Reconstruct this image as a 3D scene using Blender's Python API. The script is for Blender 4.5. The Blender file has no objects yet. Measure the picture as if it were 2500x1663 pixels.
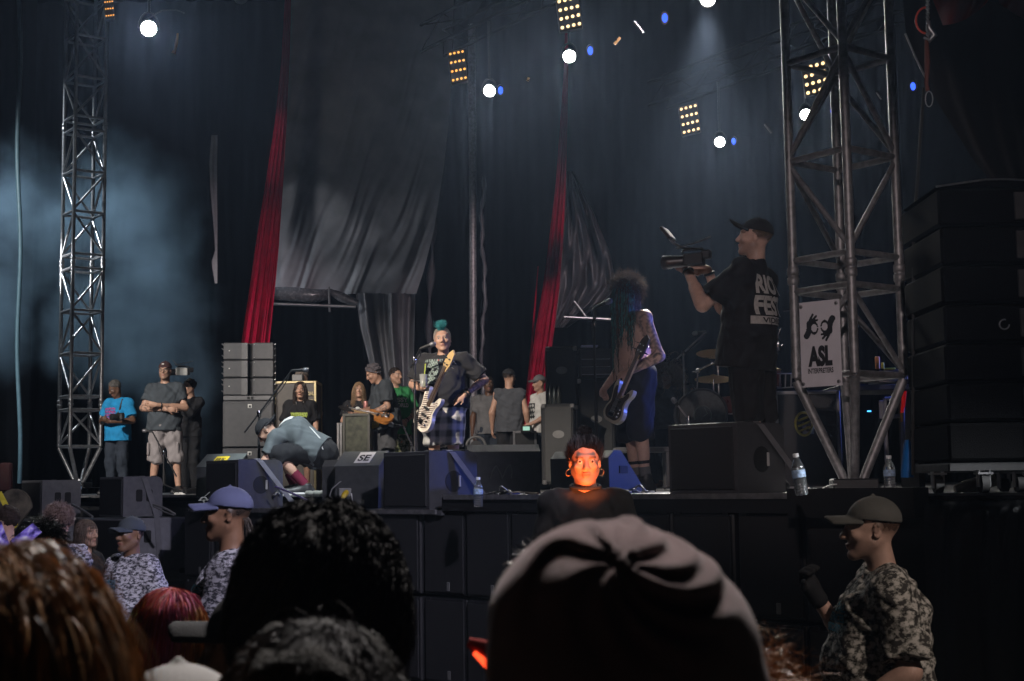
import bpy, bmesh, math, random
import numpy as np
from mathutils import Vector, Matrix, Euler
rnd = random.Random(7)
rng = np.random.default_rng(11)
R = math.radians
SC = bpy.context.scene
COL = SC.collection
PI = math.pi

# ------------------------------------------------------------------ camera
EYE = 1.87
FPX = 3500.0
PITCH = math.atan((1180 - 831.5) / FPX)
ROLL = 0.014
cam_d = bpy.data.cameras.new('camera')
cam_d.sensor_width = 36.0
cam_d.lens = 36.0 * FPX / 2500.0
cam_d.clip_start = 0.05
cam_d.clip_end = 500
cam_d.dof.use_dof = True
cam_d.dof.focus_distance = 12.5
cam_d.dof.aperture_fstop = 9.0
cam = bpy.data.objects.new('camera', cam_d)
COL.objects.link(cam)
CM = Matrix.Translation((0, 0, EYE)) @ Matrix.Rotation(PI / 2 + PITCH, 4, 'X') @ Matrix.Rotation(-ROLL, 4, 'Z')
cam.matrix_world = CM
SC.camera = cam

def P(px, py, d):
    """world point seen at photo pixel (px,py), d metres along the view axis"""
    return CM @ Vector(((px - 1250) / FPX * d, -(py - 831.5) / FPX * d, -d))

# ------------------------------------------------------------------ world: night sky, almost black
w = bpy.data.worlds.new('World')
SC.world = w
w.use_nodes = True
nt = w.node_tree
bg = nt.nodes['Background']
sky = nt.nodes.new('ShaderNodeTexSky')
sky.sky_type = 'NISHITA'
sky.sun_disc = False
sky.sun_elevation = R(-6)
sky.sun_rotation = R(200)
nt.links.new(sky.outputs[0], bg.inputs[0])
bg.inputs[1].default_value = 0.05

SC.view_settings.view_transform = 'Standard'
SC.view_settings.look = 'None'
SC.view_settings.gamma = 1
SC.view_settings.use_curve_mapping = False
SC.view_settings.exposure = 1.7
SC.render.engine = 'CYCLES'
SC.cycles.volume_step_rate = 1.0
SC.cycles.max_bounces = 5
SC.cycles.volume_bounces = 0
SC.cycles.sample_clamp_indirect = 4.0
SC.cycles.sample_clamp_direct = 40.0

# ------------------------------------------------------------------ stage axes
DECK = EYE - 0.09
LEDGE = EYE - 0.205
R0 = Vector((2.28, 8.3, 0))
UX = Vector((-0.68, 0.733, 0)).normalized()    # along the stage front, away to the left
NX = Vector((UX.y, -UX.x, 0))                    # upstage
def S(s, t, z=0.0):
    v = R0 + UX * s + NX * t
    v.z = z
    return v
UANG = math.atan2(UX.y, UX.x)

# ------------------------------------------------------------------ tagging
def tag(o, label=None, cat=None, group=None, kind=None):
    if label: o['label'] = label
    if cat: o['category'] = cat
    if group: o['group'] = group
    if kind: o['kind'] = kind
    return o
def empty(name, loc=(0, 0, 0), rz=0, label=None, cat=None, group=None):
    o = bpy.data.objects.new(name, None)
    o.empty_display_size = 0.1
    COL.objects.link(o)
    o.location = loc
    o.rotation_euler = (0, 0, rz)
    return tag(o, label, cat, group)
def link(name, me, m=None, parent=None):
    o = bpy.data.objects.new(name, me)
    COL.objects.link(o)
    if m is not None:
        me.materials.clear(); me.materials.append(m)
    if parent is not None: o.parent = parent
    return o
KIDS = {}
def copy_tree(o, parent=None):
    c = o.copy(); COL.objects.link(c)
    if parent is not None: c.parent = parent
    for ch in list(o.children): copy_tree(ch, c)
    return c

# ------------------------------------------------------------------ materials
MATS = {}
def mat(name, col, rough=0.6, metal=0.0, var=0.12, vs=18.0, bump=0.0, bs=120.0, spec=0.5, emit=None, es=0.0, sheen=0.0,
        trans=0.0, attr=None, alpha=1.0):
    if name in MATS: return MATS[name]
    m = bpy.data.materials.new(name); m.use_nodes = True
    n = m.node_tree.nodes; l = m.node_tree.links
    b = n['Principled BSDF']
    b.inputs['Roughness'].default_value = rough
    b.inputs['Metallic'].default_value = metal
    b.inputs['Specular IOR Level'].default_value = spec
    if sheen: b.inputs['Sheen Weight'].default_value = sheen
    if trans: b.inputs['Transmission Weight'].default_value = trans
    if emit is not None:
        b.inputs['Emission Color'].default_value = (*emit, 1); b.inputs['Emission Strength'].default_value = es
    tc = n.new('ShaderNodeTexCoord')
    base = None
    if attr:
        a = n.new('ShaderNodeVertexColor'); a.layer_name = attr; base = a.outputs[0]
    if var > 0:
        t = n.new('ShaderNodeTexNoise'); t.inputs['Scale'].default_value = vs; t.inputs['Detail'].default_value = 5
        l.new(tc.outputs['Object'], t.inputs['Vector'])
        mr = n.new('ShaderNodeMapRange')
        mr.inputs['From Min'].default_value = 0.3; mr.inputs['From Max'].default_value = 0.7
        mr.inputs['To Min'].default_value = 1 - var; mr.inputs['To Max'].default_value = 1 + var
        l.new(t.outputs['Fac'], mr.inputs['Value'])
        mx = n.new('ShaderNodeVectorMath'); mx.operation = 'SCALE'
        if base is not None: l.new(base, mx.inputs[0])
        else: mx.inputs[0].default_value = col
        l.new(mr.outputs[0], mx.inputs['Scale'])
        l.new(mx.outputs[0], b.inputs['Base Color'])
        mr2 = n.new('ShaderNodeMapRange')
        mr2.inputs['To Min'].default_value = max(0, rough - 0.12); mr2.inputs['To Max'].default_value = min(1, rough + 0.12)
        l.new(t.outputs['Fac'], mr2.inputs['Value']); l.new(mr2.outputs[0], b.inputs['Roughness'])
    elif base is not None: l.new(base, b.inputs['Base Color'])
    else: b.inputs['Base Color'].default_value = (*col, 1)
    if bump > 0:
        t2 = n.new('ShaderNodeTexNoise'); t2.inputs['Scale'].default_value = bs; t2.inputs['Detail'].default_value = 4
        l.new(tc.outputs['Object'], t2.inputs['Vector'])
        bp = n.new('ShaderNodeBump'); bp.inputs['Strength'].default_value = bump; bp.inputs['Distance'].default_value = 0.01
        l.new(t2.outputs['Fac'], bp.inputs['Height']); l.new(bp.outputs[0], b.inputs['Normal'])
    MATS[name] = m
    return m
def emat(name, col, strength):
    if name in MATS: return MATS[name]
    m = bpy.data.materials.new(name); m.use_nodes = True
    n = m.node_tree.nodes; l = m.node_tree.links
    n.remove(n['Principled BSDF'])
    e = n.new('ShaderNodeEmission'); e.inputs[0].default_value = (*col, 1); e.inputs[1].default_value = strength
    l.new(e.outputs[0], n['Material Output'].inputs[0])
    MATS[name] = m
    return m
def camo(name, cols, scale, stretch=(1, 1, 1), rough=0.85, thr=(0.42, 0.52, 0.6)):
    m = bpy.data.materials.new(name); m.use_nodes = True
    n = m.node_tree.nodes; l = m.node_tree.links
    b = n['Principled BSDF']; b.inputs['Roughness'].default_value = rough; b.inputs['Specular IOR Level'].default_value = 0.2
    tc = n.new('ShaderNodeTexCoord'); mp = n.new('ShaderNodeMapping'); mp.inputs['Scale'].default_value = stretch
    t = n.new('ShaderNodeTexNoise'); t.inputs['Scale'].default_value = scale; t.inputs['Detail'].default_value = 3; t.inputs['Roughness'].default_value = 0.65
    cr = n.new('ShaderNodeValToRGB'); cr.color_ramp.interpolation = 'CONSTANT'
    el = cr.color_ramp.elements
    el[0].position = 0; el[0].color = (*cols[0], 1)
    el[1].position = thr[0]; el[1].color = (*cols[1], 1)
    for i in range(2, len(cols)):
        e = el.new(thr[i - 1]); e.color = (*cols[i], 1)
    l.new(tc.outputs['Object'], mp.inputs[0]); l.new(mp.outputs[0], t.inputs['Vector']); l.new(t.outputs['Fac'], cr.inputs[0]); l.new(cr.outputs[0], b.inputs['Base Color'])
    MATS[name] = m
    return m

# ------------------------------------------------------------------ mesh builder
class MB:
    def __init__(s): s.v = []; s.f = []; s.sm = []
    def _add(s, vs, fs, smooth=False):
        o = len(s.v); s.v += [tuple(x) for x in vs]; s.f += [tuple(o + i for i in f) for f in fs]; s.sm += [smooth] * len(fs)
        return s
    def box(s, c, size, M=None, bev=0.0):
        c = Vector(c); hx, hy, hz = [q / 2 for q in size]
        b = min(bev, hx * .9, hy * .9, hz * .9)
        if b <= 0:
            vs = [Vector((x, y, z)) for x in (-hx, hx) for y in (-hy, hy) for z in (-hz, hz)]
            fs = [(0, 1, 3, 2), (4, 6, 7, 5), (0, 4, 5, 1), (2, 3, 7, 6), (0, 2, 6, 4), (1, 5, 7, 3)]
        else:
            vs = []
            for sx in (-1, 1):
                for sy in (-1, 1):
                    for sz in (-1, 1):
                        vs += [Vector((sx * hx, sy * (hy - b), sz * (hz - b))), Vector((sx * (hx - b), sy * hy, sz * (hz - b))), Vector((sx * (hx - b), sy * (hy - b), sz * hz))]
            def I(x, y, z, k): return ((x > 0) * 4 + (y > 0) * 2 + (z > 0)) * 3 + k
            fs = []
            for k, ax in enumerate('xyz'):
                for sg in (-1, 1):
                    q = []
                    for (a, c2) in ((-1, -1), (1, -1), (1, 1), (-1, 1)):
                        t = [a, c2]; t.insert(k, sg); q.append(I(*t, k))
                    fs.append(tuple(q))
            for (k, k2, o) in ((0, 1, 2), (0, 2, 1), (1, 2, 0)):
                for a in (-1, 1):
                    for c2 in (-1, 1):
                        t0 = [0, 0, 0]; t0[k] = a; t0[k2] = c2
                        t1 = t0[:]; t0[o] = -1; t1[o] = 1
                        fs.append((I(*t0, k), I(*t1, k), I(*t1, k2), I(*t0, k2)))
            for x in (-1, 1):
                for y in (-1, 1):
                    for z in (-1, 1): fs.append((I(x, y, z, 0), I(x, y, z, 1), I(x, y, z, 2)))
        vs = [(M @ v if M is not None else v) + c for v in vs]
        return s._add(vs, fs)
    def tube(s, pts, r, n=8, caps=True):
        pts = [Vector(p) for p in pts]
        rs = r if isinstance(r, (list, tuple)) else [r] * len(pts)
        vs = []; fs = []
        up = None
        for i, p in enumerate(pts):
            d = (pts[min(i + 1, len(pts) - 1)] - pts[max(i - 1, 0)])
            if d.length < 1e-9: d = Vector((0, 0, 1))
            d.normalize()
            if up is None: up = Vector((0, 0, 1)) if abs(d.z) < 0.9 else Vector((1, 0, 0))
            a = d.cross(up)
            if a.length < 1e-6: a = d.orthogonal()
            a.normalize(); b = a.cross(d); up = b
            for k in range(n):
                t = 2 * PI * k / n
                vs.append(p + (a * math.cos(t) + b * math.sin(t)) * rs[i])
        m = len(pts)
        for i in range(m - 1):
            for k in range(n):
                fs.append((i * n + k, i * n + (k + 1) % n, (i + 1) * n + (k + 1) % n, (i + 1) * n + k))
        s._add(vs, fs, True)
        if caps:
            s._add(vs[:n], [tuple(range(n))]); s._add(vs[-n:], [tuple(range(n))[::-1]])
        return s
    def lathe(s, prof, c=(0, 0, 0), n=20, M=None):
        c = Vector(c); vs = []; fs = []
        for (r, z) in prof:
            for k in range(n):
                t = 2 * PI * k / n; v = Vector((r * math.cos(t), r * math.sin(t), z))
                vs.append((M @ v if M is not None else v) + c)
        for i in range(len(prof) - 1):
            for k in range(n):
                fs.append((i * n + k, i * n + (k + 1) % n, (i + 1) * n + (k + 1) % n, (i + 1) * n + k))
        s._add(vs, fs, True)
        s._add(vs[:n], [tuple(range(n))[::-1]]); s._add(vs[-n:], [tuple(range(n))])
        return s
    def prism(s, poly, M, th):
        """poly: 2-D outline, M maps (x,y,0)->world; extruded by th along M's z"""
        n = len(poly)
        vs = [M @ Vector((x, y, 0)) for x, y in poly] + [M @ Vector((x, y, th)) for x, y in poly]
        fs = [tuple(range(n))[::-1], tuple(range(n, 2 * n))] + [(i, (i + 1) % n, n + (i + 1) % n, n + i) for i in range(n)]
        return s._add(vs, fs)
    def mesh(s, name):
        me = bpy.data.meshes.new(name)
        me.from_pydata(s.v, [], s.f)
        me.polygons.foreach_set('use_smooth', s.sm)
        me.update()
        return me
    def build(s, name, m, parent=None): return link(name, s.mesh(name), m, parent)
def fastmesh(name, v, f, smooth=True, col=None):
    """v (N,3), f (M,k) arrays"""
    me = bpy.data.meshes.new(name)
    v = np.ascontiguousarray(v, dtype=np.float32); f = np.ascontiguousarray(f, dtype=np.int32)
    M, k = f.shape
    me.vertices.add(len(v)); me.vertices.foreach_set('co', v.ravel())
    me.loops.add(M * k); me.loops.foreach_set('vertex_index', f.ravel())
    me.polygons.add(M); me.polygons.foreach_set('loop_start', np.arange(0, M * k, k, dtype=np.int32))
    me.polygons.foreach_set('loop_total', np.full(M, k, dtype=np.int32))
    me.polygons.foreach_set('use_smooth', np.full(M, smooth))
    me.update(calc_edges=True)
    if col is not None:
        a = me.color_attributes.new('Col', 'FLOAT_COLOR', 'POINT')
        c = np.ones((len(v), 4), dtype=np.float32); c[:, :3] = col
        a.data.foreach_set('color', c.ravel())
    return me
def sheet(rows, name, m, parent=None, smooth=True, th=0.0):
    """rows: list of lists of points -> a cloth-like grid; th>0 adds a back face"""
    h = len(rows); wd = len(rows[0])
    v = np.array([[tuple(p) for p in r] for r in rows], dtype=np.float32)
    idx = np.arange(h * wd).reshape(h, wd)
    f = np.stack([idx[:-1, :-1], idx[1:, :-1], idx[1:, 1:], idx[:-1, 1:]], -1).reshape(-1, 4)
    return link(name, fastmesh(name, v.reshape(-1, 3), f, smooth), m, parent)

# text: built now, while the scene is still empty (fast)
TXT = {}
def mktext(s, bold=0.0, xs=1.0, sp=1.0):
    cu = bpy.data.curves.new('t', 'FONT'); cu.body = s; cu.size = 1; cu.offset = bold; cu.align_x = 'CENTER'; cu.align_y = 'CENTER'; cu.space_character = sp
    o = bpy.data.objects.new('t', cu); COL.objects.link(o)
    dg = bpy.context.evaluated_depsgraph_get()
    me = bpy.data.meshes.new_from_object(o.evaluated_get(dg))
    bm = bmesh.new(); bm.from_mesh(me)
    bmesh.ops.triangulate(bm, faces=bm.faces)
    for _ in range(2):
        long = [e for e in bm.edges if e.calc_length() > 0.25]
        if long: bmesh.ops.subdivide_edges(bm, edges=long, cuts=1); bmesh.ops.triangulate(bm, faces=bm.faces)
    vs = np.array([v.co[:] for v in bm.verts]); fs = [[v.index for v in f.verts] for f in bm.faces]
    bm.free(); bpy.data.objects.remove(o); bpy.data.curves.remove(cu); bpy.data.meshes.remove(me)
    lo = vs.min(0); hi = vs.max(0)
    vs = (vs - (lo + hi) / 2) / (hi - lo + 1e-9)[None, :] * np.array([1, 1, 0])[None, :]    # fits a 1 x 1 square
    TXT[s] = (vs, fs)
for s_ in ('ASL', 'INTERPRETERS', 'RIOT', 'FEST', 'VIDEO', 'SE', 'ERIK', 'ISSY', 'ORLD', 'SERVICES', 'SECURITY', 'SPECIAL', 'EMP', 'M'):
    mktext(s_, {'ASL': .06, 'RIOT': .045, 'FEST': .045, 'ISSY': .04, 'ORLD': .04, 'INTERPRETERS': .03}.get(s_, .03))
def text_flat(s, M, wd, ht, name, m, parent=None, th=0.0):
    """M: matrix whose x,y plane receives the text"""
    vs, fs = TXT[s]
    me = bpy.data.meshes.new(name)
    me.from_pydata([tuple(M @ Vector((a[0] * wd, a[1] * ht, 0))) for a in vs], [], fs); me.update()
    return link(name, me, m, parent)
def basis(o, x, y):
    """4x4 from origin, x axis, approximate y axis"""
    x = Vector(x).normalized(); y = Vector(y); z = x.cross(y).normalized(); y = z.cross(x)
    return Matrix(((x.x, y.x, z.x, o[0]), (x.y, y.y, z.y, o[1]), (x.z, y.z, z.z, o[2]), (0, 0, 0, 1)))
def spot(name, loc, target, energy, col, deg, blend=0.5, rad=0.08, parent=None):
    ld = bpy.data.lights.new(name, 'SPOT'); ld.energy = energy; ld.color = col; ld.spot_size = R(deg); ld.spot_blend = blend; ld.shadow_soft_size = rad
    o = bpy.data.objects.new(name, ld); COL.objects.link(o)
    d = Vector(target) - Vector(loc)
    o.matrix_world = Matrix.Translation(Vector(loc)) @ d.to_track_quat('-Z', 'Y').to_matrix().to_4x4()
    if parent is not None:
        mw = o.matrix_world.copy(); o.parent = parent
        o.matrix_parent_inverse = (Matrix.Translation(parent.location) @ Euler(parent.rotation_euler).to_matrix().to_4x4()).inverted()
        o.matrix_basis = mw
    return o
BLACK = mat('black_paint', (0.012, 0.012, 0.013), 0.55, bump=0.15, bs=300)
STEEL = mat('steel', (0.35, 0.35, 0.36), 0.35, 1.0, var=0.15)
CHROME = mat('chrome', (0.6, 0.6, 0.62), 0.18, 1.0, var=0.05)
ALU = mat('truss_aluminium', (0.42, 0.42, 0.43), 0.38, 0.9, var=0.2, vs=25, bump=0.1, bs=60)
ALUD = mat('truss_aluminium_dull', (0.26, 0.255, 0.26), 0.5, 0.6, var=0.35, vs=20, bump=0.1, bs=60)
RUBBER = mat('rubber', (0.012, 0.012, 0.012), 0.75)
WHITE = mat('white_print', (0.62, 0.62, 0.6), 0.8, var=0.06)
def gridshape(fn, n=26, m_=26):
    """flat shape in the unit square from an implicit fn(x,y)<0, as (verts, faces) on a fine grid"""
    vs = []; fs = []; ids = {}
    def vid(i, j):
        if (i, j) not in ids: ids[(i, j)] = len(vs); vs.append((i / n - .5, j / m_ - .5, 0))
        return ids[(i, j)]
    for i in range(n):
        for j in range(m_):
            if fn((i + .5) / n - .5, (j + .5) / m_ - .5) < 0: fs.append([vid(i, j), vid(i + 1, j), vid(i + 1, j + 1), vid(i, j + 1)])
    return np.array(vs), fs
# ================================================================== the setting
def bigquad(name, pts, m, kind='structure', nx=1):
    me = bpy.data.meshes.new(name); me.from_pydata([tuple(p) for p in pts], [], [tuple(range(len(pts)))]); me.update()
    return tag(link(name, me, m), kind=kind)
G = mat('trampled_ground', (0.05, 0.045, 0.035), 0.9, var=0.4, vs=6, bump=0.5, bs=30)
bigquad('ground', [(-150, -60, 0), (150, -60, 0), (150, 200, 0), (-150, 200, 0)], G)

DECKM = mat('stage_floor', (0.16, 0.16, 0.17), 0.32, var=0.35, vs=3, bump=0.06, bs=80)
SKIRT = mat('black_vinyl', (0.012, 0.012, 0.013), 0.34, var=0.2, bump=0.2, bs=12)
stage = empty('stage', tuple(S(4, 3, 0)), 0, 'black concert stage deck with a lower front ledge and cluttered edge', 'stage')
stage.matrix_world  # noqa
def wpart(name, mb, m, root):
    """mesh given in world coordinates, parented under an unrotated Empty"""
    o = mb.build(name, m)
    o.parent = root
    L = Vector(root.location)
    if root.rotation_euler.z == 0:
        me = o.data
        co = np.empty(len(me.vertices) * 3, dtype=np.float32); me.vertices.foreach_get('co', co)
        co = co.reshape(-1, 3) - np.array(L[:], dtype=np.float32); me.vertices.foreach_set('co', co.ravel()); me.update()
    return o
def wobj(o, root):
    o.parent = root
    co = np.empty(len(o.data.vertices) * 3, dtype=np.float32); o.data.vertices.foreach_get('co', co)
    co = co.reshape(-1, 3) - np.array(root.location[:], dtype=np.float32); o.data.vertices.foreach_set('co', co.ravel()); o.data.update()
    return o
MU = Matrix.Rotation(UANG, 4, 'Z')           # local x = along the front, local y = -upstage?
def slab(mb, s0, s1, t0, t1, z0, z1):
    q = [S(s0, t0, z0), S(s1, t0, z0), S(s1, t1, z0), S(s0, t1, z0)]
    vs = q + [Vector((p.x, p.y, z1)) for p in q]
    return mb._add(vs, [(3, 2, 1, 0), (4, 5, 6, 7), (0, 1, 5, 4), (1, 2, 6, 5), (2, 3, 7, 6), (3, 0, 4, 7)])
# main deck: reaches the front line on the right, set back 0.9 m further left
m_ = MB()
slab(m_, -7.0, 4.2, 0.0, 16, DECK - 0.012, DECK)
slab(m_, 4.2, 21, 0.95, 16, DECK - 0.012, DECK)
wpart('deck', m_, DECKM, stage)
m_ = MB(); slab(m_, -7.0, 4.2, 0.006, 15.9, DECK - 0.12, DECK - 0.014); wpart('fascia', m_, BLACK, stage)
m_ = MB(); slab(m_, 4.2, 8.02, 0.0, 0.94, LEDGE - 0.04, LEDGE); wpart('ledge', m_, mat('ledge_top', (0.06, 0.06, 0.065), 0.4, var=0.3, vs=5), stage)
m_ = MB(); slab(m_, 4.2, 20, 0.945, 0.949, 0.05, DECK - 0.122); wpart('riser_face', m_, BLACK, stage)
m_ = MB(); slab(m_, -0.12, 0.75, -0.16, -0.003, DECK - 0.14, DECK + 0.035); wpart('edge_block', m_, BLACK, stage)
m_ = MB()
for s0 in (0.8, 2.9, 4.25, 6.1): slab(m_, s0, s0 + 1.9 if s0 != 2.9 else 4.15, -0.02, -0.003, (DECK if s0 < 4.2 else LEDGE) - 0.03, (DECK if s0 < 4.2 else LEDGE) + 0.006)
wpart('edge_trim', m_, mat('worn_edge_trim', (0.25, 0.25, 0.26), 0.4, 0.6, var=0.3), stage)
m_ = MB(); slab(m_, 4.6, 12, 0.925, 0.945, DECK - 0.015, DECK + 0.012); wpart('deck_edge', m_, mat('worn_edge_trim', (0.2, 0.2, 0.2)), stage)

# subwoofers stacked along the stage front
SUBM = mat('speaker_black', (0.014, 0.014, 0.016), 0.5, var=0.2, bump=0.25, bs=260)
SUBF = mat('speaker_grille', (0.018, 0.018, 0.02), 0.6, var=0.2, bump=0.6, bs=420)
BADGE = mat('badge_plate', (0.16, 0.16, 0.16), 0.4)
def sub_proto():
    r = empty('subwoofer')
    MB().box((0, 0.35, 0), (0.515, 0.7, 0.665), bev=0.012).build('cabinet', SUBM, r)
    MB().box((0, -0.008, 0), (0.47, 0.014, 0.62), bev=0.006).build('grille', SUBF, r)
    MB().box((0.06, -0.019, -0.26), (0.035, 0.006, 0.07), bev=0.003).build('badge', BADGE, r)
    for x in (-.2, .2): MB().box((x, -0.004, 0.322), (0.05, 0.012, 0.02)).build('runner', SUBM, r)
    return r
sub0 = sub_proto(); first = True
ROWN = {0: 'upper', 1: 'lower'}
for row, zc in ((0, 1.33), (1, 0.645)):
    for k in range(18):
        s_ = 0.25 + 0.265 + 0.53 * (k - 1)
        if s_ > 8.0: continue
        o = sub0 if first else copy_tree(sub0); first = False
        top = DECK - 0.13 if s_ < 4.1 else LEDGE - 0.05
        o.location = S(s_, 0.03 + 0.012 * ((k * 7) % 3), zc if s_ >= 4.1 else zc)
        o.rotation_euler = (0, 0, UANG + PI)
        nth = ['first', 'second', 'third', 'fourth', 'fifth', 'sixth', 'seventh', 'eighth', 'ninth', 'tenth', 'eleventh', 'twelfth', 'thirteenth', 'fourteenth', 'fifteenth', 'sixteenth', 'seventeenth', 'eighteenth'][k]
        tag(o, f'{nth} black subwoofer from the right end in the {ROWN[row]} row under the stage edge', 'subwoofer', 'subwoofers stacked along the stage front')

# front fill speakers facing the crowd, strapped down on the edge
FILL = mat('fill_cabinet', (0.052, 0.052, 0.057), 0.55, var=0.15, bump=0.3, bs=320)
HOLE_SHADE = mat('recess_shade', (0.008, 0.008, 0.008), 0.7)  # dark plates stand for the shade inside handle holes and slots
def rrect(w_, h_, r, n=5, corners=(1, 1, 1, 1)):
    out = []
    for i, (cx, cy, a0) in enumerate(((w_ / 2, -h_ / 2, -90), (w_ / 2, h_ / 2, 0), (-w_ / 2, h_ / 2, 90), (-w_ / 2, -h_ / 2, 180))):
        rr = r if corners[i] else 0.008
        px_ = cx - math.copysign(rr, cx); py_ = cy - math.copysign(rr, cy)
        for k in range(n + 1):
            a = R(a0 + 90 * k / n); out.append((px_ + rr * math.cos(a), py_ + rr * math.sin(a)))
    return out
FILL_LIT = mat('fill_cabinet_lit', (0.12, 0.12, 0.13), 0.55, var=0.15, bump=0.3, bs=320)  # paler copy of the fill paint, light on the left cabinets put in
def fill_proto(handle):
    """local: x along the width, y = depth (0 front, + upstage), z up from the base; camera side is +x"""
    r = empty('front_fill_speaker')
    W_, D_, H_ = 0.58, 0.50, 0.46
    M = Matrix(((0, 0, 1, -W_ / 2), (1, 0, 0, D_ / 2), (0, 1, 0, H_ / 2), (0, 0, 0, 1)))
    MB().prism(rrect(D_, H_, 0.075, corners=(0, 1, 0, 0)), M, W_).build('cabinet', FILL if handle == 'round' else FILL_LIT, r)
    MB().box((0, -0.008, H_ / 2), (W_ - .05, 0.016, H_ - .05), bev=0.006).build('grille', SUBF, r)
    if handle == 'round':
        M2 = Matrix(((0, 0, 1, W_ / 2), (1, 0, 0, 0.25), (0, 1, 0, 0.22), (0, 0, 0, 1)))
        h = MB().prism([(0.085 * math.cos(2 * PI * k / 20), 0.085 * math.sin(2 * PI * k / 20)) for k in range(20)], M2, 0.004).build('handle', HOLE_SHADE, r)
        MB().box((W_ / 2 + 0.008, 0.31, 0.22), (0.012, 0.022, 0.09), bev=0.004).build('handle_bar', mat('handle_bar', (0.4, 0.4, 0.4), 0.5), h)
    else:
        for y in (0.2, 0.33):
            M2 = Matrix(((0, 0, 1, W_ / 2), (1, 0, 0, y), (0, 1, 0, 0.24), (0, 0, 0, 1)))
            MB().prism(rrect(0.08, 0.14, 0.02), M2, 0.004).build('handle', HOLE_SHADE, r)
    m = MB()
    for y in (0.16, 0.40): m.box((W_ / 2 - 0.03, y, H_ + 0.004), (0.05, 0.045, 0.012), bev=0.003)
    m.build('fly_point', BLACK, r)
    return r
fr = fill_proto('round'); fq = fill_proto('rect')
used = set()
for (s_, z, hd, sc, lab) in ((1.26, DECK, 'r', 1.0, 'large black front speaker on the right stage edge, in front of the cameraman'),
                        (4.37, LEDGE, 'r', 1.02, 'black front speaker in front of the bass player, strap over its blue-lit side'),
                        (7.2, LEDGE, 'r', 1.0, 'grey front speaker left of the crouching stagehand, strap over its side'),
                        (9.45, EYE - 0.30, 'q', .92, 'grey-lit front speaker on the subwoofer stack with two handle holes in its side'),
                        (11.4, EYE - 0.33, 'q', .95, 'grey-lit front speaker at the far left behind the curly haired guard')):
    pr = fr if hd == 'r' else fq
    o = pr if hd not in used else copy_tree(pr); used.add(hd)
    o.location = S(s_ + 0.29 * sc, 0.02, z + .004); o.rotation_euler = (0, 0, UANG + PI); o.scale = (sc, sc, sc)
    tag(o, lab, 'speaker', 'front speakers along the stage edge')
# straps
STRAP = mat('grey_webbing', (0.16, 0.16, 0.17), 0.8, bump=0.4, bs=200)
def ribbon(pts, wdir, wd, th=0.004):
    pts = [Vector(p) for p in pts]; wdir = Vector(wdir).normalized() * wd / 2
    mb = MB(); vs = []; n = len(pts)
    for i, p in enumerate(pts):
        d = (pts[min(i + 1, n - 1)] - pts[max(i - 1, 0)]).normalized(); nn = d.cross(wdir).normalized() * th / 2
        vs += [p - wdir - nn, p + wdir - nn, p + wdir + nn, p - wdir + nn]
    fs = [(0, 3, 2, 1), (4 * n - 4, 4 * n - 3, 4 * n - 2, 4 * n - 1)]
    for i in range(n - 1):
        for k in range(4): fs.append((4 * i + k, 4 * i + (k + 1) % 4, 4 * i + 4 + (k + 1) % 4, 4 * i + 4 + k))
    return mb._add(vs, fs)
for (s_, z, lab, H_) in ((1.26, DECK, 'grey strap from the right front speaker down to the deck by the bottle', .46), (4.37, LEDGE, 'grey strap running down beside the blue-lit middle front speaker', .47),
                     (7.2, LEDGE, 'grey strap slanting down the side of the left front speaker', .46), (9.45, EYE - 0.3, 'dark strap down the side of the subwoofer stack at left', .42)):
    pts = [S(s_ + 0.3, 0.25, z + H_ + 0.012), S(s_ + 0.03, 0.25, z + H_ + 0.012), S(s_ - 0.012, 0.26, z + H_ - 0.012), S(s_ - 0.1, 0.42, z + H_ * 0.45), S(s_ - 0.16, 0.56, z + 0.012)]
    if 'subwoofer' in lab: pts[3:] = [S(s_ - 0.03, 0.4, z), S(s_ - 0.06, 0.46, z - 0.9)]
    o = ribbon(pts, NX, 0.065).build('ratchet_strap', STRAP)
    tag(o, lab, 'strap', 'straps over the front speakers')

# subwoofer stack at left, protruding, side panels lit
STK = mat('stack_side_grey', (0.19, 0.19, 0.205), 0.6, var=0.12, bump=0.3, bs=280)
def stack_sub(loc, lab):
    r = empty('large_subwoofer', loc, UANG + PI, lab, 'subwoofer', 'large subwoofers stacked at the left')
    W_, D_, H_ = 1.1, 1.0, 0.70
    MB().box((0, D_ / 2, H_ / 2), (W_, D_, H_ - 0.012), bev=0.012).build('cabinet', STK, r)
    MB().box((0, -0.008, H_ / 2), (W_ - .04, 0.016, H_ - .05), bev=0.006).build('grille', SUBF, r)
    for (y, z, a, b) in ((0.16, .50, .065, .13), (.29, .50, .085, .13), (.27, .24, .085, .12), (0.12, .24, .06, .12), (.93, .43, .1, .06), (.93, .32, .1, .06), (.75, .12, .15, .05)):
        M2 = Matrix(((0, 0, 1, W_ / 2), (1, 0, 0, y), (0, 1, 0, z), (0, 0, 0, 1)))
        MB().prism(rrect(a, b, 0.018), M2, 0.004).build('handle', HOLE_SHADE, r)
    return r
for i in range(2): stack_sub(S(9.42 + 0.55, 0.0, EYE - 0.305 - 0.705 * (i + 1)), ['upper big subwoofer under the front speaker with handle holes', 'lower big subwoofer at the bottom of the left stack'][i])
stack_sub(S(11.4 + .56, 0.0, EYE - .335 - .705), 'big subwoofer at the far left behind the curly haired guard')

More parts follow.
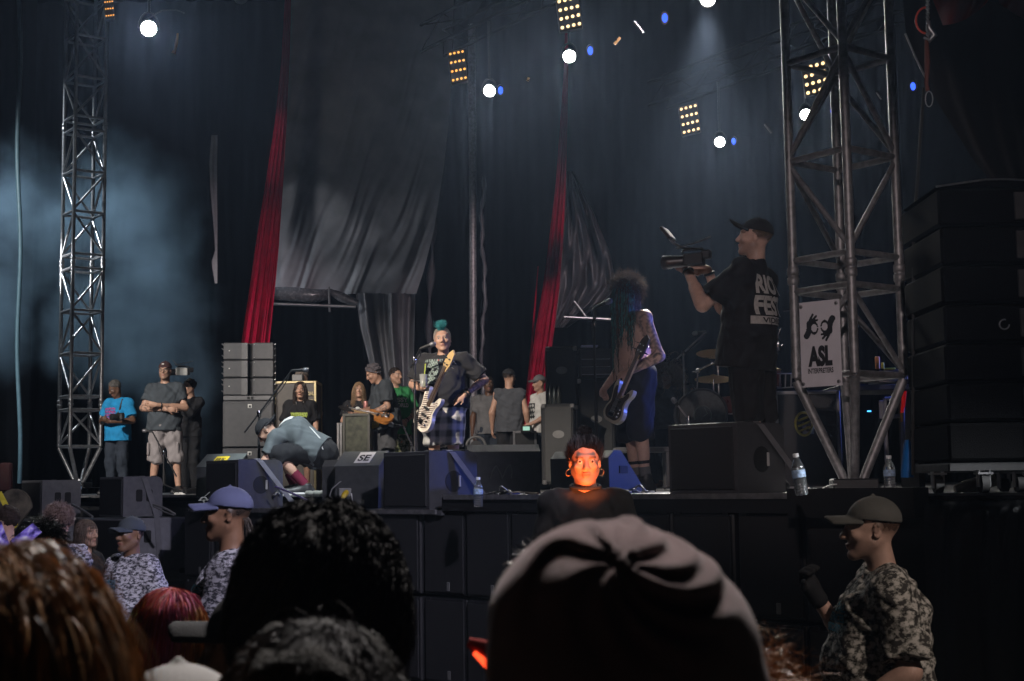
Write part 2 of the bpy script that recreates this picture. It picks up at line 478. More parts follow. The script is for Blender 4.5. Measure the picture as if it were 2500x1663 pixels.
# floor monitors (wedges)
WEDGE = mat('wedge_paint', (0.045, 0.048, 0.048), 0.5, var=0.2, bump=0.35, bs=260)
W_LIT = mat('wedge_lit_top', (0.09, 0.10, 0.097), 0.5, var=0.15, bump=0.25, bs=300)  # paler tone stands for light falling on the wedge faces
def wedge(loc, yaw, W_, H_, lab, topmat=None, profile=None, emblem=False, tape=None):
    """baffle faces local +y (upstage, to the musicians), back faces -y"""
    r = empty('floor_monitor', loc, yaw, lab, 'monitor speaker', 'floor monitors along the stage edge')
    pr = profile or [(-0.24, 0.0), (0.27, 0.0), (0.27, 0.06), (-0.06, H_), (-0.17, H_), (-0.25, H_ - .06)]
    M = Matrix(((0, 0, 1, -W_ / 2), (1, 0, 0, 0), (0, 1, 0, 0), (0, 0, 0, 1)))
    MB().prism(pr, M, W_).build('cabinet', WEDGE, r)
    a = Vector((0, .27, .06)); b = Vector((0, -.06, H_))
    d = (b - a); nn = Vector((0, d.z, -d.y)).normalized()
    c = (a + b) / 2 + nn * 0.006
    M3 = basis(c, (1, 0, 0), d); M3.translation = c
    g = MB().box((0, 0, 0), (W_ - .04, d.length - .03, 0.012), bev=0.004); g.v = [tuple(M3 @ Vector(q)) for q in g.v]
    g.build('grille', topmat or SUBF, r)
    m = MB()
    for sx in (-1, 1): m.box((sx * (W_ / 2 + .004), -0.03, H_ * .55), (0.008, 0.13, 0.06), bev=0.003)
    m.build('handle', HOLE_SHADE, r)
    return r
def slope_top(loc, yaw, W_, H_, D_, lab, tape, tcol):
    """a wedge seen from behind: dark back, sloping lid painted as lit"""
    r = empty('floor_monitor', loc, yaw, lab, 'monitor speaker', 'floor monitors along the stage edge')
    pr = [(-0.22, 0.0), (D_, 0.0), (D_, 0.10), (0.02, H_), (-0.20, H_ - 0.13)]
    M = Matrix(((0, 0, 1, -W_ / 2), (1, 0, 0, 0), (0, 1, 0, 0), (0, 0, 0, 1)))
    MB().prism(pr, M, W_).build('cabinet', WEDGE, r)
    a = Vector((0, -.20, H_ - .13)); b = Vector((0, .02, H_)); d = b - a; nn = Vector((0, -d.z, d.y)).normalized()
    c = (a + b) / 2 + nn * 0.005
    M3 = basis(c, (1, 0, 0), d); M3.translation = c
    g = MB().box((0, 0, 0), (W_ + .02, d.length + .01, 0.01), bev=0.003); g.v = [tuple(M3 @ Vector(q)) for q in g.v]
    g.build('lid', W_LIT, r)
    M4 = M3.copy(); M4.translation = c + nn * 0.0075
    g = MB().box((0.03 if tape == 'SE' else -.01, 0.01, 0), (0.15, 0.19 if tape == 'SE' else .12, 0.002)); g.v = [tuple(M4 @ Vector(q)) for q in g.v]
    tp = g.build('name_tape', mat('tape_' + tape, tcol, 0.6, var=0.05), r)
    M5 = M4.copy(); M5.translation = c + nn * 0.0105 + M4.to_3x3() @ Vector((0.03 if tape == 'SE' else -.01, 0.0, 0))
    text_flat(tape, M5, 0.11, 0.11 if tape == 'SE' else .06, 'lettering', mat('ink', (0.02, 0.02, 0.02), 0.7), tp)
    return r
def onl(px, d, z):
    p = P(px, 1185, d); p.z = z
    return p
slope_top(onl(893, 12.9, LEDGE + .002), UANG + PI + R(30), 0.42, 0.50, .34, 'black wedge monitor with a white lettered tape on its lit lid', 'SE', (0.7, 0.7, 0.68))
slope_top(onl(552, 14.6, DECK + .002), UANG + PI + R(30), 0.44, 0.42, .34, 'wedge monitor with a yellow name tape behind the left front speaker', 'ERIK', (0.75, 0.55, 0.03))
wedge(onl(846, 13.3, LEDGE + .002), UANG + PI + R(35), 0.30, 0.44, 'plain dark wedge monitor left of the taped one')
wm = wedge(onl(1222, 12.4, DECK - 0.02), R(8), 0.62, 0.44, 'grey-green wedge monitor with an emblem on its back, centre stage')
# emblem on its back (a curved mark)
m_ = MB()
for k, pts in enumerate(([(-.10, .0), (-.085, .06), (-.05, .11)], [(-.05, .11), (-.01, .04), (.0, .0)], [(.0, .0), (.04, .09), (.07, .12)], [(.07, .12), (.085, .06), (.08, .0)])):
    m_.tube([(x - .02, -0.252, z + .15) for x, z in pts], 0.006, 6)
m_.build('emblem', mat('emblem_grey', (0.12, 0.13, 0.12), 0.5), wm)
wedge(onl(1128, 13.0, DECK - 0.02), R(-25), 0.55, 0.42, 'pale-lit wedge monitor between the blue-lit speaker and the emblem wedge', topmat=W_LIT)
wedge(onl(1455, 11.6, DECK), R(-35), 0.55, 0.34, 'blue-lit wedge monitor at the guitarist\'s feet behind the red-lit woman', topmat=mat('wedge_dark', (.012, .012, .014), .6))

# stage front skirt at the far right with shiny folds along its top
rows = []
LIP = [(.10, -.036), (.03, -.034), (-.02, -.040), (-.055, -.056), (-.075, -.085), (-.085, -.13)]
for j in range(20):
    row = []
    for i in range(420):
        u = i / 419; s_ = -0.13 - u * 5.7
        cr = math.sin(u * 310 + 4 * math.sin(u * 37) + j * .9) * .6 + math.sin(u * 170 + 3 * math.sin(u * 23) + j * .5) + .5 * math.sin(u * 520 + j * 1.3)
        fold = 0.022 * math.sin(u * 92 + 2.2 * math.sin(u * 17)) + 0.012 * math.sin(u * 40 + 3)
        if j < 6:
            t, dz = LIP[j]; k_ = [0, .35, .8, 1, 1, .9][j]
            row.append(S(s_, t + .012 * cr * k_ + fold * j / 8, DECK + dz + .009 * cr * k_))
        else:
            v = (j - 5) / 14
            row.append(S(s_, -.085 - .02 * v + fold * (.6 + .4 * v) + .009 * cr * max(0, 1 - v * 3), (DECK - .13) * (1 - v) + .02 * v))
    rows.append(row)
tag(sheet(rows, 'stage_skirt', SKIRT), 'shiny black vinyl skirt hanging from the stage edge at the right', 'stage skirt')

# ------------------------------------------------------------------ lifting towers
def truss_tower(center, rz, label, m, ztop=10.2):
    r = empty('truss_tower', center, 0, label, 'truss tower', 'truss towers at the stage edge')
    a = 0.25 * math.sqrt(2)
    cor = [Vector((a * math.cos(rz + PI / 2 * k), a * math.sin(rz + PI / 2 * k), 0)) for k in range(4)]
    E = EYE - center.z
    z0 = 0.683 + E
    rings = [0.683, 1.27, 1.485, 2.175, 2.865, 3.55, 3.78, 4.47, 5.14, 5.83, 6.04, 6.7, 7.39, 8.1]
    rings = [q + E for q in rings]
    def T(name, pts, rad, mm=m): return MB().tube(pts, rad, 10).build(name, mm, r)
    Z = Vector((0, 0, 1))
    for c in cor: T('leg', [c + Z * z0, c + Z * 10.2], 0.031)
    for zz in rings:
        for k in range(4):
            T('cross_bar', [cor[k] + Z * zz, cor[(k + 1) % 4] + Z * zz], 0.022)
    panels = [(0, 1, 1), (2, 3, -1), (3, 4, 1), (4, 5, -1), (6, 7, 1), (7, 8, -1), (8, 9, 1), (10, 11, -1), (11, 12, 1), (12, 13, -1)]
    for (i, j, sg) in panels:
        for k in range(4):
            p, q = cor[k], cor[(k + 1) % 4]
            if (sg if k % 2 == 0 else -sg) > 0: p, q = q, p
            T('brace', [p + Z * (rings[i] + .03), q + Z * (rings[j] - .03)], 0.019)
    foot = Vector((0, 0, 0.07))
    for c in cor: T('base_leg', [c + Z * (z0 - .02), c * 0.16 + foot], [0.033, 0.03])
    MB().box((0, 0, 0.045), (0.34, 0.30, 0.09), Matrix.Rotation(rz, 4, 'Z'), bev=0.01).build('base_block', BLACK, r)
    MB().box((0, 0, 0.006), (0.62, 0.5, 0.012), Matrix.Rotation(rz, 4, 'Z')).build('base_plate', BLACK, r)
    for (i, j) in ((1, 2), (5, 6), (9, 10)):
        zz = (rings[i] + rings[j]) / 2
        for c in cor:
            MB().lathe([(0.036, -0.06), (0.042, -0.05), (0.042, -0.012), (0.036, -0.008), (0.036, 0.008), (0.042, 0.012), (0.042, 0.05), (0.036, 0.06)], c + Z * zz, 12).build('coupler', m, r)
    return r
TZR = R(-90 - 8)
pr_ = P(2085, 1190, 9.6); pr_.z = DECK
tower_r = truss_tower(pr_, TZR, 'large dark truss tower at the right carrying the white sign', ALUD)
pl_ = P(193, 1180, 23.0); pl_.z = EYE + .02
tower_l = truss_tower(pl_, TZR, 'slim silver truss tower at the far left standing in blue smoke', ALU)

# the sign on the right tower
sg_x = Vector((math.cos(TZR - PI / 2), math.sin(TZR - PI / 2), 0))
a_ = 0.25 * math.sqrt(2)
c_near = Vector((a_ * math.cos(TZR), a_ * math.sin(TZR), 0)); c_left = Vector((a_ * math.cos(TZR - PI / 2), a_ * math.sin(TZR - PI / 2), 0))
dirx = (c_near - c_left).normalized(); nrm = Vector((dirx.y, -dirx.x, 0))
if nrm.y > 0: nrm = -nrm
pL = P(1951, 740, 9.62); pRt = P(2049, 734, 9.42); pB = P(1955, 948, 9.62)
so = pL.copy(); sx = Vector((pRt.x - pL.x, pRt.y - pL.y, 0)); sw = sx.length; sh = pL.z - pB.z
sx.normalize(); sn = Vector((sx.y, -sx.x, 0))
sign = empty('asl_sign', tuple(so), 0, 'white ASL INTERPRETERS sign with two hands, tied to the right tower', 'sign')
SM = Matrix(((sx.x, 0, sn.x, 0), (sx.y, 0, sn.y, 0), (0, 1, 0, 0), (0, 0, 0, 1)))
def sb(x, z, off): return SM @ Vector((x * sw, -z * sh, off))
m_ = MB(); rows = []
m_.box((0, 0, 0), (sw, sh, 0.006), bev=0.001); m_.v = [tuple(SM @ (Vector(q) + Vector((sw / 2, -sh / 2, 0)))) for q in m_.v]
m_.build('panel', mat('sign_white', (0.62, 0.6, 0.64), 0.6, var=0.06, vs=9), sign)
INK = mat('sign_ink', (0.012, 0.012, 0.014), 0.6)
def signtext(s, x, z, wd, ht):
    M = SM.copy(); M.translation = sb(x, z, 0.005); text_flat(s, M, wd * sw, ht * sh, 'lettering', INK, sign)
signtext('ASL', .49, .645, .60, .245)
signtext('INTERPRETERS', .49, .815, .63, .062)
def handsfn(x, y):
    X, Y = 392 + x * 520, 515 - y * 470
    def cap(px, py, a, b, ra, rb):
        dx, dy = b[0] - a[0], b[1] - a[1]; t = min(1, max(0, ((px - a[0]) * dx + (py - a[1]) * dy) / (dx * dx + dy * dy)))
        return math.hypot(px - a[0] - t * dx, py - a[1] - t * dy) - (ra + (rb - ra) * t)
    def one(px, py):
        d = min(cap(px, py, (288, 300), (222, 430), 17, 24), cap(px, py, (345, 330), (245, 440), 17, 24), cap(px, py, (358, 396), (285, 410), 17, 20), cap(px, py, (222, 430), (222, 560), 34, 46), cap(px, py, (222, 560), (182, 640), 46, 50))
        ring = ((px - 306) / 68) ** 2 + ((py - 522) / 108) ** 2 - 1; hole = ((px - 308) / 46) ** 2 + ((py - 520) / 64) ** 2 - 1
        d = min(d, ring * 40)
        d = max(d, -hole * 30)
        if px > 335 and abs(py - 515) < 6: d = 1
        return d
    return min(one(X, Y), one(784 - X, 1030 - Y))
hv, hf = gridshape(handsfn, 60, 56)
me = bpy.data.meshes.new('hands_icon'); me.from_pydata([tuple(sb(.497 + a[0] * .80, .310 - a[1] * .339, .005)) for a in hv], [], hf); me.update()
link('hands_icon', me, INK, sign)
for (x, z) in ((.93, .045), (.05, .96), (.93, .955), (.05, .05)):
    MB().lathe([(0.012, 0), (0.012, 0.008), (0.006, 0.009)], sb(x, z, 0.003), 10, SM).build('grommet', STEEL, sign)

# ------------------------------------------------------------------ backdrop drapes, tarps, curtains
DRAPE = mat('black_drape', (0.0035, 0.0035, 0.0045), 0.95, var=0.25, vs=4, spec=.1)
def drape(name, x0, x1, y, ztop, label, folds=22, m=DRAPE, cat='drape', group=None, zb=DECK, amp=0.10):
    rows = []
    n = int(folds * 6)
    for j in range(10):
        v = j / 9
        rows.append([Vector((x0 + (x1 - x0) * i / n, y + amp * math.sin(i / n * folds * 2 * PI + 1.3 * math.sin(i * .17)) * (0.7 + .3 * v), ztop + (zb - ztop) * v)) for i in range(n + 1)])
    return tag(sheet(rows, name, m), label, cat, group)
drape('black_drape', -16, 15, 32.0, 13, 'tall black drape closing the back of the stage', 62, group='black drapes round the stage')
drape('black_drape', -15, -8.8, 26.0, 13, 'black drape hanging beyond the slim left tower', 14, group='black drapes round the stage')
# roof canopy
m_ = MB()
q = [S(-8, -1, 12.6), S(20, -1, 12.6), S(20, 18, 13.2), S(-8, 18, 13.2)]
m_._add(q + [p + Vector((0, 0, .05)) for p in q], [(3, 2, 1, 0), (4, 5, 6, 7), (0, 1, 5, 4), (1, 2, 6, 5), (2, 3, 7, 6), (3, 0, 4, 7)])
tag(m_.build('stage_roof', DRAPE), 'black roof canopy above the whole stage', 'roof')

def hang(name, prof, d, folds, amp, m, label, cat, group=None, nx=60, ny=40, warp=0.0, dfun=None):
    """prof: (y, xl, xr) photo rows at depth d (d may be (dl,dr))"""
    ys = [p[0] for p in prof]
    rows = []
    for j in range(ny + 1):
        y = ys[0] + (ys[-1] - ys[0]) * j / ny
        xl = np.interp(y, ys, [p[1] for p in prof]); xr = np.interp(y, ys, [p[2] for p in prof])
        row = []
        for i in range(nx + 1):
            u = i / nx
            dd = d[0] + (d[1] - d[0]) * u if isinstance(d, tuple) else d
            wv = math.sin(u * folds * 2 * PI + warp * math.sin(y * .011 + u * 3)) + .45 * math.sin(u * folds * 4.7 * PI + 1 + y * .004)
            if dfun: wv = dfun(u, y)
            row.append(P(xl + (xr - xl) * u, y, dd + amp * wv))
        rows.append(row)
    return tag(sheet(rows, name, m), label, cat, group)
RED = mat('red_velvet', (0.30, 0.004, 0.028), 0.9, var=0.25, vs=5, spec=.05)
hang('red_curtain', [(-60, 699, 712), (60, 692, 710), (150, 687, 707), (300, 671, 700), (450, 648, 691), (600, 624, 681), (720, 607, 670), (845, 588, 657), (1130, 560, 635)], 23.0, 3.6, 0.07, RED,
     'red stage curtain at the left behind the speaker stack, gathered at the top', 'curtain', 'red curtains')
hang('red_curtain', [(60, 1380, 1387), (170, 1377, 1387), (300, 1368, 1385), (450, 1357, 1382), (600, 1339, 1374), (700, 1326, 1366), (800, 1308, 1354), (900, 1294, 1340), (1120, 1262, 1318)], 23.5, 3.3, 0.07, RED,
     'red stage curtain at the centre hanging behind the man in the white cap shirt', 'curtain', 'red curtains')
tag(hang('curtain_edge', [(650, 1313, 1315), (760, 1303, 1307), (860, 1294, 1299), (960, 1284, 1290), (1080, 1270, 1278)], 23.8, 1, 0.02, RED, 'thin edge of a red curtain left of the centre curtain', 'curtain', nx=6))
TARP = mat('grey_tarp', (0.20, 0.20, 0.22), 0.42, var=0.22, vs=2.5, bump=0.25, bs=9)
tarp = empty('grey_tarp', tuple(P(800, 1100, 25.5)), 0, 'large lit grey tarp behind the stage with its lower edge rolled up', 'tarp')
def tf(u, y):
    r = (y + 40) / 760
    a = u - .55 * (1 - r) + .035 * math.sin(6.3 * u + 4 * r) + .022 * math.sin(17 * u - 6 * r + 2) + .012 * math.sin(37 * u + 11 * r)
    return (.8 * math.sin(15 * a + 1.5 * r) + .55 * math.sin(34 * a + 3 * r + 1) + .35 * math.sin(71 * a - 2 * r) + .25 * math.sin(120 * a + 6 * r)) * (0.25 + .75 * r * r) * (.55 + .45 * math.sin(8 * u + 5 * r) * math.sin(11 * u - 7 * r + 1)) + .5 * math.sin(5 * u + 6 * r)
wobj(hang('sheet', [(-60, 705, 1110), (240, 700, 1100), (400, 686, 1085), (560, 676, 1060), (660, 666, 1035), (718, 660, 1016)], 25.5, 6, 0.055, TARP, None, None, nx=150, ny=70, dfun=tf), tarp)
def tf2(u, y): return 1.3 * math.sin(13 * u + .004 * y) + .8 * math.sin(29 * u + 2 + .006 * y)
wobj(hang('hanging_strip', [(716, 868, 1014), (800, 880, 1012), (900, 905, 1010), (1000, 925, 1006), (1150, 930, 1004)], 25.4, 4, 0.11, TARP, None, None, nx=60, ny=40, dfun=tf2), tarp)
m_ = MB(); m_.tube([P(655, 716, 25.2), P(700, 718, 25.2), P(760, 722, 25.15), P(800, 720, 25.2), P(806, 712, 25.2), P(830, 724, 25.2), P(872, 742, 25.2)], [.10, .13, .12, .10, .05, .09, .07], 14)
tr = m_.build('rolled_edge', mat('tarp_roll', (0.10, 0.10, 0.11), 0.25, var=0.3, bump=0.8, bs=5), tarp); wobj(tr, tarp)
wobj(MB().tube([P(640, 741, 25.0), P(868, 749, 25.0)], 0.028, 10).build('pipe', STEEL, None), tarp)
wobj(MB().tube([P(803, 700, 25.0), P(805, 762, 25.0)], 0.02, 8).build('tie', STRAP, None), tarp)
def tf3(u, y): return 1.2 * math.sin(11 * u + .012 * y) + 1.0 * math.sin(19 * u - .02 * y) + .5 * math.sin(37 * u + .03 * y)
tarp2 = empty('bunched_tarp', tuple(P(1420, 760, 25)), 0, 'dark bunched tarp tied up right of the centre red curtain', 'tarp')
wobj(hang('sheet', [(420, 1378, 1400), (520, 1372, 1450), (620, 1366, 1490), (700, 1360, 1505), (740, 1356, 1470), (800, 1352, 1385)], 25, 6, 0.14, mat('dark_tarp', (0.06, 0.06, 0.065), 0.4, var=0.3, vs=3, bump=0.5, bs=7), None, None, nx=60, ny=50, dfun=tf3), tarp2)
wobj(MB().tube([P(1376, 774, 24.6), P(1530, 782, 24.6)], 0.03, 10).build('pipe', STEEL), tarp2)
wobj(MB().tube([P(1402, 735, 24.6), P(1431, 774, 24.6)], 0.025, 10).build('brace', STEEL), tarp2)
hang('hanging_cloth', [(330, 516, 531), (400, 511, 530), (470, 514, 530), (560, 522, 531), (612, 525, 531), (640, 516, 531), (692, 524, 531)], 22.0, 1, .015, mat('pale_cloth', (0.2, 0.2, 0.22), .8), 'narrow pale strip of cloth hanging left of the left red curtain', 'cloth', nx=6)
# poles behind the band
def pole(px, y0, y1, d, r, label, m=ALUD):
    a = P(px, y0, d); b = P(px + (y1 - y0) * .004, y1, d)
    return tag(MB().tube([a, b], r, 12).build('support_pole', m), label, 'pole', 'poles at the back of the stage')
pole(1152, 60, 1180, 25, 0.065, 'grey vertical pole rising behind the bass player')
pole(1158, 420, 1180, 25.3, 0.02, 'thin vertical pole beside the grey pole behind the bass player')
m_ = MB()
pts = [P(1180 + 4 * math.sin(y * .02) + 2 * math.sin(y * .07), y, 25.2 + .03 * math.sin(y * .05)) for y in range(430, 1000, 12)]
m_.tube(pts, [0.02 + .02 * abs(math.sin(i * .9)) for i in range(len(pts))], 8)
tag(m_.build('cable_bundle', mat('cable_sleeve', (0.09, 0.09, 0.1), .35)), 'twisted cable bundle hanging right of the grey pole', 'cable')
m_ = MB(); pts = [P(1052 + 5 * math.sin(y * .014), y, 25.6) for y in range(520, 900, 16)]; m_.tube(pts, [.05 + .03 * math.sin(i * .8) for i in range(len(pts))], 8)
tag(m_.build('drape_fold', mat('grey_fold', (0.06, 0.06, 0.07), .6)), 'dark bunched cloth hanging behind the mohawked player', 'cloth')
m_ = MB(); pts = [P(46 + 4 * math.sin(y * .013), y, 17.5) for y in range(-20, 1190, 40)]; m_.tube(pts, .028, 8)
tag(m_.build('hanging_cable', mat('blue_grey_cable', (0.05, 0.11, 0.15), .5)), 'blue-grey cable hanging at the far left edge', 'cable')
# ------------------------------------------------------------------ overhead truss
MATTE = mat('matte_black', (.004, .004, .004), .95, spec=.1)
def box_truss(p, q, label, a=0.4):
    r = empty('lighting_truss', tuple(p), 0, label, 'lighting truss', 'lighting trusses under the roof')
    d = (q - p); L = d.length; d.normalize(); n = Vector((-d.y, d.x, 0)).normalized(); Z = Vector((0, 0, 1))
    offs = [n * (sx * a / 2) + Z * (sz * a / 2) for sx, sz in ((-1, -1), (1, -1), (1, 1), (-1, 1))]
    for o in offs: MB().tube([o, d * L + o], .025, 6).build('chord', MATTE, r)
    N = int(L / .6); m = MB()
    for i in range(N):
        t0 = d * (L * i / N); t1 = d * (L * (i + 1) / N)
        for k in range(4): m.tube([offs[k] + (t0 if i % 2 else t1), offs[(k + 1) % 4] + (t1 if i % 2 else t0)], .009, 5, caps=False)
    m.build('lacing', MATTE, r)
    return r
zt = 7.75
def lamp_at(px, py, z):
    d = 10.0
    p = P(px, py, 10.0); e = Vector((0, 0, EYE)); dr = p - e
    return e + dr * ((z - EYE) / dr.z)
L1 = [lamp_at(1195, 222, 7.2), lamp_at(1390, 138, 7.2), lamp_at(1728, 0, 7.2)]
L2 = [lamp_at(1757, 347, 7.2), lamp_at(1967, 280, 7.2)]
dv = (L1[2] - L1[0]).normalized()
box_truss(L1[0] - dv * 1.5 + Vector((0, .3, 1.2)), L1[2] + dv * 4 + Vector((0, .3, 1.2)), 'black lighting truss carrying the three bright lamps at top centre')
dv2 = (L2[1] - L2[0]).normalized()
box_truss(L2[0] - dv2 * 1.5 + Vector((0, .3, 1.2)), L2[1] + dv2 * 5 + Vector((0, .3, 1.2)), 'black lighting truss carrying the two bright lamps behind the right tower')

LENS = emat('lamp_lens', (1.0, 0.96, 0.88), 30)
HOUS = mat('lamp_housing', (0.02, 0.02, 0.022), 0.4, 0.3)
def flood(loc, aim, label, energy, deg=70, col=(1, .95, .87), r=0.078, dim=False):
    d = (Vector(aim) - Vector(loc)).normalized()
    root = empty('flood_lamp', tuple(loc), 0, label, 'stage lamp', 'white stage lamps')
    M = d.to_track_quat('Z', 'Y').to_matrix().to_4x4()
    MB().lathe([(0.04, -.30), (r * .7, -.26), (r * 1.12, -.1), (r * 1.15, 0.02), (r * 1.02, 0.02), (r * 1.0, -.015)], (0, 0, 0), 24, M).build('housing', HOUS, root)
    MB().lathe([(r, -.012), (r * .7, .012), (r * .2, .02)], (0, 0, 0), 24, M).build('lens', LENS, root)
    m = MB(); y = [M @ Vector((r * 1.3 * math.cos(a), 0, 0)) + Vector((0, 0, r * 2.2 * math.sin(a))) for a in np.linspace(0, PI, 9)]
    m.tube(y, .012, 6); m.tube([(0, 0, r * 2.2), (0, 0, r * 2.2 + .8)], .018, 6)
    m.build('yoke', HOUS, root)
    spot('lamp_light', Vector(loc) + d * .06, aim, energy, col, deg, 0.6, 0.09, root)
    return root
crowd = Vector((0, 1.5, 1.2))
AIMS = []
flood(L1[0], Vector((-1.5, 5, 1.0)), 'bright white lamp nearest the left amber panel at top centre', 120)
flood(L1[1], Vector((-.5, 5, 1.0)), 'bright white lamp just below the amber panel at top centre', 120)
flood(L1[2], P(1700, 880, 11.2), 'bright white lamp cut by the top edge of the picture', 1900, 22)
flood(L2[0], Vector((1.0, 6, 1.0)), 'bright white lamp lowest of the row, left of the right tower', 105)
flood(L2[1], Vector((1.5, 5, 1.0)), 'bright white lamp shining past the left leg of the right tower', 105)
FL = lamp_at(363, 70, 7.6)
flood(FL, P(430, 950, 7.0), 'round white lamp at top left with its rim visible', 130, 50, (.92, .96, 1), r=.095)
TOPL = lamp_at(588, -4, 8.6)
flood(TOPL, P(740, 560, 25.2), 'white lamp peeping in at the top edge left of the red curtain', 60, 20, (.95, .97, 1))

AMB = emat('amber_bulb', (1.0, .40, .07), .55)
AMBW = emat('warm_bulb', (1.0, .62, .28), .75)
def blinder(px, py, d, wpx, hpx, label, m, nrow=4):
    c = P(px, py, d); sx = wpx / FPX * d; sy = hpx / FPX * d
    root = empty('blinder_panel', tuple(c), 0, label, 'lamp panel', 'panels of sixteen small amber lamps')
    xv = Vector((.93, .0, .0)); 
    face = Matrix.Identity(4)
    f = (Vector((0.6, 0, EYE)) - c); f.z = 0; f.normalize()
    x = Vector((-f.y, f.x, 0))
    # panel is turned sideways: build it in its own plane
    y = Vector((-.10, 0, 1)).normalized()
    M = Matrix(((x.x, y.x, -f.x, 0), (x.y, y.y, -f.y, 0), (x.z + .22, y.z, -f.z, 0), (0, 0, 0, 1)))
    mb = MB().box((0, 0, 0.09), (sx * 1.35, sy * 1.25, 0.12), bev=.01); mb.v = [tuple(M @ Vector(q)) for q in mb.v]
    mb.build('housing', HOUS, root)
    r = sx / 3 * .30
    for i in range(4):
        for j in range(4):
            p = M @ Vector(((i - 1.5) / 3 * sx, (j - 1.5) / 3 * sy, 0.015))
            MB().lathe([(r, 0), (r * .8, -.012), (r * .3, -.018)], p, 10, M).build('bulb', m, root)
    return root
blinder(1118, 160, 19.2, 30, 66, 'amber sixteen-lamp panel left of the first bright lamp', AMB)
blinder(1390, 30, 18.0, 42, 66, 'sixteen-lamp panel cut by the top edge at the centre', AMBW)
blinder(1684, 290, 22.6, 34, 58, 'sixteen-lamp panel above the lowest bright lamp', AMBW)
blinder(1991, 190, 19.5, 44, 62, 'sixteen-lamp panel seen through the right tower', AMBW)
blinder(266, 12, 19.5, 17, 52, 'amber lamp panel cut by the top edge beside the slim left tower', AMB)
BLU = emat('blue_led', (0.03, 0.09, 1.0), .8)
for (px, py, d, lab) in ((1222, 221, 19.6, 'small blue lamp touching the glow of the leftmost bright lamp'), (1441, 124, 18.2, 'small blue lamp right of the bright lamp at top centre'), (1623, 44, 16.8, 'small blue lamp left of the top-edge bright lamp'), (1791, 345, 22.8, 'small blue lamp right of the lowest bright lamp'),
                    (2033, 272, 21, 'small blue lamp inside the right tower'), (2229, 211, 19, 'small blue lamp right of the right tower')):
    c = P(px, py, d)
    root = empty('blue_lamp', tuple(c), 0, lab, 'blue lamp', 'small blue lamps on the trusses')
    M = Vector((.1 - c.x * .1, -1, -.4)).to_track_quat('Z', 'Y').to_matrix().to_4x4() @ Matrix.Diagonal((.75, 1.2, 1, 1))
    MB().lathe([(0.03, -.16), (.06, -.1), (.065, -.004)], (0, 0, 0), 14, M).build('housing', HOUS, root)
    MB().lathe([(0.045, 0), (.03, .012), (.01, .016)], (0, 0, 0), 12, M).build('lens', BLU, root)
# small glints: lit truss edges, drawn as bright rods
GL = mat('bright_glint', (0.6, .6, .62), .2, 1)
for (a, b, d, lab) in (((1548, 52), (1571, 80), 16.5, 'thin glint of a truss edge left of the blue lamp'), ((1867, 303), (1884, 325), 21, 'thin glint of a truss edge right of the lowest bright lamp'), ((2140, 225), (2152, 242), 19, 'short pale glint seen inside the right tower'),
                  ((1500, 108), (1514, 92), 17, 'amber glint on the truss right of the centre lamp'), ((1288, 198), (1291, 190), 18.5, 'tiny amber glint between the two left bright lamps')):
    tag(MB().tube([P(*a, d), P(*b, d)], .018 if d < 20 else .022, 6).build('truss_glint', mat('amber_glint', (.7, .4, .15), .3, .8) if 'amber' in lab else GL), lab, 'rod')
m_ = MB(); m_.tube([P(355, 48, 19), P(395, 26, 19), P(430, 24, 19), P(450, 32, 19)], .008, 6); tag(m_.build('lamp_cable', BLACK), 'thin black cable looping right of the top left lamp', 'cable')
m_ = MB(); m_.tube([P(434, 82, 19), P(431, 105, 19), P(427, 122, 19), P(424, 130, 19)], [.012, .02, .016, .03], 8); tag(m_.build('orange_strap', mat('orange_webbing', (.6, .2, .03), .6, emit=None)), 'orange strap dangling right of the top left lamp', 'strap')
# ------------------------------------------------------------------ wash, side and front lamps (fixtures out of view, several of them added)
def par(loc, aim, label, energy, deg, col, blend=.6, rad=.12):
    d = (Vector(aim) - Vector(loc)).normalized()
    root = empty('wash_lamp', tuple(loc), 0, label, 'stage lamp', 'coloured wash lamps outside the picture')
    M = d.to_track_quat('Z', 'Y').to_matrix().to_4x4()
    MB().lathe([(.05, -.35), (.12, -.3), (.13, .02), (.115, .02), (.11, -.02)], (0, 0, 0), 18, M).build('housing', HOUS, root)
    spot('wash_light', Vector(loc) + d * .08, aim, energy, col, deg, blend, rad, root)
    return root
par((-6.5, 6.0, 7.5), P(1085, 965, 14), 'front wash lamp aimed at the bass player', 2500, 14, (1, .88, .76), .7)
par((-8.5, 8.5, 8.0), P(400, 980, 20), 'front wash lamp aimed at the left of the stage', 2400, 27, (1, .93, .86), .8)
par((-6.0, 7.0, 8.5), P(1050, 990, 19.5), 'front wash lamp aimed at the people at the back of the stage', 2200, 19, (1, .88, .78), .7)
par((-1.0, 6.0, 8.6), P(632, 720, 23), 'added lamp brightening the left red curtain', 1100, 12, (1, .8, .84), .9)  # unseen lamp, added to brighten the left curtain
par((3.4, 10.0, 8.6), P(1345, 690, 23.5), 'added lamp brightening the centre red curtain', 1500, 18, (1, .8, .84), .9)  # likewise added for the centre curtain, unseen
par((5.6, 12.5, 3.6), P(1600, 880, 12), 'blue side lamp low at the right of the stage', 260, 44, (.10, .18, 1), .5)
par((3.6, 13.5, 6.8), P(900, 1150, 13.5), 'violet side lamp high at the right of the stage', 45, 42, (.5, .5, 1), .6)
par((2.0, 3.0, 6.0), P(380, 1290, 10), 'pale violet lamp over the pit', 760, 40, (.84, .80, 1), .7)
par((-1.5, -7.0, 6.5), P(1950, 830, 9.6), 'added dim lamp behind the crowd brightening the white sign', 760, 12, (1, .82, .8), .8)  # unseen lamp added to lift the sign out of the dark
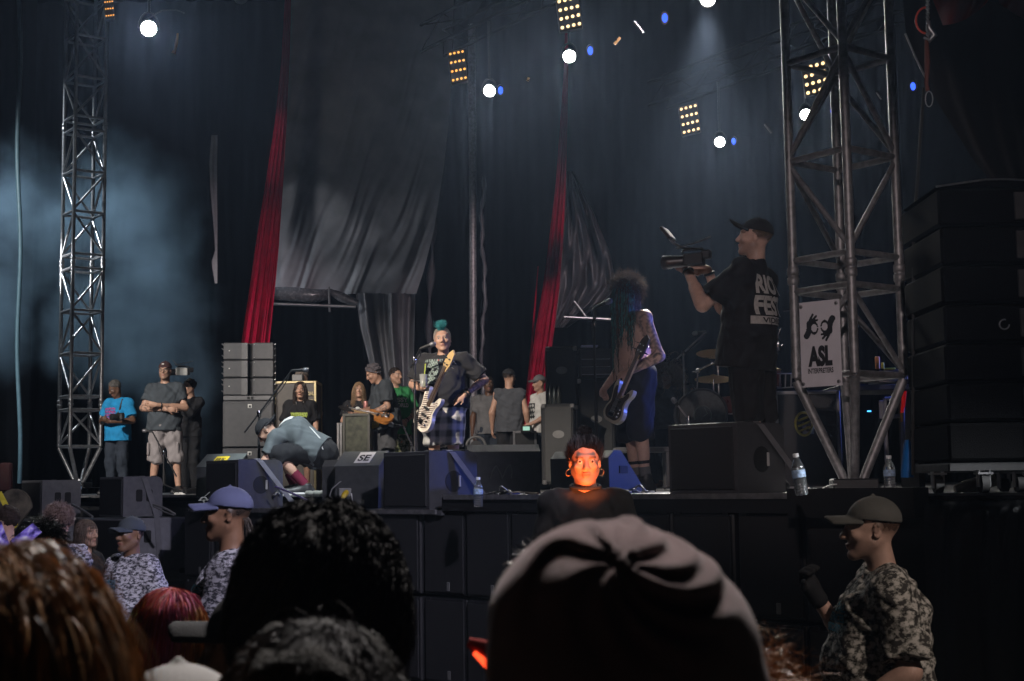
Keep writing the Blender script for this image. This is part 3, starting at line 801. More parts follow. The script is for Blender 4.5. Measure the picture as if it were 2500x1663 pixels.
par((4.5, 0.5, 6.0), P(2170, 1440, 6), 'added dim lamp over the guard at the right', 230, 25, (1, .84, .74), .8)  # unseen, added to brighten the guard's shirt
par((-2.2, 10.5, 9.0), P(745, 1120, 14.6), 'white top lamp over the crouching stagehand', 1500, 15, (.85, .95, 1), .6)
par((-9.5, 22.0, 5.5), P(715, 660, 25), 'added white lamp raking across the grey tarp', 230, 24, (.95, .97, 1), 1.0)  # unseen, added so that the tarp folds show
par((0.9, 8.2, 9.7), Vector((-.05, 1.7, 1.6)), 'added white back lamp above the stage front rimming the crowd', 1700, 26, (1, .92, .88), .5, .7)  # unseen, added to rim the nearest heads
par((7.5, 4.6, 4.6), P(2410, 1250, 7.2), 'added white lamp out to the right aimed at the end of the stage edge', 1300, 13, (.95, .97, 1), .7)  # unseen, added for the shine along the skirt
par((-10.5, 22.0, 10.5), P(250, 800, 25.5), 'added pale blue lamp high at the left shining into the smoke', 900, 60, (.84, .93, 1), .8)  # unseen, added to light up the smoke
# ================================================================== haze and smoke
def volmat(name, col, dens, aniso, blobs=None):
    m = bpy.data.materials.new(name); m.use_nodes = True
    n = m.node_tree.nodes; l = m.node_tree.links
    n.remove(n['Principled BSDF'])
    v = n.new('ShaderNodeVolumePrincipled')
    v.inputs['Color'].default_value = (*col, 1); v.inputs['Anisotropy'].default_value = aniso
    v.inputs['Density'].default_value = dens
    l.new(v.outputs[0], n['Material Output'].inputs['Volume'])
    if blobs:
        tc = n.new('ShaderNodeTexCoord')
        nz = n.new('ShaderNodeTexNoise'); nz.inputs['Scale'].default_value = 0.75; nz.inputs['Detail'].default_value = 6; nz.inputs['Roughness'].default_value = .55
        l.new(tc.outputs['Object'], nz.inputs['Vector'])
        # warp the position a little with the noise colour
        wv = n.new('ShaderNodeVectorMath'); wv.operation = 'MULTIPLY_ADD'; wv.inputs[1].default_value = (2.6, 2.6, 2.6)
        l.new(nz.outputs['Color'], wv.inputs[0]); l.new(tc.outputs['Object'], wv.inputs[2])
        acc = None
        for (c, r) in blobs:
            sub = n.new('ShaderNodeVectorMath'); sub.operation = 'SUBTRACT'; sub.inputs[1].default_value = Vector(c) + Vector((1.3, 1.3, 1.3))
            l.new(wv.outputs[0], sub.inputs[0])
            sc = n.new('ShaderNodeVectorMath'); sc.operation = 'DIVIDE'; sc.inputs[1].default_value = r
            l.new(sub.outputs[0], sc.inputs[0])
            ln = n.new('ShaderNodeVectorMath'); ln.operation = 'LENGTH'; l.new(sc.outputs[0], ln.inputs[0])
            mr = n.new('ShaderNodeMapRange'); mr.interpolation_type = 'SMOOTHSTEP'
            mr.inputs['From Min'].default_value = 1.0; mr.inputs['From Max'].default_value = 0.35
            l.new(ln.outputs['Value'], mr.inputs['Value'])
            if acc is None: acc = mr.outputs[0]
            else:
                mx = n.new('ShaderNodeMath'); mx.operation = 'MAXIMUM'; l.new(acc, mx.inputs[0]); l.new(mr.outputs[0], mx.inputs[1]); acc = mx.outputs[0]
        mr = n.new('ShaderNodeMapRange'); mr.inputs['From Min'].default_value = .38; mr.inputs['From Max'].default_value = .64
        mr.inputs['To Min'].default_value = .12
        l.new(nz.outputs['Fac'], mr.inputs['Value'])
        mu = n.new('ShaderNodeMath'); mu.operation = 'MULTIPLY'; l.new(acc, mu.inputs[0]); l.new(mr.outputs[0], mu.inputs[1])
        m2 = n.new('ShaderNodeMath'); m2.operation = 'MULTIPLY'; l.new(mu.outputs[0], m2.inputs[0]); m2.inputs[1].default_value = dens
        l.new(m2.outputs[0], v.inputs['Density'])
    return m
hz = MB().box((0, 15, 6.75), (66, 66, 15.5)).build('haze', volmat('haze_air', (0.50, 0.68, 1.0), 0.0012, 0.74))
tag(hz, 'thin bluish haze hanging in the air of the whole place', 'haze', kind='stuff')
def smoke_box():
    lo = P(-260, 1215, 24.0); hi = P(600, 270, 27.4)
    c = (lo + hi) / 2; sz = Vector((abs(hi.x - lo.x), 3.4, abs(hi.z - lo.z)))
    o = MB().box((0, 0, 0), tuple(sz)).build('smoke', None)
    o.location = c
    def B(px, py, d, rx, rz): d += 4.6; return (P(px, py, d) - c, (rx / FPX * d, 1.5, rz / FPX * d))
    o.data.materials.append(volmat('smoke_cloud', (0.50, 0.76, 1.0), 0.62, 0.1,
        [B(300, 520, 21, 200, 200), B(90, 560, 21, 200, 220), B(400, 680, 21, 150, 240), B(440, 900, 21, 120, 260), B(-20, 760, 21, 150, 240), B(300, 800, 21, 200, 200)]))
    tag(o, 'blue-grey stage smoke drifting past the slim left tower', 'smoke', kind='stuff')
smoke_box()

# ================================================================== figures: implicit surfaces -> one continuous mesh
class Fld:
    def __init__(s, lo, hi, h):
        s.h = h; s.lo = np.array(lo, dtype=np.float32) - 3 * h
        n = np.ceil((np.array(hi) + 3 * h - s.lo) / h).astype(int) + 1
        s.n = n; s.d = np.full(n, 0.3, dtype=np.float32)
        s.ax = [s.lo[i] + h * np.arange(n[i], dtype=np.float32) for i in range(3)]
    def region(s, lo, hi):
        i0 = np.clip(np.floor((np.array(lo) - s.lo) / s.h).astype(int), 0, s.n); i1 = np.clip(np.ceil((np.array(hi) - s.lo) / s.h).astype(int) + 1, 0, s.n)
        if (i1 <= i0).any(): return None
        sl = tuple(slice(a, b) for a, b in zip(i0, i1))
        X = s.ax[0][sl[0]][:, None, None]; Y = s.ax[1][sl[1]][None, :, None]; Z = s.ax[2][sl[2]][None, None, :]
        return sl, X, Y, Z
    def mix(s, sl, d, k, op):
        a = s.d[sl]
        if op == 'u':
            h = np.maximum(k - np.abs(a - d), 0) / k if k > 0 else 0
            s.d[sl] = np.minimum(a, d) - h * h * k * .25
        else:
            d = -d
            h = np.maximum(k - np.abs(a - d), 0) / k if k > 0 else 0
            s.d[sl] = np.maximum(a, d) + h * h * k * .25
    def cone(s, a, b, ra, rb, k=.02, sq=None, flat='', op='u'):
        a = np.array(a, dtype=np.float32); b = np.array(b, dtype=np.float32)
        m = k + 2.5 * s.h; rm = max(ra, rb) / (min(sq[1], 1) if sq else 1) + m
        g = s.region(np.minimum(a, b) - rm, np.maximum(a, b) + rm)
        if g is None: return
        sl, X, Y, Z = g; ab = b - a; L2 = float(ab @ ab) + 1e-9
        px, py, pz = X - a[0], Y - a[1], Z - a[2]
        t = (px * ab[0] + py * ab[1] + pz * ab[2]) / L2; tc = np.clip(t, 0, 1)
        vx, vy, vz = px - tc * ab[0], py - tc * ab[1], pz - tc * ab[2]
        if sq:
            e, q = sq; dt = (q - 1) * (vx * e[0] + vy * e[1] + vz * e[2]); vx = vx + dt * e[0]; vy = vy + dt * e[1]; vz = vz + dt * e[2]
        d = np.sqrt(vx * vx + vy * vy + vz * vz) - (ra + (rb - ra) * tc)
        L = math.sqrt(L2)
        if 'a' in flat: d = np.maximum(d, -t * L)
        if 'b' in flat: d = np.maximum(d, (t - 1) * L)
        s.mix(sl, d, k, op)
    def ell(s, c, r, R_=None, k=.02, op='u'):
        c = np.array(c, dtype=np.float32); r = np.array(r, dtype=np.float32)
        m = max(r) + k + 2.5 * s.h
        g = s.region(c - m, c + m)
        if g is None: return
        sl, X, Y, Z = g; px, py, pz = X - c[0], Y - c[1], Z - c[2]
        if R_ is not None:
            M = np.array(R_).T
            px, py, pz = [M[i][0] * px + M[i][1] * py + M[i][2] * pz for i in range(3)]
        k0 = np.sqrt((px / r[0]) ** 2 + (py / r[1]) ** 2 + (pz / r[2]) ** 2)
        k1 = np.sqrt((px / r[0] ** 2) ** 2 + (py / r[1] ** 2) ** 2 + (pz / r[2] ** 2) ** 2) + 1e-6
        s.mix(sl, k0 * (k0 - 1) / k1, k, op)
    def plane(s, p, n_, k=0.0):
        """keep the side the normal points away from"""
        X = s.ax[0][:, None, None]; Y = s.ax[1][None, :, None]; Z = s.ax[2][None, None, :]
        s.d = np.maximum(s.d, (X - p[0]) * n_[0] + (Y - p[1]) * n_[1] + (Z - p[2]) * n_[2]).astype(np.float32)
    def wrinkle(s, amp, fr, seed, stretch=(1, 1, 1)):
        rs = np.random.default_rng(seed)
        near = np.abs(s.d) < 4 * s.h + amp * 3
        i, j, k_ = np.nonzero(near)
        x = s.ax[0][i] * stretch[0]; y = s.ax[1][j] * stretch[1]; z = s.ax[2][k_] * stretch[2]
        v = np.zeros(len(x), dtype=np.float32)
        for q in range(4):
            a = rs.normal(size=3); a /= np.linalg.norm(a); b = rs.normal(size=3); b /= np.linalg.norm(b); f = fr * (0.6 + .5 * q)
            v += np.sin(f * (a[0] * x + a[1] * y + a[2] * z) + 2.0 * np.sin(.6 * f * (b[0] * x + b[1] * y + b[2] * z) + q)) / (1 + .5 * q)
        s.d[i, j, k_] += amp * v
    def mesh(s):
        d = s.d; b = d < 0
        b[0] = b[-1] = False; b[:, 0] = b[:, -1] = False; b[:, :, 0] = b[:, :, -1] = False
        c = np.zeros(np.array(d.shape) - 1, dtype=np.int8)
        offs = [(x, y, z) for x in (0, 1) for y in (0, 1) for z in (0, 1)]
        N = d.shape
        for o in offs: c += b[o[0]:N[0] - 1 + o[0], o[1]:N[1] - 1 + o[1], o[2]:N[2] - 1 + o[2]]
        act = (c > 0) & (c < 8)
        ii = np.argwhere(act); idx = np.full(c.shape, -1, dtype=np.int64); idx[act] = np.arange(len(ii))
        pos = np.zeros((len(ii), 3), dtype=np.float32); cnt = np.zeros(len(ii), dtype=np.float32)
        val = {o: d[ii[:, 0] + o[0], ii[:, 1] + o[1], ii[:, 2] + o[2]] for o in offs}
        for o in offs:
            for ax in range(3):
                if o[ax] == 0:
                    o2 = list(o); o2[ax] = 1; o2 = tuple(o2)
                    v0, v1 = val[o], val[o2]; m = (v0 < 0) != (v1 < 0)
                    t = np.where(m, v0 / np.where(m, v0 - v1, 1), 0); t = np.clip(t, 0, 1)
                    for q in range(3): pos[:, q] += np.where(m, o[q] + (t if q == ax else 0), 0)
                    cnt += m
        pos = (pos / np.maximum(cnt, 1)[:, None] + ii) * s.h + s.lo
        fs = []
        for ax in range(3):
            a1, a2 = [(1, 2), (2, 0), (0, 1)][ax]
            s0 = [slice(1, -1)] * 3; s1 = [slice(1, -1)] * 3
            s0[ax] = slice(0, -1); s1[ax] = slice(1, None)
            x0, x1 = b[tuple(s0)], b[tuple(s1)]
            for flip in (False, True):
                e = (x0 & ~x1) if not flip else (~x0 & x1)
                q = np.argwhere(e)
                if not len(q): continue
                q = q + 1; q[:, ax] -= 1
                def cell(d1, d2):
                    w_ = q.copy(); w_[:, a1] -= d1; w_[:, a2] -= d2
                    return idx[w_[:, 0], w_[:, 1], w_[:, 2]]
                f = np.stack([cell(1, 1), cell(0, 1), cell(0, 0), cell(1, 0)], -1)
                if flip: f = f[:, ::-1]
                f = f[(f >= 0).all(1)]
                fs.append(f)
        return pos, np.concatenate(fs) if fs else np.zeros((0, 4), int)

def V(*a): return np.array(a if len(a) == 3 else a[0], dtype=np.float64)
def nrm_(v): v = V(v); return v / (np.linalg.norm(v) + 1e-9)
def lerp(a, b, t): return V(a) + (V(b) - V(a)) * t
def rot3(yaw=0, pitch=0, roll=0):
    """yaw>0 turns towards +x, pitch>0 looks down, roll>0 tips to +x"""
    y, p, r = R(yaw), R(pitch), R(roll)
    Rz = np.array([[math.cos(y), -math.sin(y), 0], [math.sin(y), math.cos(y), 0], [0, 0, 1]])
    Rx = np.array([[1, 0, 0], [0, math.cos(p), -math.sin(p)], [0, math.sin(p), math.cos(p)]])
    Ry = np.array([[math.cos(r), 0, math.sin(r)], [0, 1, 0], [-math.sin(r), 0, math.cos(r)]])
    return Rz @ Rx @ Ry

STAND = dict(pel=(0, 0, .96), chest=(0, -.005, 1.27), neck=(0, .015, 1.455), head=(0, -.01, 1.635),
             sha=(.172, .015, 1.388), shb=(-.172, .015, 1.388), ela=(.25, .05, 1.13), elb=(-.25, .05, 1.13), wra=(.265, -.05, .89), wrb=(-.265, -.05, .89),
             hia=(.09, 0, .93), hib=(-.09, 0, .93), kna=(.105, -.02, .50), knb=(-.105, -.02, .50), ana=(.115, .02, .085), anb=(-.115, .02, .085),
             toea=(.15, -.15, .03), toeb=(-.15, -.15, .03), hyaw=0, hpitch=0, hroll=0)
SKINS = {}
def skinmat(): return mat('skin', (0.5, 0.3, 0.2), 0.5, var=0.10, vs=30, bump=0.12, bs=160, spec=0.4, attr='Col')
def fabric(name, col, rough=.85, bump=.25, bs=220, var=.14, vs=9): return mat(name, col, rough, var=var, vs=vs, bump=bump, bs=bs, spec=.25)

class Fig:
    def __init__(s, name_label, top=None, base=None, d=None, yaw=0, pose=None, g=1.0, belly=0.0, h=.009, skin=(.42, .24, .16), H=None, zbase=None,
                 female=False, group=None, hair_v=(.03, .02, .015), beard=0.0, stubble=0.0, lips=(.36, .13, .11), curl=.5, curla=None, curlb=None,
                 tattoo=None, headscale=1.0, cat='person', hscale=1.0, handsa=None, handsb=None, nobody=False, smile=False):
        J = dict(STAND)
        if pose: J.update(pose)
        s.J = {k: (V(v) if isinstance(v, (tuple, list, np.ndarray)) else v) for k, v in J.items()}
        zb = DECK if zbase is None else zbase
        topz_local = s.J.get('top', s.J['head'][2] + .122 * headscale)
        if top is not None:
            p = P(*top); H_ = (p.z - zb); s.S = H_ / topz_local if H is None else H / 1.755
            Rz = rot3(yaw)
            off = Rz @ V(s.J['head'][0], s.J['head'][1], 0) * s.S
            s.base = Vector((p.x - off[0], p.y - off[1], zb if H is None else p.z - topz_local * s.S))
        else: s.base = Vector(base); s.S = (H or 1.755) / 1.755
        s.root = empty('person', tuple(s.base), R(yaw), name_label, cat, group)
        s.root.scale = (s.S, s.S, s.S)
        s.h = h; s.g = g; s.b = belly; s.female = female
        s.hs = headscale
        s.RH = rot3(s.J['hyaw'], s.J['hpitch'], s.J['hroll'])
        s.skin = skin; s.seed = abs(hash(name_label)) % 1000 if False else sum(map(ord, name_label)) % 997
        J = s.J
        W = nrm_(J['sha'] - J['shb']); U = nrm_(J['neck'] - J['pel']); F = nrm_(np.cross(W, U)); s.W, s.U, s.F = W, U, F
        s.WH = nrm_(J['hia'] - J['hib'])
        if not nobody: s._body(beard, stubble, lips, hair_v, curla if curla is not None else curl, curlb if curlb is not None else curl, tattoo, handsa, handsb, smile)
    def hp(s, p): return s.J['head'] + s.RH @ (V(p) * s.hs)
    def hc(s, Fd, a, b, ra, rb, k=.012, **kw): Fd.cone(s.hp(a), s.hp(b), ra * s.hs, rb * s.hs, k, **kw)
    def he(s, Fd, c, r, k=.012, op='u', R2=None): Fd.ell(s.hp(c), V(r) * s.hs, s.RH if R2 is None else s.RH @ R2, k, op)
    def world(s, p):
        """local joint-space point -> world"""
        rz = s.root.rotation_euler.z; c, n = math.cos(rz), math.sin(rz); p = V(p) * s.S
        return Vector((s.base.x + c * p[0] - n * p[1], s.base.y + n * p[0] + c * p[1], s.base.z + p[2]))
    def out(s, name, Fd, m, col=None, smooth=True):
        v, f = Fd.mesh()
        c = col(v) if col is not None else None
        o = link(name, fastmesh(name, v, f, smooth, c), m, s.root)
        return o
    def torso(s, Fd, e=0.0, top=True):
        J, W, U, F, g, b = s.J, s.W, s.U, s.F, s.g, s.b
        sq = (W, .74)
        Fd.cone(J['pel'] + U * .03, J['chest'], .118 * g + e, .118 * g + e, .05, sq=sq)
        Rm = np.stack([W, -F, U], 1)
        Fd.ell(J['chest'] + U * .0 + F * .01, (.150 * g + e, .105 * g + e, .15 + e * .5), Rm, .05)
        Fd.ell(J['pel'] + U * .0, (.160 * g + e, .118 * g + e, .12 + e), np.stack([s.WH, -F, U], 1), .05)
        if b > 0: Fd.ell(lerp(J['pel'], J['chest'], .38) + F * (.045 + .05 * b), (.135 * g + .03 * b + e, .10 + .06 * b + e, .17 + .02 * b + e), Rm, .06)
        if s.female:
            for sg in (-1, 1): Fd.ell(J['chest'] + W * sg * .07 + F * .085 - U * .01, (.062 + e, .05 + e, .06 + e), Rm, .04)
        for q in 'ab':
            sh = J['sh' + q]
            Fd.cone(J['neck'] - U * .02, sh, .042 + e * .7, .048 + e, .05)
            Fd.ell(sh, (.055 + e,) * 3, None, .05)
    def _body(s, beard, stubble, lips, hair_v, ca, cb, tattoo, ha, hb, smile=False):
        J, W, U, F, g = s.J, s.W, s.U, s.F, s.g
        pts = np.stack([v for k, v in J.items() if isinstance(v, np.ndarray)])
        Fd = Fld(pts.min(0) - .22, pts.max(0) + .24, s.h)
        s.torso(Fd)
        # legs
        for q in 'ab':
            hi, kn, an, toe = J['hi' + q], J['kn' + q], J['an' + q], J['toe' + q]
            Fd.cone(hi, kn, .082 * (.5 + .5 * g), .056, .05)
            Fd.cone(kn, an, .054, .037, .03)
            bk = nrm_(np.cross(nrm_(an - kn), s.WH)); 
            if bk @ F > 0: bk = -bk
            Fd.cone(lerp(kn, an, .12) + bk * .018, lerp(kn, an, .5) + bk * .014, .044, .038, .03)
            Fd.cone(an - V(0, 0, .03), toe, .038, .03, .03)
        # arms and hands
        for q, cu, hd in (('a', ca, ha), ('b', cb, hb)):
            sh, el, wr = J['sh' + q], J['el' + q], J['wr' + q]
            Fd.cone(sh, el, .053 * (.6 + .4 * g), .041, .03)
            Fd.cone(el, wr, .043, .028, .025); Fd.cone(lerp(el, wr, .12), lerp(el, wr, .45), .045, .037, .025)
            dirn = nrm_(wr - el) if hd is None or hd.get('dir') is None else nrm_(hd['dir'])
            sgn = 1 if q == 'a' else -1
            pn = hd.get('pn') if hd else None
            pn = V(-sgn, 0, 0) if pn is None else V(pn)
            pn = nrm_(pn - dirn * (pn @ dirn)); ax = np.cross(dirn, pn) * sgn
            s.hand(Fd, wr, dirn, pn, ax, cu)
        # neck and head
        Fd.cone(J['neck'] - U * .05, s.hp((0, .018, -.05)), .062, .054, .03)
        s.head(Fd, smile)
        RH, hd_, hs = s.RH, J['head'], s.hs
        rs = np.random.default_rng(s.seed)
        def col(v):
            sk = V(s.skin); c = np.tile(sk, (len(v), 1))
            c *= (1 + .06 * np.sin(v[:, :1] * 31) * np.sin(v[:, 2:3] * 27))
            q = ((v - hd_) @ RH) / hs
            near = np.linalg.norm(q, axis=1) < .17
            x, y, z = np.abs(q[:, 0]), q[:, 1], q[:, 2]
            def blend(mask, colr, a=1.0):
                m = (np.clip(mask, 0, 1) * near * a)[:, None]; c[:] = c * (1 - m) + V(colr) * m
            front = (y < -.045)
            blend(front * (1 - ((x / .03) ** 2 + ((z + .063) / .013) ** 2)), lips, .85)
            blend(front * np.clip(1.6 - ((x / .020) ** 2 + ((z + .0635) / .0035) ** 2), 0, 1), V(lips) * .25, .9)
            blend(front * (np.abs(x - .033) < .02) * np.clip(1.5 - ((z - .026 + (x - .033) ** 2 * 10) / .006) ** 2, 0, 1), hair_v, .8)
            if s.h > .0062:
                blend(front * np.clip(1.5 - (((x - .032) / .015) ** 2 + ((z - .004) / .006) ** 2), 0, 1), (.5, .46, .42), .6)
                blend(front * np.clip(1.4 - (((x - .032) / .007) ** 2 + ((z - .004) / .006) ** 2), 0, 1), (.02, .014, .01), .7)
            else:
                blend(front * np.clip(1.4 - (((x - .032) / .018) ** 2 + ((z - .0105) / .003) ** 2), 0, 1), (.03, .02, .02), .8)
            bm = np.clip((-.035 - z) / .012, 0, 1) * np.clip((.05 - y) / .02, 0, 1) * (((x / .024) ** 2 + ((z + .063) / .011) ** 2) > 1) * (z > -.15) * (z < .0)
            mo = (front & (x < .036) & (z > -.056) & (z < -.04))
            if beard: blend(np.maximum(bm, mo), hair_v, beard)
            if stubble: blend(np.maximum(bm, mo), V(s.skin) * .35, stubble)
            blend(((y > -.03) | (z > .09)) * np.clip((z - (-.02 - .0 * y)) / .02, 0, 1) * (q[:, 1] * .17 + (q[:, 2] - .0) * .15 > .004), hair_v, 0.0 if s.J.get('bald') else .85)
            if tattoo:
                for (a, b, r) in tattoo:
                    a, b = V(a) if not isinstance(a, str) else J[a], V(b) if not isinstance(b, str) else J[b]
                    ab = b - a; t = ((v - a) @ ab) / (ab @ ab); dd = np.linalg.norm(v - a - np.clip(t, 0, 1)[:, None] * ab, axis=1)
                    pat = np.sin(v[:, 0] * 95 + 2 * np.sin(v[:, 2] * 60)) * np.sin(v[:, 2] * 80 + 2 * np.sin(v[:, 1] * 70)) + .35 * np.sin(v[:, 1] * 140)
                    m = ((dd < r) & (t > -.05) & (t < 1.05))[:, None] * np.clip(pat * 2 + .4, 0, 1)[:, None] * .6
                    c[:] = c * (1 - m) + V(.03, .04, .045) * m
            return c
        s.body = s.out('body', Fd, skinmat(), col)
    def hand(s, Fd, wr, dirn, pn, ax, curl):
        mn = max(.0088, .60 * s.h)
        Fd.ell(wr + dirn * .05, (.040, .020, .054), np.stack([ax, pn, dirn], 1), .012)
        for i, L in enumerate((.072, .080, .075, .058)):
            b = wr + dirn * .085 + ax * (.030 - .020 * i)
            sp = ax * (.10 - .068 * i)
            a1 = curl * 1.0; a2 = curl * 2.1
            d1 = nrm_(dirn * math.cos(a1) + pn * math.sin(a1) + sp); d2 = nrm_(dirn * math.cos(a2) + pn * math.sin(a2) + sp * .5)
            m = b + d1 * L * .52
            Fd.cone(b - dirn * .012, m, mn * 1.08, mn, .006); Fd.cone(m, m + d2 * L * .48, mn, mn * .85, .004)
        b = wr + dirn * .028 + ax * .032
        d1 = nrm_(dirn * .72 + ax * .62 + pn * (.2 + .5 * curl)); d2 = nrm_(dirn * .9 + ax * (.35 - .3 * curl) + pn * (.2 + .6 * curl))
        Fd.cone(b - ax * .012, b + d1 * .036, mn * 1.35, mn * 1.1, .010); Fd.cone(b + d1 * .036, b + d1 * .036 + d2 * .032, mn * 1.1, mn * .9, .005)
    def head(s, Fd, smile=False):
        he, hc = s.he, s.hc
        he(Fd, (0, .014, .034), (.074, .094, .084), .03)
        he(Fd, (0, -.026, -.028), (.058, .066, .084), .03)
        for x in (-1, 1): hc(Fd, (x * .052, .0, -.05), (x * .02, -.066, -.098), .021, .018, .025)
        he(Fd, (0, -.077, -.098), (.024, .020, .019), .02)
        hc(Fd, (-.034, -.083, .026), (.034, -.083, .026), .013, .013, .015)
        for x in (-1, 1):
            he(Fd, (x * .040, -.066, -.022), (.022, .022, .018), .02)
            he(Fd, (x * .032, -.100, .005), (.018, .014, .011), .010, 's')
            he(Fd, (x * .032, -.079, .004), (.0135, .0125, .012), .004)
        hc(Fd, (0, -.090, .016), (0, -.112, -.026), .0085, .0135, .012)
        for x in (-1, 1): he(Fd, (x * .013, -.100, -.032), (.009, .010, .008), .008)
        he(Fd, (0, -.093, -.057), (.026, .011, .0065), .006)
        he(Fd, (0, -.090, -.069), (.022, .011, .0075), .006)
        if smile: he(Fd, (0, -.101, -.0635), (.024, .008, .003), .004, 's')
        for x in (-1, 1):
            R2 = rot3(x * 18)
            he(Fd, (x * .077, .014, -.004), (.009, .019, .032), .008, R2=R2)
            he(Fd, (x * .083, .008, -.002), (.006, .010, .018), .005, 's', R2=R2)
    def eyes(s, col=(.05, .03, .02)):
        em = mat('eye_white', (.62, .58, .55), .25, var=0)
        im = mat('iris', col, .2, var=0)
        for x in (-1, 1):
            c = s.hp((x * .032, -.0805, .004)); Mx = Matrix.Translation(Vector(c)) @ Matrix(s.RH.tolist()).to_4x4() @ Matrix.Rotation(PI / 2, 4, 'X')
            prof = [(.0128 * math.sin(t), .0128 * math.cos(t)) for t in np.linspace(.03, PI - .03, 10)]
            e = MB(); e.lathe(prof, (0, 0, 0), 14); e.v = [tuple(Mx @ Vector(q)) for q in e.v]
            eo = e.build('eye', em, s.root)
            e = MB(); e.lathe([(.0062, .0112), (.005, .0126), (.002, .0133)], (0, 0, 0), 12); e.v = [tuple(Mx @ Vector(q)) for q in e.v]
            e.build('iris', im, eo)
    # ---------------------------------------------------------------- clothes
    def bounds(s, keys, pad): 
        p = np.stack([s.J[k] for k in keys]); return p.min(0) - pad, p.max(0) + pad
    def tee(s, m, e=.016, sleeve=.62, hem=.10, wr=.005, hemr=None, sr=.072, name='shirt', long=False, open_neck=.066, vneck=0.0, hemx=0, sleeveb=None):
        J, W, U, F, g = s.J, s.W, s.U, s.F, s.g
        lo, hi = s.bounds(['pel', 'chest', 'neck', 'sha', 'shb', 'ela', 'elb'] + (['wra', 'wrb'] if long else []), .30)
        Fd = Fld(lo, hi, s.h)
        s.torso(Fd, e)
        hp_ = J['pel'] - U * hem
        hr = hemr or (.118 * g + e + .020)
        Fd.cone(J['pel'] + U * .12, hp_, .118 * g + e, hr, .03, sq=(W, .74), flat='b')
        n = -U
        for q in 'ab':
            sh, el, wr_ = J['sh' + q], J['el' + q], J['wr' + q]
            sl = sleeve if q == 'a' or sleeveb is None else sleeveb
            if long:
                Fd.cone(sh, el, sr, .06, .03); Fd.cone(el, lerp(el, wr_, .92), .06, .045, .03, flat='b')
            elif sl > 0: Fd.cone(sh, lerp(sh, el, sl), .064 + e * .6, sr, .035, flat='b')
            else: Fd.ell(sh + W * (.03 if q == 'a' else -.03), (.075, .075, .085), None, .01, 's')
        # neck opening
        nk = J['neck'] + U * .035 + F * .02
        Fd.ell(nk, (open_neck, open_neck + .012, .05), np.stack([W, -F, U], 1), .008, 's')
        if vneck: Fd.cone(nk + F * .06, nk + F * .10 - U * vneck, .045, .006, .004, op='s')
        if wr:
            Fd.wrinkle(wr * 1.25, 40, s.seed + 1, (1, 1, .8)); Fd.d -= .9 * wr
        # cut everything under the hem plane near the torso
        g_ = Fd.region(hp_ - .3, hp_ + .3)
        if g_ is not None:
            sl_, X, Y, Z = g_
            dd = ((X - hp_[0]) * n[0] + (Y - hp_[1]) * n[1] + (Z - hp_[2]) * n[2])
            lat = np.abs((X - hp_[0]) * W[0] + (Y - hp_[1]) * W[1] + (Z - hp_[2]) * W[2])
            Fd.d[sl_] = np.where(lat < .25 * max(1, g), np.maximum(Fd.d[sl_], dd), Fd.d[sl_])
        s.shirt = s.out(name, Fd, m)
        return s.shirt
    def legwear(s, m, length=2.0, r0=.105, r1=.09, r2=.07, name='trousers', wr=.005, waist=.09, cut=True):
        """length 0..1: thigh fraction, 1..2: down the shin"""
        J, g, U = s.J, s.g, s.U
        keys = ['pel', 'hia', 'hib', 'kna', 'knb'] + (['ana', 'anb'] if length > 1 else [])
        lo, hi = s.bounds(keys, .24)
        Fd = Fld(lo, hi, s.h)
        Fd.ell(J['pel'] - U * .01, (.172 * g, .130 * g, .13), np.stack([s.WH, -s.F, U], 1), .03)
        Fd.cone(J['pel'] + U * waist, J['pel'] - U * .05, .122 * g, .135 * g, .03, sq=(s.WH, .76), flat='a')
        for q in 'ab':
            hi_, kn, an = J['hi' + q], J['kn' + q], J['an' + q]
            if length <= 1: Fd.cone(hi_, lerp(hi_, kn, length), r0 * (.5 + .5 * g), r1, .03, flat='b')
            else:
                Fd.cone(hi_, kn, r0 * (.5 + .5 * g), r1, .03); Fd.cone(kn, lerp(kn, an, length - 1), r1, r2, .03, flat='b')
        g_ = None
        top = J['pel'] + U * waist
        X = Fd.ax[0][:, None, None]; Y = Fd.ax[1][None, :, None]; Z = Fd.ax[2][None, None, :]
        dd = (X - top[0]) * U[0] + (Y - top[1]) * U[1] + (Z - top[2]) * U[2]
        if cut: Fd.d = np.maximum(Fd.d, dd).astype(np.float32)
        if wr: Fd.wrinkle(wr * 1.2, 40, s.seed + 3, (1, 1, .6))
        s.legs = s.out(name, Fd, m)
        return s.legs
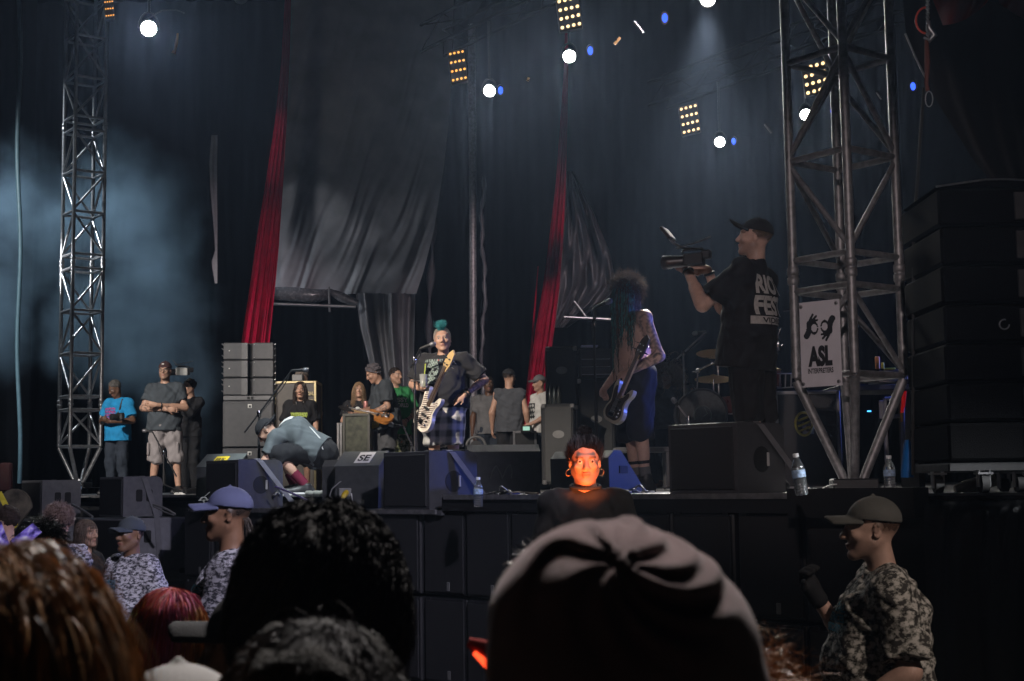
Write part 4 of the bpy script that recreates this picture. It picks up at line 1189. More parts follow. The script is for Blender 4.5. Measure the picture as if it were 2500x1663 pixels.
    def shoes(s, m, sole=None, high=.05):
        for q in 'ab':
            an, toe = s.J['an' + q], s.J['toe' + q]
            lo, hi = np.minimum(an, toe) - .14, np.maximum(an, toe) + .14
            Fd = Fld(lo, hi, min(s.h, .009))
            dr = nrm_((toe - an) * V(1, 1, 0)); zf = an[2] - .085
            heel = an - dr * .045
            Fd.cone((heel[0], heel[1], zf + .035), (toe[0] + dr[0] * .05, toe[1] + dr[1] * .05, zf + .03), .044, .043, .02)
            Fd.cone((an[0], an[1], zf + .05), (an[0], an[1], zf + .06 + high), .05, .046, .03, flat='b')
            Fd.cone((an[0], an[1], zf + .07), lerp((an[0], an[1], zf + .05), (toe[0], toe[1], zf + .04), .7), .045, .035, .03)
            Fd.plane((0, 0, zf + .004), (0, 0, -1))
            o = s.out('shoe', Fd, m)
            if sole:
                mb = MB(); c = lerp(heel, toe + dr * .05, .5); L = np.linalg.norm((toe + dr * .05 - heel)[:2]) + .10
                ang = math.atan2(dr[1], dr[0]); M = Matrix.Rotation(ang, 4, 'Z')
                pl = rrect(L, .098, .046, 6)
                M2 = Matrix.Translation((c[0], c[1], zf)) @ M
                mb.prism(pl, M2, .028); mb.build('sole', sole, o)
    # ---------------------------------------------------------------- things on the head
    def headfld(s, pad=.17, h=.006):
        c = s.J['head']; return Fld(c - pad * s.hs, c + pad * s.hs, h)
    def hair(s, col, style='short', amp=.006, fr=120, th=.010, name='hair', rough=.55):
        m = mat('hair_%02d%02d%02d' % tuple(int(q * 99) for q in col), col, rough + .2, var=.3, vs=60, bump=.9, bs=190, spec=.15)
        Fd = s.headfld()
        s.he(Fd, (0, .018, .040), (.076 + th, .095 + th, .084 + th), .01)
        p = s.hp((0, -.066, .072)); n = s.RH @ nrm_((0, -.75, -.66)); Fd.plane(p, n)
        if style == 'back': pass
        if style in ('bun', 'tied'):
            s.he(Fd, (0, .03, .142) if style == 'bun' else (0, .105, .02), (.044, .042, .038), .012)
        if amp: Fd.wrinkle(amp, fr, s.seed + 5)
        return s.out(name, Fd, m)
    def cap(s, m, yaw=0, brim=True, up=0.0, name='cap', tall=0.0, brimm=None, low=0.0, bl=.075):
        Fd = s.headfld(.24, .0055)
        Rc = rot3(yaw)
        z0 = .038 - low
        s.he(Fd, (0, .012, .038), (.0865, .106, .092 + tall), .01)
        Fd.plane(s.hp((0, 0, z0)), s.RH @ nrm_(Rc @ V(0, -.10, -1)))
        if brim:
            b = Rc @ V(0, -.088, 0)
            for t in np.linspace(-1, 1, 12):
                p0 = Rc @ V(t * .066, -.062 + .02 * t * t, z0 + .012 - .020 * t * t); p1 = Rc @ V(t * .052, -.098 - bl * (1 - .35 * t * t), z0 + .012 - .022 * t * t + up)
                s.hc(Fd, p0, p1, .0085, .007, .008)
        s.hc(Fd, (0, .01, .128 + tall), (0, .01, .132 + tall), .008, .008, .004)
        return s.out(name, Fd, m)
    def glasses(s, m=None):
        mb = MB()
        for x in (-1, 1):
            mb.tube([s.hp((x * .033 + .023 * math.cos(t), -.104, .002 + .017 * math.sin(t))) for t in np.linspace(0, 2 * PI, 13)], .003, 5)
            mb.tube([s.hp((x * .056, -.102, .008)), s.hp((x * .078, -.04, .012)), s.hp((x * .083, .01, .010))], .003, 5)
        mb.tube([s.hp((-.010, -.106, .006)), s.hp((.010, -.106, .006))], .003, 5)
        return mb.build('glasses', m or BLACK, s.root)
    def watch(s, q, m=None, t=.9, r=.033):
        el, wr = s.J['el' + q], s.J['wr' + q]; d = nrm_(wr - el); a = nrm_(np.cross(d, V(.3, .5, .8))); b = np.cross(a, d); c = lerp(el, wr, t)
        MB().tube([c + (a * math.cos(k) + b * math.sin(k)) * r for k in np.linspace(0, 2 * PI, 15)], .008, 6).build('wristband', m or BLACK, s.root)
    def shirt_text(s, text, c, x, y, n, wd, ht, m, parent=None, name='print', off=.004):
        """project lettering on the shirt: c start point (local), x/y axes, n points outwards"""
        from mathutils.bvhtree import BVHTree
        me = s.shirt.data
        if not hasattr(s, '_bvh') or s._bvh[0] is not me:
            s._bvh = (me, BVHTree.FromPolygons([v.co for v in me.vertices], [tuple(p.vertices) for p in me.polygons]))
        x, y, n = nrm_(x), nrm_(y), nrm_(n)
        vs, fs = text if not isinstance(text, str) else TXT[text]
        base = [V(c) + x * a[0] * wd + y * a[1] * ht for a in vs]; dep = []
        for p in base:
            hit = s._bvh[1].ray_cast(Vector(p + n * .35), Vector(-n), .7)
            dep.append(float((V(hit[0]) - p) @ n) if hit[0] is not None else np.nan)
        dep = np.array(dep); ok = ~np.isnan(dep); A = np.stack([np.ones(len(vs)), vs[:, 0], vs[:, 1], vs[:, 0] ** 2, vs[:, 0] * vs[:, 1], vs[:, 1] ** 2], 1)
        cf = np.linalg.lstsq(A[ok], dep[ok], rcond=None)[0]; ft = A @ cf
        ft += off + .5 * max(0.0, float(np.percentile((dep - ft)[ok], 92)))
        ft = np.maximum(ft, np.where(ok, dep, -9) + .0015)
        out = [tuple(p + n * q) for p, q in zip(base, ft)]
        mm = bpy.data.meshes.new(name); mm.from_pydata(out, [], fs); mm.update()
        return link(name, mm, m, s.shirt)

RECT = gridshape(lambda x, y: -1, 10, 6)
# ------------------------------------------------------------------ strands
def strands(name, roots, nrm, L, seg, m, parent, grav=.5, stiff=.5, curl=0.0, cfreq=30, r=.0008, comb=None, push=None, col=None, seed=0, jitter=.25, clump=0):
    """roots (N,3), nrm (N,3) in the parent's space; push: list of (centre, radii, R) ellipsoids to stay outside of"""
    rs = np.random.default_rng(seed); N = len(roots)
    L = np.full(N, L) if np.isscalar(L) else L
    L = L * rs.uniform(.75, 1.1, N)
    p = roots.copy(); d = nrm + rs.normal(size=(N, 3)) * jitter
    if comb is not None: d = d * stiff + (comb if np.ndim(comb) == 2 else V(comb)[None])
    d /= np.linalg.norm(d, axis=1)[:, None] + 1e-9
    path = [p.copy()]; st = (L / seg)[:, None]
    for i in range(seg):
        d = d + V(0, 0, -1)[None] * grav * (1.0 / seg) * 4 + rs.normal(size=(N, 3)) * jitter * .25
        d /= np.linalg.norm(d, axis=1)[:, None] + 1e-9
        p = p + d * st
        if push:
            for (c, rad, Rm) in push:
                q = (p - c) @ Rm / rad; k = np.linalg.norm(q, axis=1)
                ins = k < 1
                if ins.any():
                    q[ins] = q[ins] / k[ins][:, None]; p[ins] = (q[ins] * rad) @ Rm.T + c
                    dd = p[ins] - path[-1][ins]; d[ins] = dd / (np.linalg.norm(dd, axis=1)[:, None] + 1e-9)
        path.append(p.copy())
    path = np.stack(path, 1)                                   # N, K, 3
    K = seg + 1
    t = np.linspace(0, 1, K)
    if curl:
        ph = rs.uniform(0, 2 * PI, N) if not clump else np.round(rs.uniform(0, clump, N)) * 2.4
        f = cfreq * rs.uniform(.7, 1.3, N)
        a = np.stack([np.sin(ph[:, None] + f[:, None] * t[None] * L[:, None]), np.cos(ph[:, None] + f[:, None] * t[None] * L[:, None]), np.sin(ph[:, None] * 2 + f[:, None] * t[None] * L[:, None] * .8)], -1)
        path = path + a * curl * np.minimum(1, t * 3)[None, :, None]
    tg = np.gradient(path, axis=1); tg /= np.linalg.norm(tg, axis=2)[..., None] + 1e-9
    ref = rs.normal(size=(N, 1, 3)); A = np.cross(tg, ref); A /= np.linalg.norm(A, axis=2)[..., None] + 1e-9; B = np.cross(tg, A)
    rad = r * (1 - .75 * t ** 2)[None, :, None]
    if r < .0014:
        v = np.stack([path + A * rad, path - A * rad], 2).reshape(-1, 3)
        base = (np.arange(N)[:, None] * K + np.arange(K - 1)[None]).reshape(-1) * 2
        f = np.stack([base, base + 1, base + 3, base + 2], -1)
        c = np.repeat(col, K * 2, axis=0) if col is not None else None
        return link(name, fastmesh(name, v, f, True, c), m, parent)
    ring = [path + (A * math.cos(q) + B * math.sin(q)) * rad for q in (0, 2 * PI / 3, 4 * PI / 3)]
    v = np.stack(ring, 2).reshape(-1, 3)                       # N,K,3pts
    base = (np.arange(N)[:, None] * K + np.arange(K - 1)[None]).reshape(-1) * 3
    f = np.concatenate([np.stack([base + a, base + (a + 1) % 3, base + 3 + (a + 1) % 3, base + 3 + a], -1) for a in range(3)])
    c = None
    if col is not None: c = np.repeat(col, K * 3, axis=0)
    me = fastmesh(name, v, f, True, c)
    return link(name, me, m, parent)
def scalp(fig, N, seed=0, lo=-.2, hl=-.0, back=True, rad=(.076, .096, .086)):
    """random points on the hairy part of the head, in figure space"""
    rs = np.random.default_rng(seed); q = rs.normal(size=(N * 4, 3)); q /= np.linalg.norm(q, axis=1)[:, None]
    p = q * V(rad) + V(0, .016, .036)
    keep = ((p - V(0, -.066, .072)) @ nrm_((0, -.75, -.66)) < 0) & (p[:, 2] > -.09)
    q, p = q[keep][:N], p[keep][:N]
    n = q / V(rad); n /= np.linalg.norm(n, axis=1)[:, None]
    return fig.J['head'] + (p * fig.hs) @ fig.RH.T, n @ fig.RH.T, p
def hairmat(name, col, rough=.42): return mat(name, col, rough, var=.25, vs=30, spec=.5)
def headpush(fig, e=.004):
    return [(fig.hp((0, .016, .036)), V(.076 + e, .096 + e, .086 + e) * fig.hs, fig.RH), (fig.J['neck'] - V(0, 0, .06), V(.20, .10, .075), np.eye(3)), (fig.J['chest'], V(.17, .125, .2), np.eye(3))]
# ================================================================== people
F_BLACK = fabric('black_cotton', (0.017, 0.017, 0.019)); F_DARK = fabric('charcoal_cotton', (0.045, 0.048, 0.052)); F_DARK2 = fabric('slate_cotton', (0.055, 0.065, 0.075))
F_GREY = fabric('grey_cotton', (0.13, 0.13, 0.135)); F_WHITE = fabric('white_cotton', (0.55, 0.55, 0.53)); F_GREEN = fabric('green_cotton', (0.035, 0.22, 0.075))
F_BLUE = fabric('blue_cotton', (0.015, 0.22, 0.46)); F_JEAN = fabric('dark_denim', (0.025, 0.032, 0.045)); F_GJEAN = fabric('grey_denim', (0.085, 0.088, 0.095))
F_CARGO = fabric('mauve_grey_twill', (0.26, 0.235, 0.235)); F_VEST = fabric('worn_denim_vest', (0.07, 0.075, 0.085), bump=.5, bs=60)
F_NAVY = fabric('navy_twill', (0.013, 0.013, 0.019)); F_CAPB = fabric('blue_cap_cotton', (0.085, 0.095, 0.17)); F_CAPK = fabric('black_cap_twill', (0.022, 0.022, 0.024)); F_CAPG = fabric('khaki_cap_twill', (0.10, 0.098, 0.09))
F_MAR = fabric('maroon_cap_twill', (0.05, 0.025, 0.025)); F_BRED = fabric('red_lit_socks', (0.12, 0.012, 0.03)); F_BLUEB = fabric('blue_knit', (0.03, 0.14, 0.45))
CAMO = camo('digital_camo', [(.05, .05, .06), (.24, .23, .25), (.50, .49, .53)], 34, (1, 1, 1.7), thr=(.45, .53))
CAMO2 = camo('desert_camo', [(.05, .046, .042), (.26, .25, .22), (.50, .47, .43)], 30, (1, 1, 1.4), thr=(.47, .55))
CAMOS = camo('camo_shorts', [(.03, .04, .02), (.10, .12, .06), (.30, .29, .20), (.45, .15, .08)], 14, thr=(.45, .53, .66))
SHOE = mat('black_shoe', (.015, .015, .016), .5); SOLE = mat('white_sole', (.6, .6, .58), .6)
TEAL = mat('teal_print', (.05, .28, .38), .8, var=.15, vs=60); OFFW = mat('offwhite_print', (.42, .40, .38), .8, var=.2, vs=40); LIME = mat('lime_print', (.42, .55, .12), .8, var=.25, vs=60)
INKK = mat('dark_print', (.03, .03, .03), .8)
def plaid(name):
    m = bpy.data.materials.new(name); m.use_nodes = True
    n = m.node_tree.nodes; l = m.node_tree.links; b = n['Principled BSDF']; b.inputs['Roughness'].default_value = .85
    tc = n.new('ShaderNodeTexCoord'); sp = n.new('ShaderNodeSeparateXYZ'); l.new(tc.outputs['Object'], sp.inputs[0])
    def band(sock, f, ph):
        a = n.new('ShaderNodeMath'); a.operation = 'MULTIPLY_ADD'; l.new(sock, a.inputs[0]); a.inputs[1].default_value = f; a.inputs[2].default_value = ph
        s_ = n.new('ShaderNodeMath'); s_.operation = 'SINE'; l.new(a.outputs[0], s_.inputs[0])
        r_ = n.new('ShaderNodeMapRange'); r_.inputs['From Min'].default_value = -.5; r_.inputs['From Max'].default_value = .6; l.new(s_.outputs[0], r_.inputs['Value'])
        return r_.outputs[0]
    ad = n.new('ShaderNodeMath'); ad.operation = 'ADD'; l.new(sp.outputs[0], ad.inputs[0]); l.new(sp.outputs[1], ad.inputs[1])
    u = band(ad.outputs[0], 52, 0.6); v = band(sp.outputs[2], 46, 1.0)
    mm = n.new('ShaderNodeMath'); mm.operation = 'ADD'; l.new(u, mm.inputs[0]); l.new(v, mm.inputs[1])
    cr = n.new('ShaderNodeValToRGB'); e = cr.color_ramp.elements; e[0].color = (.085, .088, .09, 1); e[1].color = (.70, .65, .60, 1)
    e2 = e.new(.5); e2.color = (.36, .36, .34, 1)
    dv_ = n.new('ShaderNodeMath'); dv_.operation = 'MULTIPLY'; l.new(mm.outputs[0], dv_.inputs[0]); dv_.inputs[1].default_value = .5
    l.new(dv_.outputs[0], cr.inputs[0]); l.new(cr.outputs[0], b.inputs['Base Color'])
    return m
PLAID = plaid('grey_plaid')
TAN = (.46, .27, .19); PALE = (.52, .33, .26); BROWN = (.20, .105, .06); DARK = (.11, .055, .033)
BAND = 'people standing at the back of the stage'; GUARD = 'security guards in camouflage shirts'; CROWD = 'heads of the crowd in front of the camera'
PEO = {}

# --- cameraman at the right
f = Fig('person in black cap and lettered black shirt filming with a raised camera', top=(1842, 535, 10.1), yaw=-122, h=.0095, g=1.16, skin=PALE, stubble=.4,
        pose=dict(pel=(0, -.10, .96), chest=(0, -.085, 1.27), neck=(0, -.03, 1.455), sha=(.172, -.05, 1.388), shb=(-.172, -.06, 1.388), hia=(.09, -.09, .93), hib=(-.09, -.09, .93), kna=(.105, -.07, .5), knb=(-.105, -.06, .5), head=(0, -.03, 1.635), hpitch=-9, hyaw=15, ela=(.20, -.32, 1.20), wra=(.085, -.48, 1.47), elb=(-.19, -.35, 1.22), wrb=(-.07, -.40, 1.47)),
        handsa=dict(dir=(-.1, -.75, .25), pn=(-.7, 0, .5)), handsb=dict(dir=(.3, -.8, .2), pn=(.9, 0, .2)), curl=.7)
f.tee(F_BLACK, e=.022, sleeve=.72, hem=.17, sr=.080); f.legwear(F_BLACK, 1.12, .112, .098, .095, 'shorts'); f.shoes(SHOE)
f.hair((.10, .07, .045), 'short', .0015, 150, -.002); f.cap(F_CAPK, 0, up=.045, low=-.004)
f.watch('a'); f.watch('b')
MC, BW = V(.005, .1, 1.36), .125
f.shirt_text('RIOT', (.03, .1, 1.315), (-1, 0, 0), (0, 0, 1), (0, 1, 0), .27, .125, OFFW); f.shirt_text('FEST', (.03, .1, 1.18), (-1, 0, 0), (0, 0, 1), (0, 1, 0), .27, .125, OFFW)
f.shirt_text(RECT, (.04, .1, 1.085), (-1, 0, 0), (0, 0, 1), (0, 1, 0), .31, .050, OFFW, name='print_banner', off=.004); f.shirt_text('VIDEO', (.035, .1, 1.085), (-1, 0, 0), (0, 0, 1), (0, 1, 0), .20, .034, INKK, off=.008)
PEO['cam'] = f

# --- guitarist with long dreadlocks
f = Fig('bare-backed person with waist-long blue-green dreadlocks playing a cream guitar', top=(1527, 680, 12.4), yaw=-74, h=.0095, g=1.06, belly=.25, skin=PALE, beard=.7,
        pose=dict(chest=(0, -.02, 1.27), neck=(0, -.02, 1.45), head=(0, -.075, 1.615), hpitch=16, sha=(.185, .01, 1.395), shb=(-.185, -.01, 1.395), ela=(.265, .10, 1.08), wra=(.17, -.13, .955), elb=(-.27, .02, 1.09), wrb=(-.19, -.20, .86)),
        tattoo=[('sha', 'ela', .07), ('ela', 'wra', .06)], curl=.8, handsa=dict(dir=(-.6, -.6, -.2), pn=(-.5, .3, -.6)), handsb=dict(dir=(.3, -.5, -.7), pn=(.6, .5, 0)))
f.legwear(F_NAVY, 1.18, .120, .108, .104, 'shorts', waist=.06); f.shoes(SHOE, None, .09)
for q in 'ab':
    kn, an = f.J['kn' + q], f.J['an' + q]
    MB().tube([lerp(kn, an, .60), lerp(kn, an, .66)], .052, 14).build('sock_stripe', F_BLACK, f.root); MB().tube([lerp(kn, an, .72), lerp(kn, an, .98)], [.047, .044], 14).build('sock', F_GREY, f.root)
MB().tube([f.J['pel'] + V(0, 0, .065) + V(.165 * math.cos(t), .125 * math.sin(t), 0) for t in np.linspace(0, 2 * PI, 25)], .016, 6).build('belt', BLACK, f.root)
f.hair((.05, .03, .022), 'short', .008, 110, .012, 'scalp_hair')
rp, rn, rq = scalp(f, 1500, 3)
strands('curly_hair', rp, rn, .10, 8, mat('hair_dreads_brown', (.06, .032, .02), .75, var=.25, vs=30, spec=.06), f.root, .2, .8, .010, 120, .0016, seed=4, jitter=.5, push=headpush(f))
DRD = mat('hair_dreads', (.03, .12, .11), .7, attr='Col', var=.3, vs=40)
rp, rn, rq = scalp(f, 760, 5)
k = (rq[:, 2] < .115) & (rq[:, 1] < .05)
cols = np.where((rng.random((k.sum(), 1)) < .62), np.array([[.05, .17, .15]]), np.array([[.07, .045, .03]])) * rng.uniform(.5, 1.3, (k.sum(), 1))
cmb = np.stack([-.2 * np.sign(rq[k][:, 0]), -.75 + 0 * rq[k][:, 0], -.7 + 0 * rq[k][:, 0]], 1)
strands('dreadlocks', rp[k], rn[k], rng.uniform(.35, .80, k.sum()), 24, DRD, f.root, 5.0, .25, .005, 60, .0052, comb=cmb, col=cols, seed=6, jitter=.10, push=headpush(f, .010))
k = (rq[:, 1] >= .035) & (rq[:, 2] < .08)
strands('back_dreadlocks', rp[k], rn[k], rng.uniform(.12, .24, k.sum()), 12, DRD, f.root, 5.0, .3, .006, 60, .005, comb=(0, .2, -.6), col=np.array([[.05, .05, .06]]) * rng.uniform(.6, 1.4, (k.sum(), 1)), seed=7, jitter=.14, push=headpush(f, .010))
PEO['gtr'] = f

# --- bass player
f = Fig('person with a teal mohawk tuft and plaid shorts, hand on hip, holding a bass', top=(1080, 799, 14.0), yaw=-14, h=.0092, g=1.28, belly=.85, skin=TAN, headscale=1.10, smile=True, hair_v=(.30, .27, .24), stubble=.1,
        pose=dict(hyaw=14, hpitch=-3, hroll=-6, head=(0, -.03, 1.62), sha=(.215, .015, 1.40), shb=(-.215, .015, 1.40), ela=(.42, .10, 1.19), wra=(.27, -.14, 1.02), elb=(-.34, .0, 1.16), wrb=(-.20, -.27, 1.10), bald=1),
        curla=.25, curlb=.9, handsa=dict(dir=(-.75, -.35, -.45), pn=(-.1, .9, -.3)), handsb=dict(dir=(.6, -.55, .1), pn=(.3, .8, .2)), tattoo=[('ela', 'wra', .06)])
f.tee(fabric('faded_black_cotton', (.026, .026, .029)), e=.024, sleeve=.80, hem=.07, sr=.092, wr=.006); f.legwear(PLAID, 1.0, .125, .118, .1, 'shorts'); f.shoes(SHOE, SOLE)
f.eyes()
SK = mat('skull_print', (.20, .25, .23), .85, var=.5, vs=35)
def skullfn(x, y):
    d = max((x / .34) ** 2 + ((y - .1) / .36) ** 2 - 1, 0) if y > -.1 else max(abs(x) - .2 - .1 * math.sin(y * 40), 0)
    e = min(((abs(x) - .14) / .09) ** 2 + ((y - .08) / .08) ** 2, (x / .05) ** 2 + ((y + .08) / .05) ** 2) - 1
    return -1 if (d <= 0 and e > 0 and math.sin(x * 45 + 9 * y) * math.sin(y * 38 - 5 * x) < .55 or (y > .40 and abs(math.sin(x * 22)) > .5)) else 1
f.shirt_text(gridshape(skullfn, 34, 40), (-.06, -.2, 1.27), (1, 0, 0), (0, 0, 1), (0, -1, 0), .20, .27, SK)
rp, rn, rq = scalp(f, 9000, 8); k = (np.abs(rq[:, 0]) < .026) & (rq[:, 2] > .08) & (rq[:, 1] < .03)
strands('mohawk', rp[k], rn[k] + V(0, 0, 1), .080, 6, mat('hair_teal', (.04, .26, .27), .7, var=.5, vs=40, spec=.2), f.root, -.1, .8, .008, 120, .0016, seed=9, jitter=.45)
strands('stubble_hair', rp[~k][:3500], rn[~k][:3500], .012, 2, hairmat('hair_grey', (.34, .31, .28)), f.root, .1, 1, 0, 1, .0016, seed=10, jitter=.3)
m_ = MB()
for t in np.linspace(0, 2 * PI, 34): m_.lathe([(.002, -.008), (.010, 0), (.002, .008)], f.J['neck'] + V(.088 * math.sin(t), -.02 - .105 * math.cos(t), .015 - .035 * (math.cos(t) + 1)), 6)
m_.build('bead_necklace', mat('pale_beads', (.6, .58, .52), .4), f.root)
MB().lathe([(.004, -.012), (.022, 0), (.004, .012)], f.J['neck'] + V(-.01, -.165, -.065), 8).build('pendant', mat('red_bead', (.5, .04, .06), .4), f.root)
f.watch('a', t=.86, r=.040); f.watch('a', t=.97, r=.036)
PEO['bass'] = f

# --- people at the left
f = Fig('person in dark cap, glasses and grey cargo shorts standing with arms crossed', top=(403, 883, 20), yaw=4, h=.011, skin=TAN, stubble=.5, g=1.08, cat='person', hair_v=(.03, .02, .015),
        pose=dict(ela=(.275, -.04, 1.14), wra=(-.06, -.26, 1.17), elb=(-.275, -.04, 1.14), wrb=(.07, -.22, 1.11), hyaw=-6, ana=(.19, .0, .085), kna=(.155, -.02, .50), anb=(-.16, .02, .085), toea=(.25, -.14, .03)), handsa=dict(dir=(-1, -.1, .12), pn=(0, .9, .2)), handsb=dict(dir=(1, .1, 0), pn=(0, .9, 0)), curl=.4,
        tattoo=[('elb', 'wrb', .055)])
f.tee(F_DARK2, e=.02, sleeve=.62, hem=.12, vneck=.05); f.legwear(F_CARGO, 1.16, .115, .104, .104, 'shorts', wr=.007)
for sx, m__ in ((.19, 1), (-.19, 1)):
    o = MB().box((sx, -.05, .60), (.035, .15, .17), bev=.012).build('cargo_pocket', F_CARGO, f.root)
f.shoes(SHOE, SOLE); f.hair((.03, .02, .015), 'short', .0015, 150, -.002); f.cap(F_MAR, 180); f.glasses(); f.watch('a', t=.86); f.watch('b', t=.84)
MB().box(f.hp((0, -.094, .082)), (.03, .006, .02)).build('cap_badge', OFFW, f.root)
f = Fig('person in bright blue tee and dark jeans looking down at a camera in the hands', top=(281, 929, 20.6), yaw=-22, h=.011, skin=DARK, group=None, hair_v=(.05, .05, .05),
        pose=dict(head=(0, -.075, 1.615), hyaw=-28, hpitch=32, neck=(0, -.01, 1.45), ela=(.28, .0, 1.12), wra=(.075, -.25, 1.10), elb=(-.27, -.02, 1.12), wrb=(-.08, -.27, 1.13)), curl=.8,
        handsa=dict(dir=(-.8, -.5, .2), pn=(-.2, .9, .4)), handsb=dict(dir=(.6, -.5, .1), pn=(.3, .8, .3)))
f.tee(F_BLUE, e=.02, sleeve=.72, hem=.14, sr=.082); f.legwear(F_JEAN, 1.95, .105, .085, .07); f.shoes(SHOE); f.hair((.09, .085, .08), 'short', .004, 170, .004)
f.shirt_text(gridshape(lambda x, y: math.sin(x * 24 + 5 * math.sin(y * 18)) + math.sin(y * 26) - .35, 22, 22), (-.03, -.2, 1.22), (1, 0, 0), (0, 0, 1), (0, -1, 0), .22, .20, mat('magenta_print', (.30, .06, .22), .8, var=.5, vs=40))
MB().tube([f.J['sha'] + V(-.05, -.06, .06), f.J['sha'] + V(-.05, -.13, -.10), V(.06, -.17, 1.12)], .016, 6).build('camera_strap', BLACK, f.root)
PEO['blue'] = f
f = Fig('person in dark clothes behind a shoulder camera, almost lost in the smoke', top=(462, 926, 21.6), yaw=-40, h=.012, skin=TAN, hair_v=(.02, .02, .02),
        pose=dict(ela=(.22, -.18, 1.22), wra=(.12, -.34, 1.46), elb=(-.24, -.16, 1.2), wrb=(-.1, -.36, 1.45), head=(0, -.03, 1.63)), curl=.8)
f.tee(F_BLACK, long=True); f.legwear(F_BLACK, 1.95); f.shoes(SHOE); f.hair((.02, .018, .015))
PEO['vid'] = f
f = Fig('crouching stagehand in dark cap and slate tee reaching down at the stage edge', base=onl(772, 14.7, DECK), yaw=-94, h=.0095, skin=TAN, g=1.14, H=1.80,
        pose=dict(pel=(0, .02, .43), chest=(0, -.20, .62), neck=(0, -.37, .615), head=(0, -.505, .645), hpitch=48, sha=(.20, -.36, .56), shb=(-.20, -.37, .56), ela=(.26, -.45, .34), wra=(.22, -.53, .13), elb=(-.25, -.48, .34), wrb=(-.2, -.60, .14),
                  hia=(.10, 0, .42), hib=(-.10, 0, .42), kna=(.21, -.37, .42), knb=(-.19, -.40, .42), ana=(.17, -.06, .085), anb=(-.16, -.25, .085), toea=(.21, -.24, .03), toeb=(-.19, -.43, .03), top=.8), curl=.6,
        tattoo=[('elb', 'wrb', .05)])
f.tee(fabric('washed_slate_cotton', (.10, .115, .12)), e=.022, sleeve=.72, hem=.05, sr=.080, wr=.004); f.legwear(F_BLACK, 1.30, .112, .10, .095, 'shorts', waist=.02, cut=False); f.shoes(SHOE, SOLE)
for q in 'ab': MB().tube([lerp(f.J['kn' + q], f.J['an' + q], .60), lerp(f.J['kn' + q], f.J['an' + q], .95)], [.052, .047], 12).build('sock', F_BRED, f.root)  # red light on the shins, put in as sock colour
f.hair((.05, .04, .035), 'short', .0015, 120, -.002); f.cap(F_CAPK, 180, low=.004)
f.shirt_text(RECT, (.02, -.27, .8), (0, -1, 0), (-1, 0, 0), (0, .25, 1), .11, .20, WHITE, name='back_print', off=.003)
MB().tube([V(.02, -.26, .765), V(.06, -.14, .735), V(.10, -.03, .66), V(.16, .07, .56), V(.19, .10, .46), V(.15, .13, .40)], .006, 6).build('lanyard_cord', WHITE, f.root)
PEO['crouch'] = f

LONG = dict(grav=4.0, stiff=.55, jitter=.1)
def longhair(f, col, n, L, seed, r=.0022, comb=None, curl=.006):
    f.hair(col, 'short', .004, 90, .008, 'scalp_hair')
    rp, rn, rq = scalp(f, n, seed)
    cm = np.stack([np.sign(rq[:, 0]) * .9, .35 + 0 * rq[:, 0], -.2 + 0 * rq[:, 0]], 1) if comb is None else comb
    strands('long_hair', rp, rn, L, 14, hairmat('hair_%d' % seed, col), f.root, curl=curl, cfreq=35, r=r, comb=cm, seed=seed, push=headpush(f, .008), **LONG)
f = Fig('long dark haired girl in black tee with lime print by the flight case', top=(733, 932, 18.2), yaw=2, h=.011, skin=TAN, headscale=1.12, g=.95, female=True, group=BAND,
        pose=dict(elb=(-.25, -.02, 1.12), wrb=(.02, -.21, 1.07), ela=(.235, .03, 1.13)), handsb=dict(dir=(.8, -.2, -.4), pn=(.2, .9, 0)), curl=.2)
f.tee(F_BLACK, e=.026, sleeve=.9, hem=.22, sr=.085); f.legwear(F_BLACK, 1.1, .105, .09, .085, 'shorts'); f.shoes(SHOE, SOLE); longhair(f, (.035, .022, .016), 700, .40, 21)
f.shirt_text(gridshape(lambda x, y: -1 if abs(y) < .42 + .06 * math.sin(x * 60) and math.sin(x * 45 + 4 * y) < .93 else 1, 30, 10), (.0, -.2, 1.235), (1, 0, 0), (0, 0, 1), (0, -1, 0), .26, .085, LIME)
MB().tube([f.J['neck'] + V(-.06, -.07, 0), V(-.02, -.16, 1.15), V(0, -.165, 1.08), V(.02, -.16, 1.15), f.J['neck'] + V(.06, -.07, 0)], .004, 5).build('lanyard', WHITE, f.root)
f = Fig('person hidden behind the flight case, only the grey hair showing', top=(737, 902, 20.4), yaw=-20, h=.014, skin=TAN, group=BAND, pose=dict(hpitch=20)); f.tee(F_BLACK); f.legwear(F_JEAN, 1.95); f.hair((.16, .13, .11), 'short', .006, 120)
f = Fig('person with long light brown hair and black printed tee, holding a drink can', top=(876, 934, 19.6), yaw=6, h=.011, skin=TAN, female=True, g=.93, group=BAND,
        pose=dict(ela=(.24, -.06, 1.14), wra=(.11, -.26, 1.25), elb=(-.25, -.05, 1.14), wrb=(-.12, -.27, 1.08)), curl=.8)
f.tee(F_BLACK, e=.016, sleeve=.7); f.legwear(F_JEAN, 1.95); f.shoes(SHOE); longhair(f, (.24, .15, .08), 800, .46, 22)
f.shirt_text(gridshape(lambda x, y: -1 if (x * x + y * y < .2 and math.sin(x * 30 + 3 * y) + math.sin(y * 28) < .9) else 1, 20, 20), (-.02, -.2, 1.30), (1, 0, 0), (0, 0, 1), (0, -1, 0), .12, .13, WHITE)
PEO['can'] = f
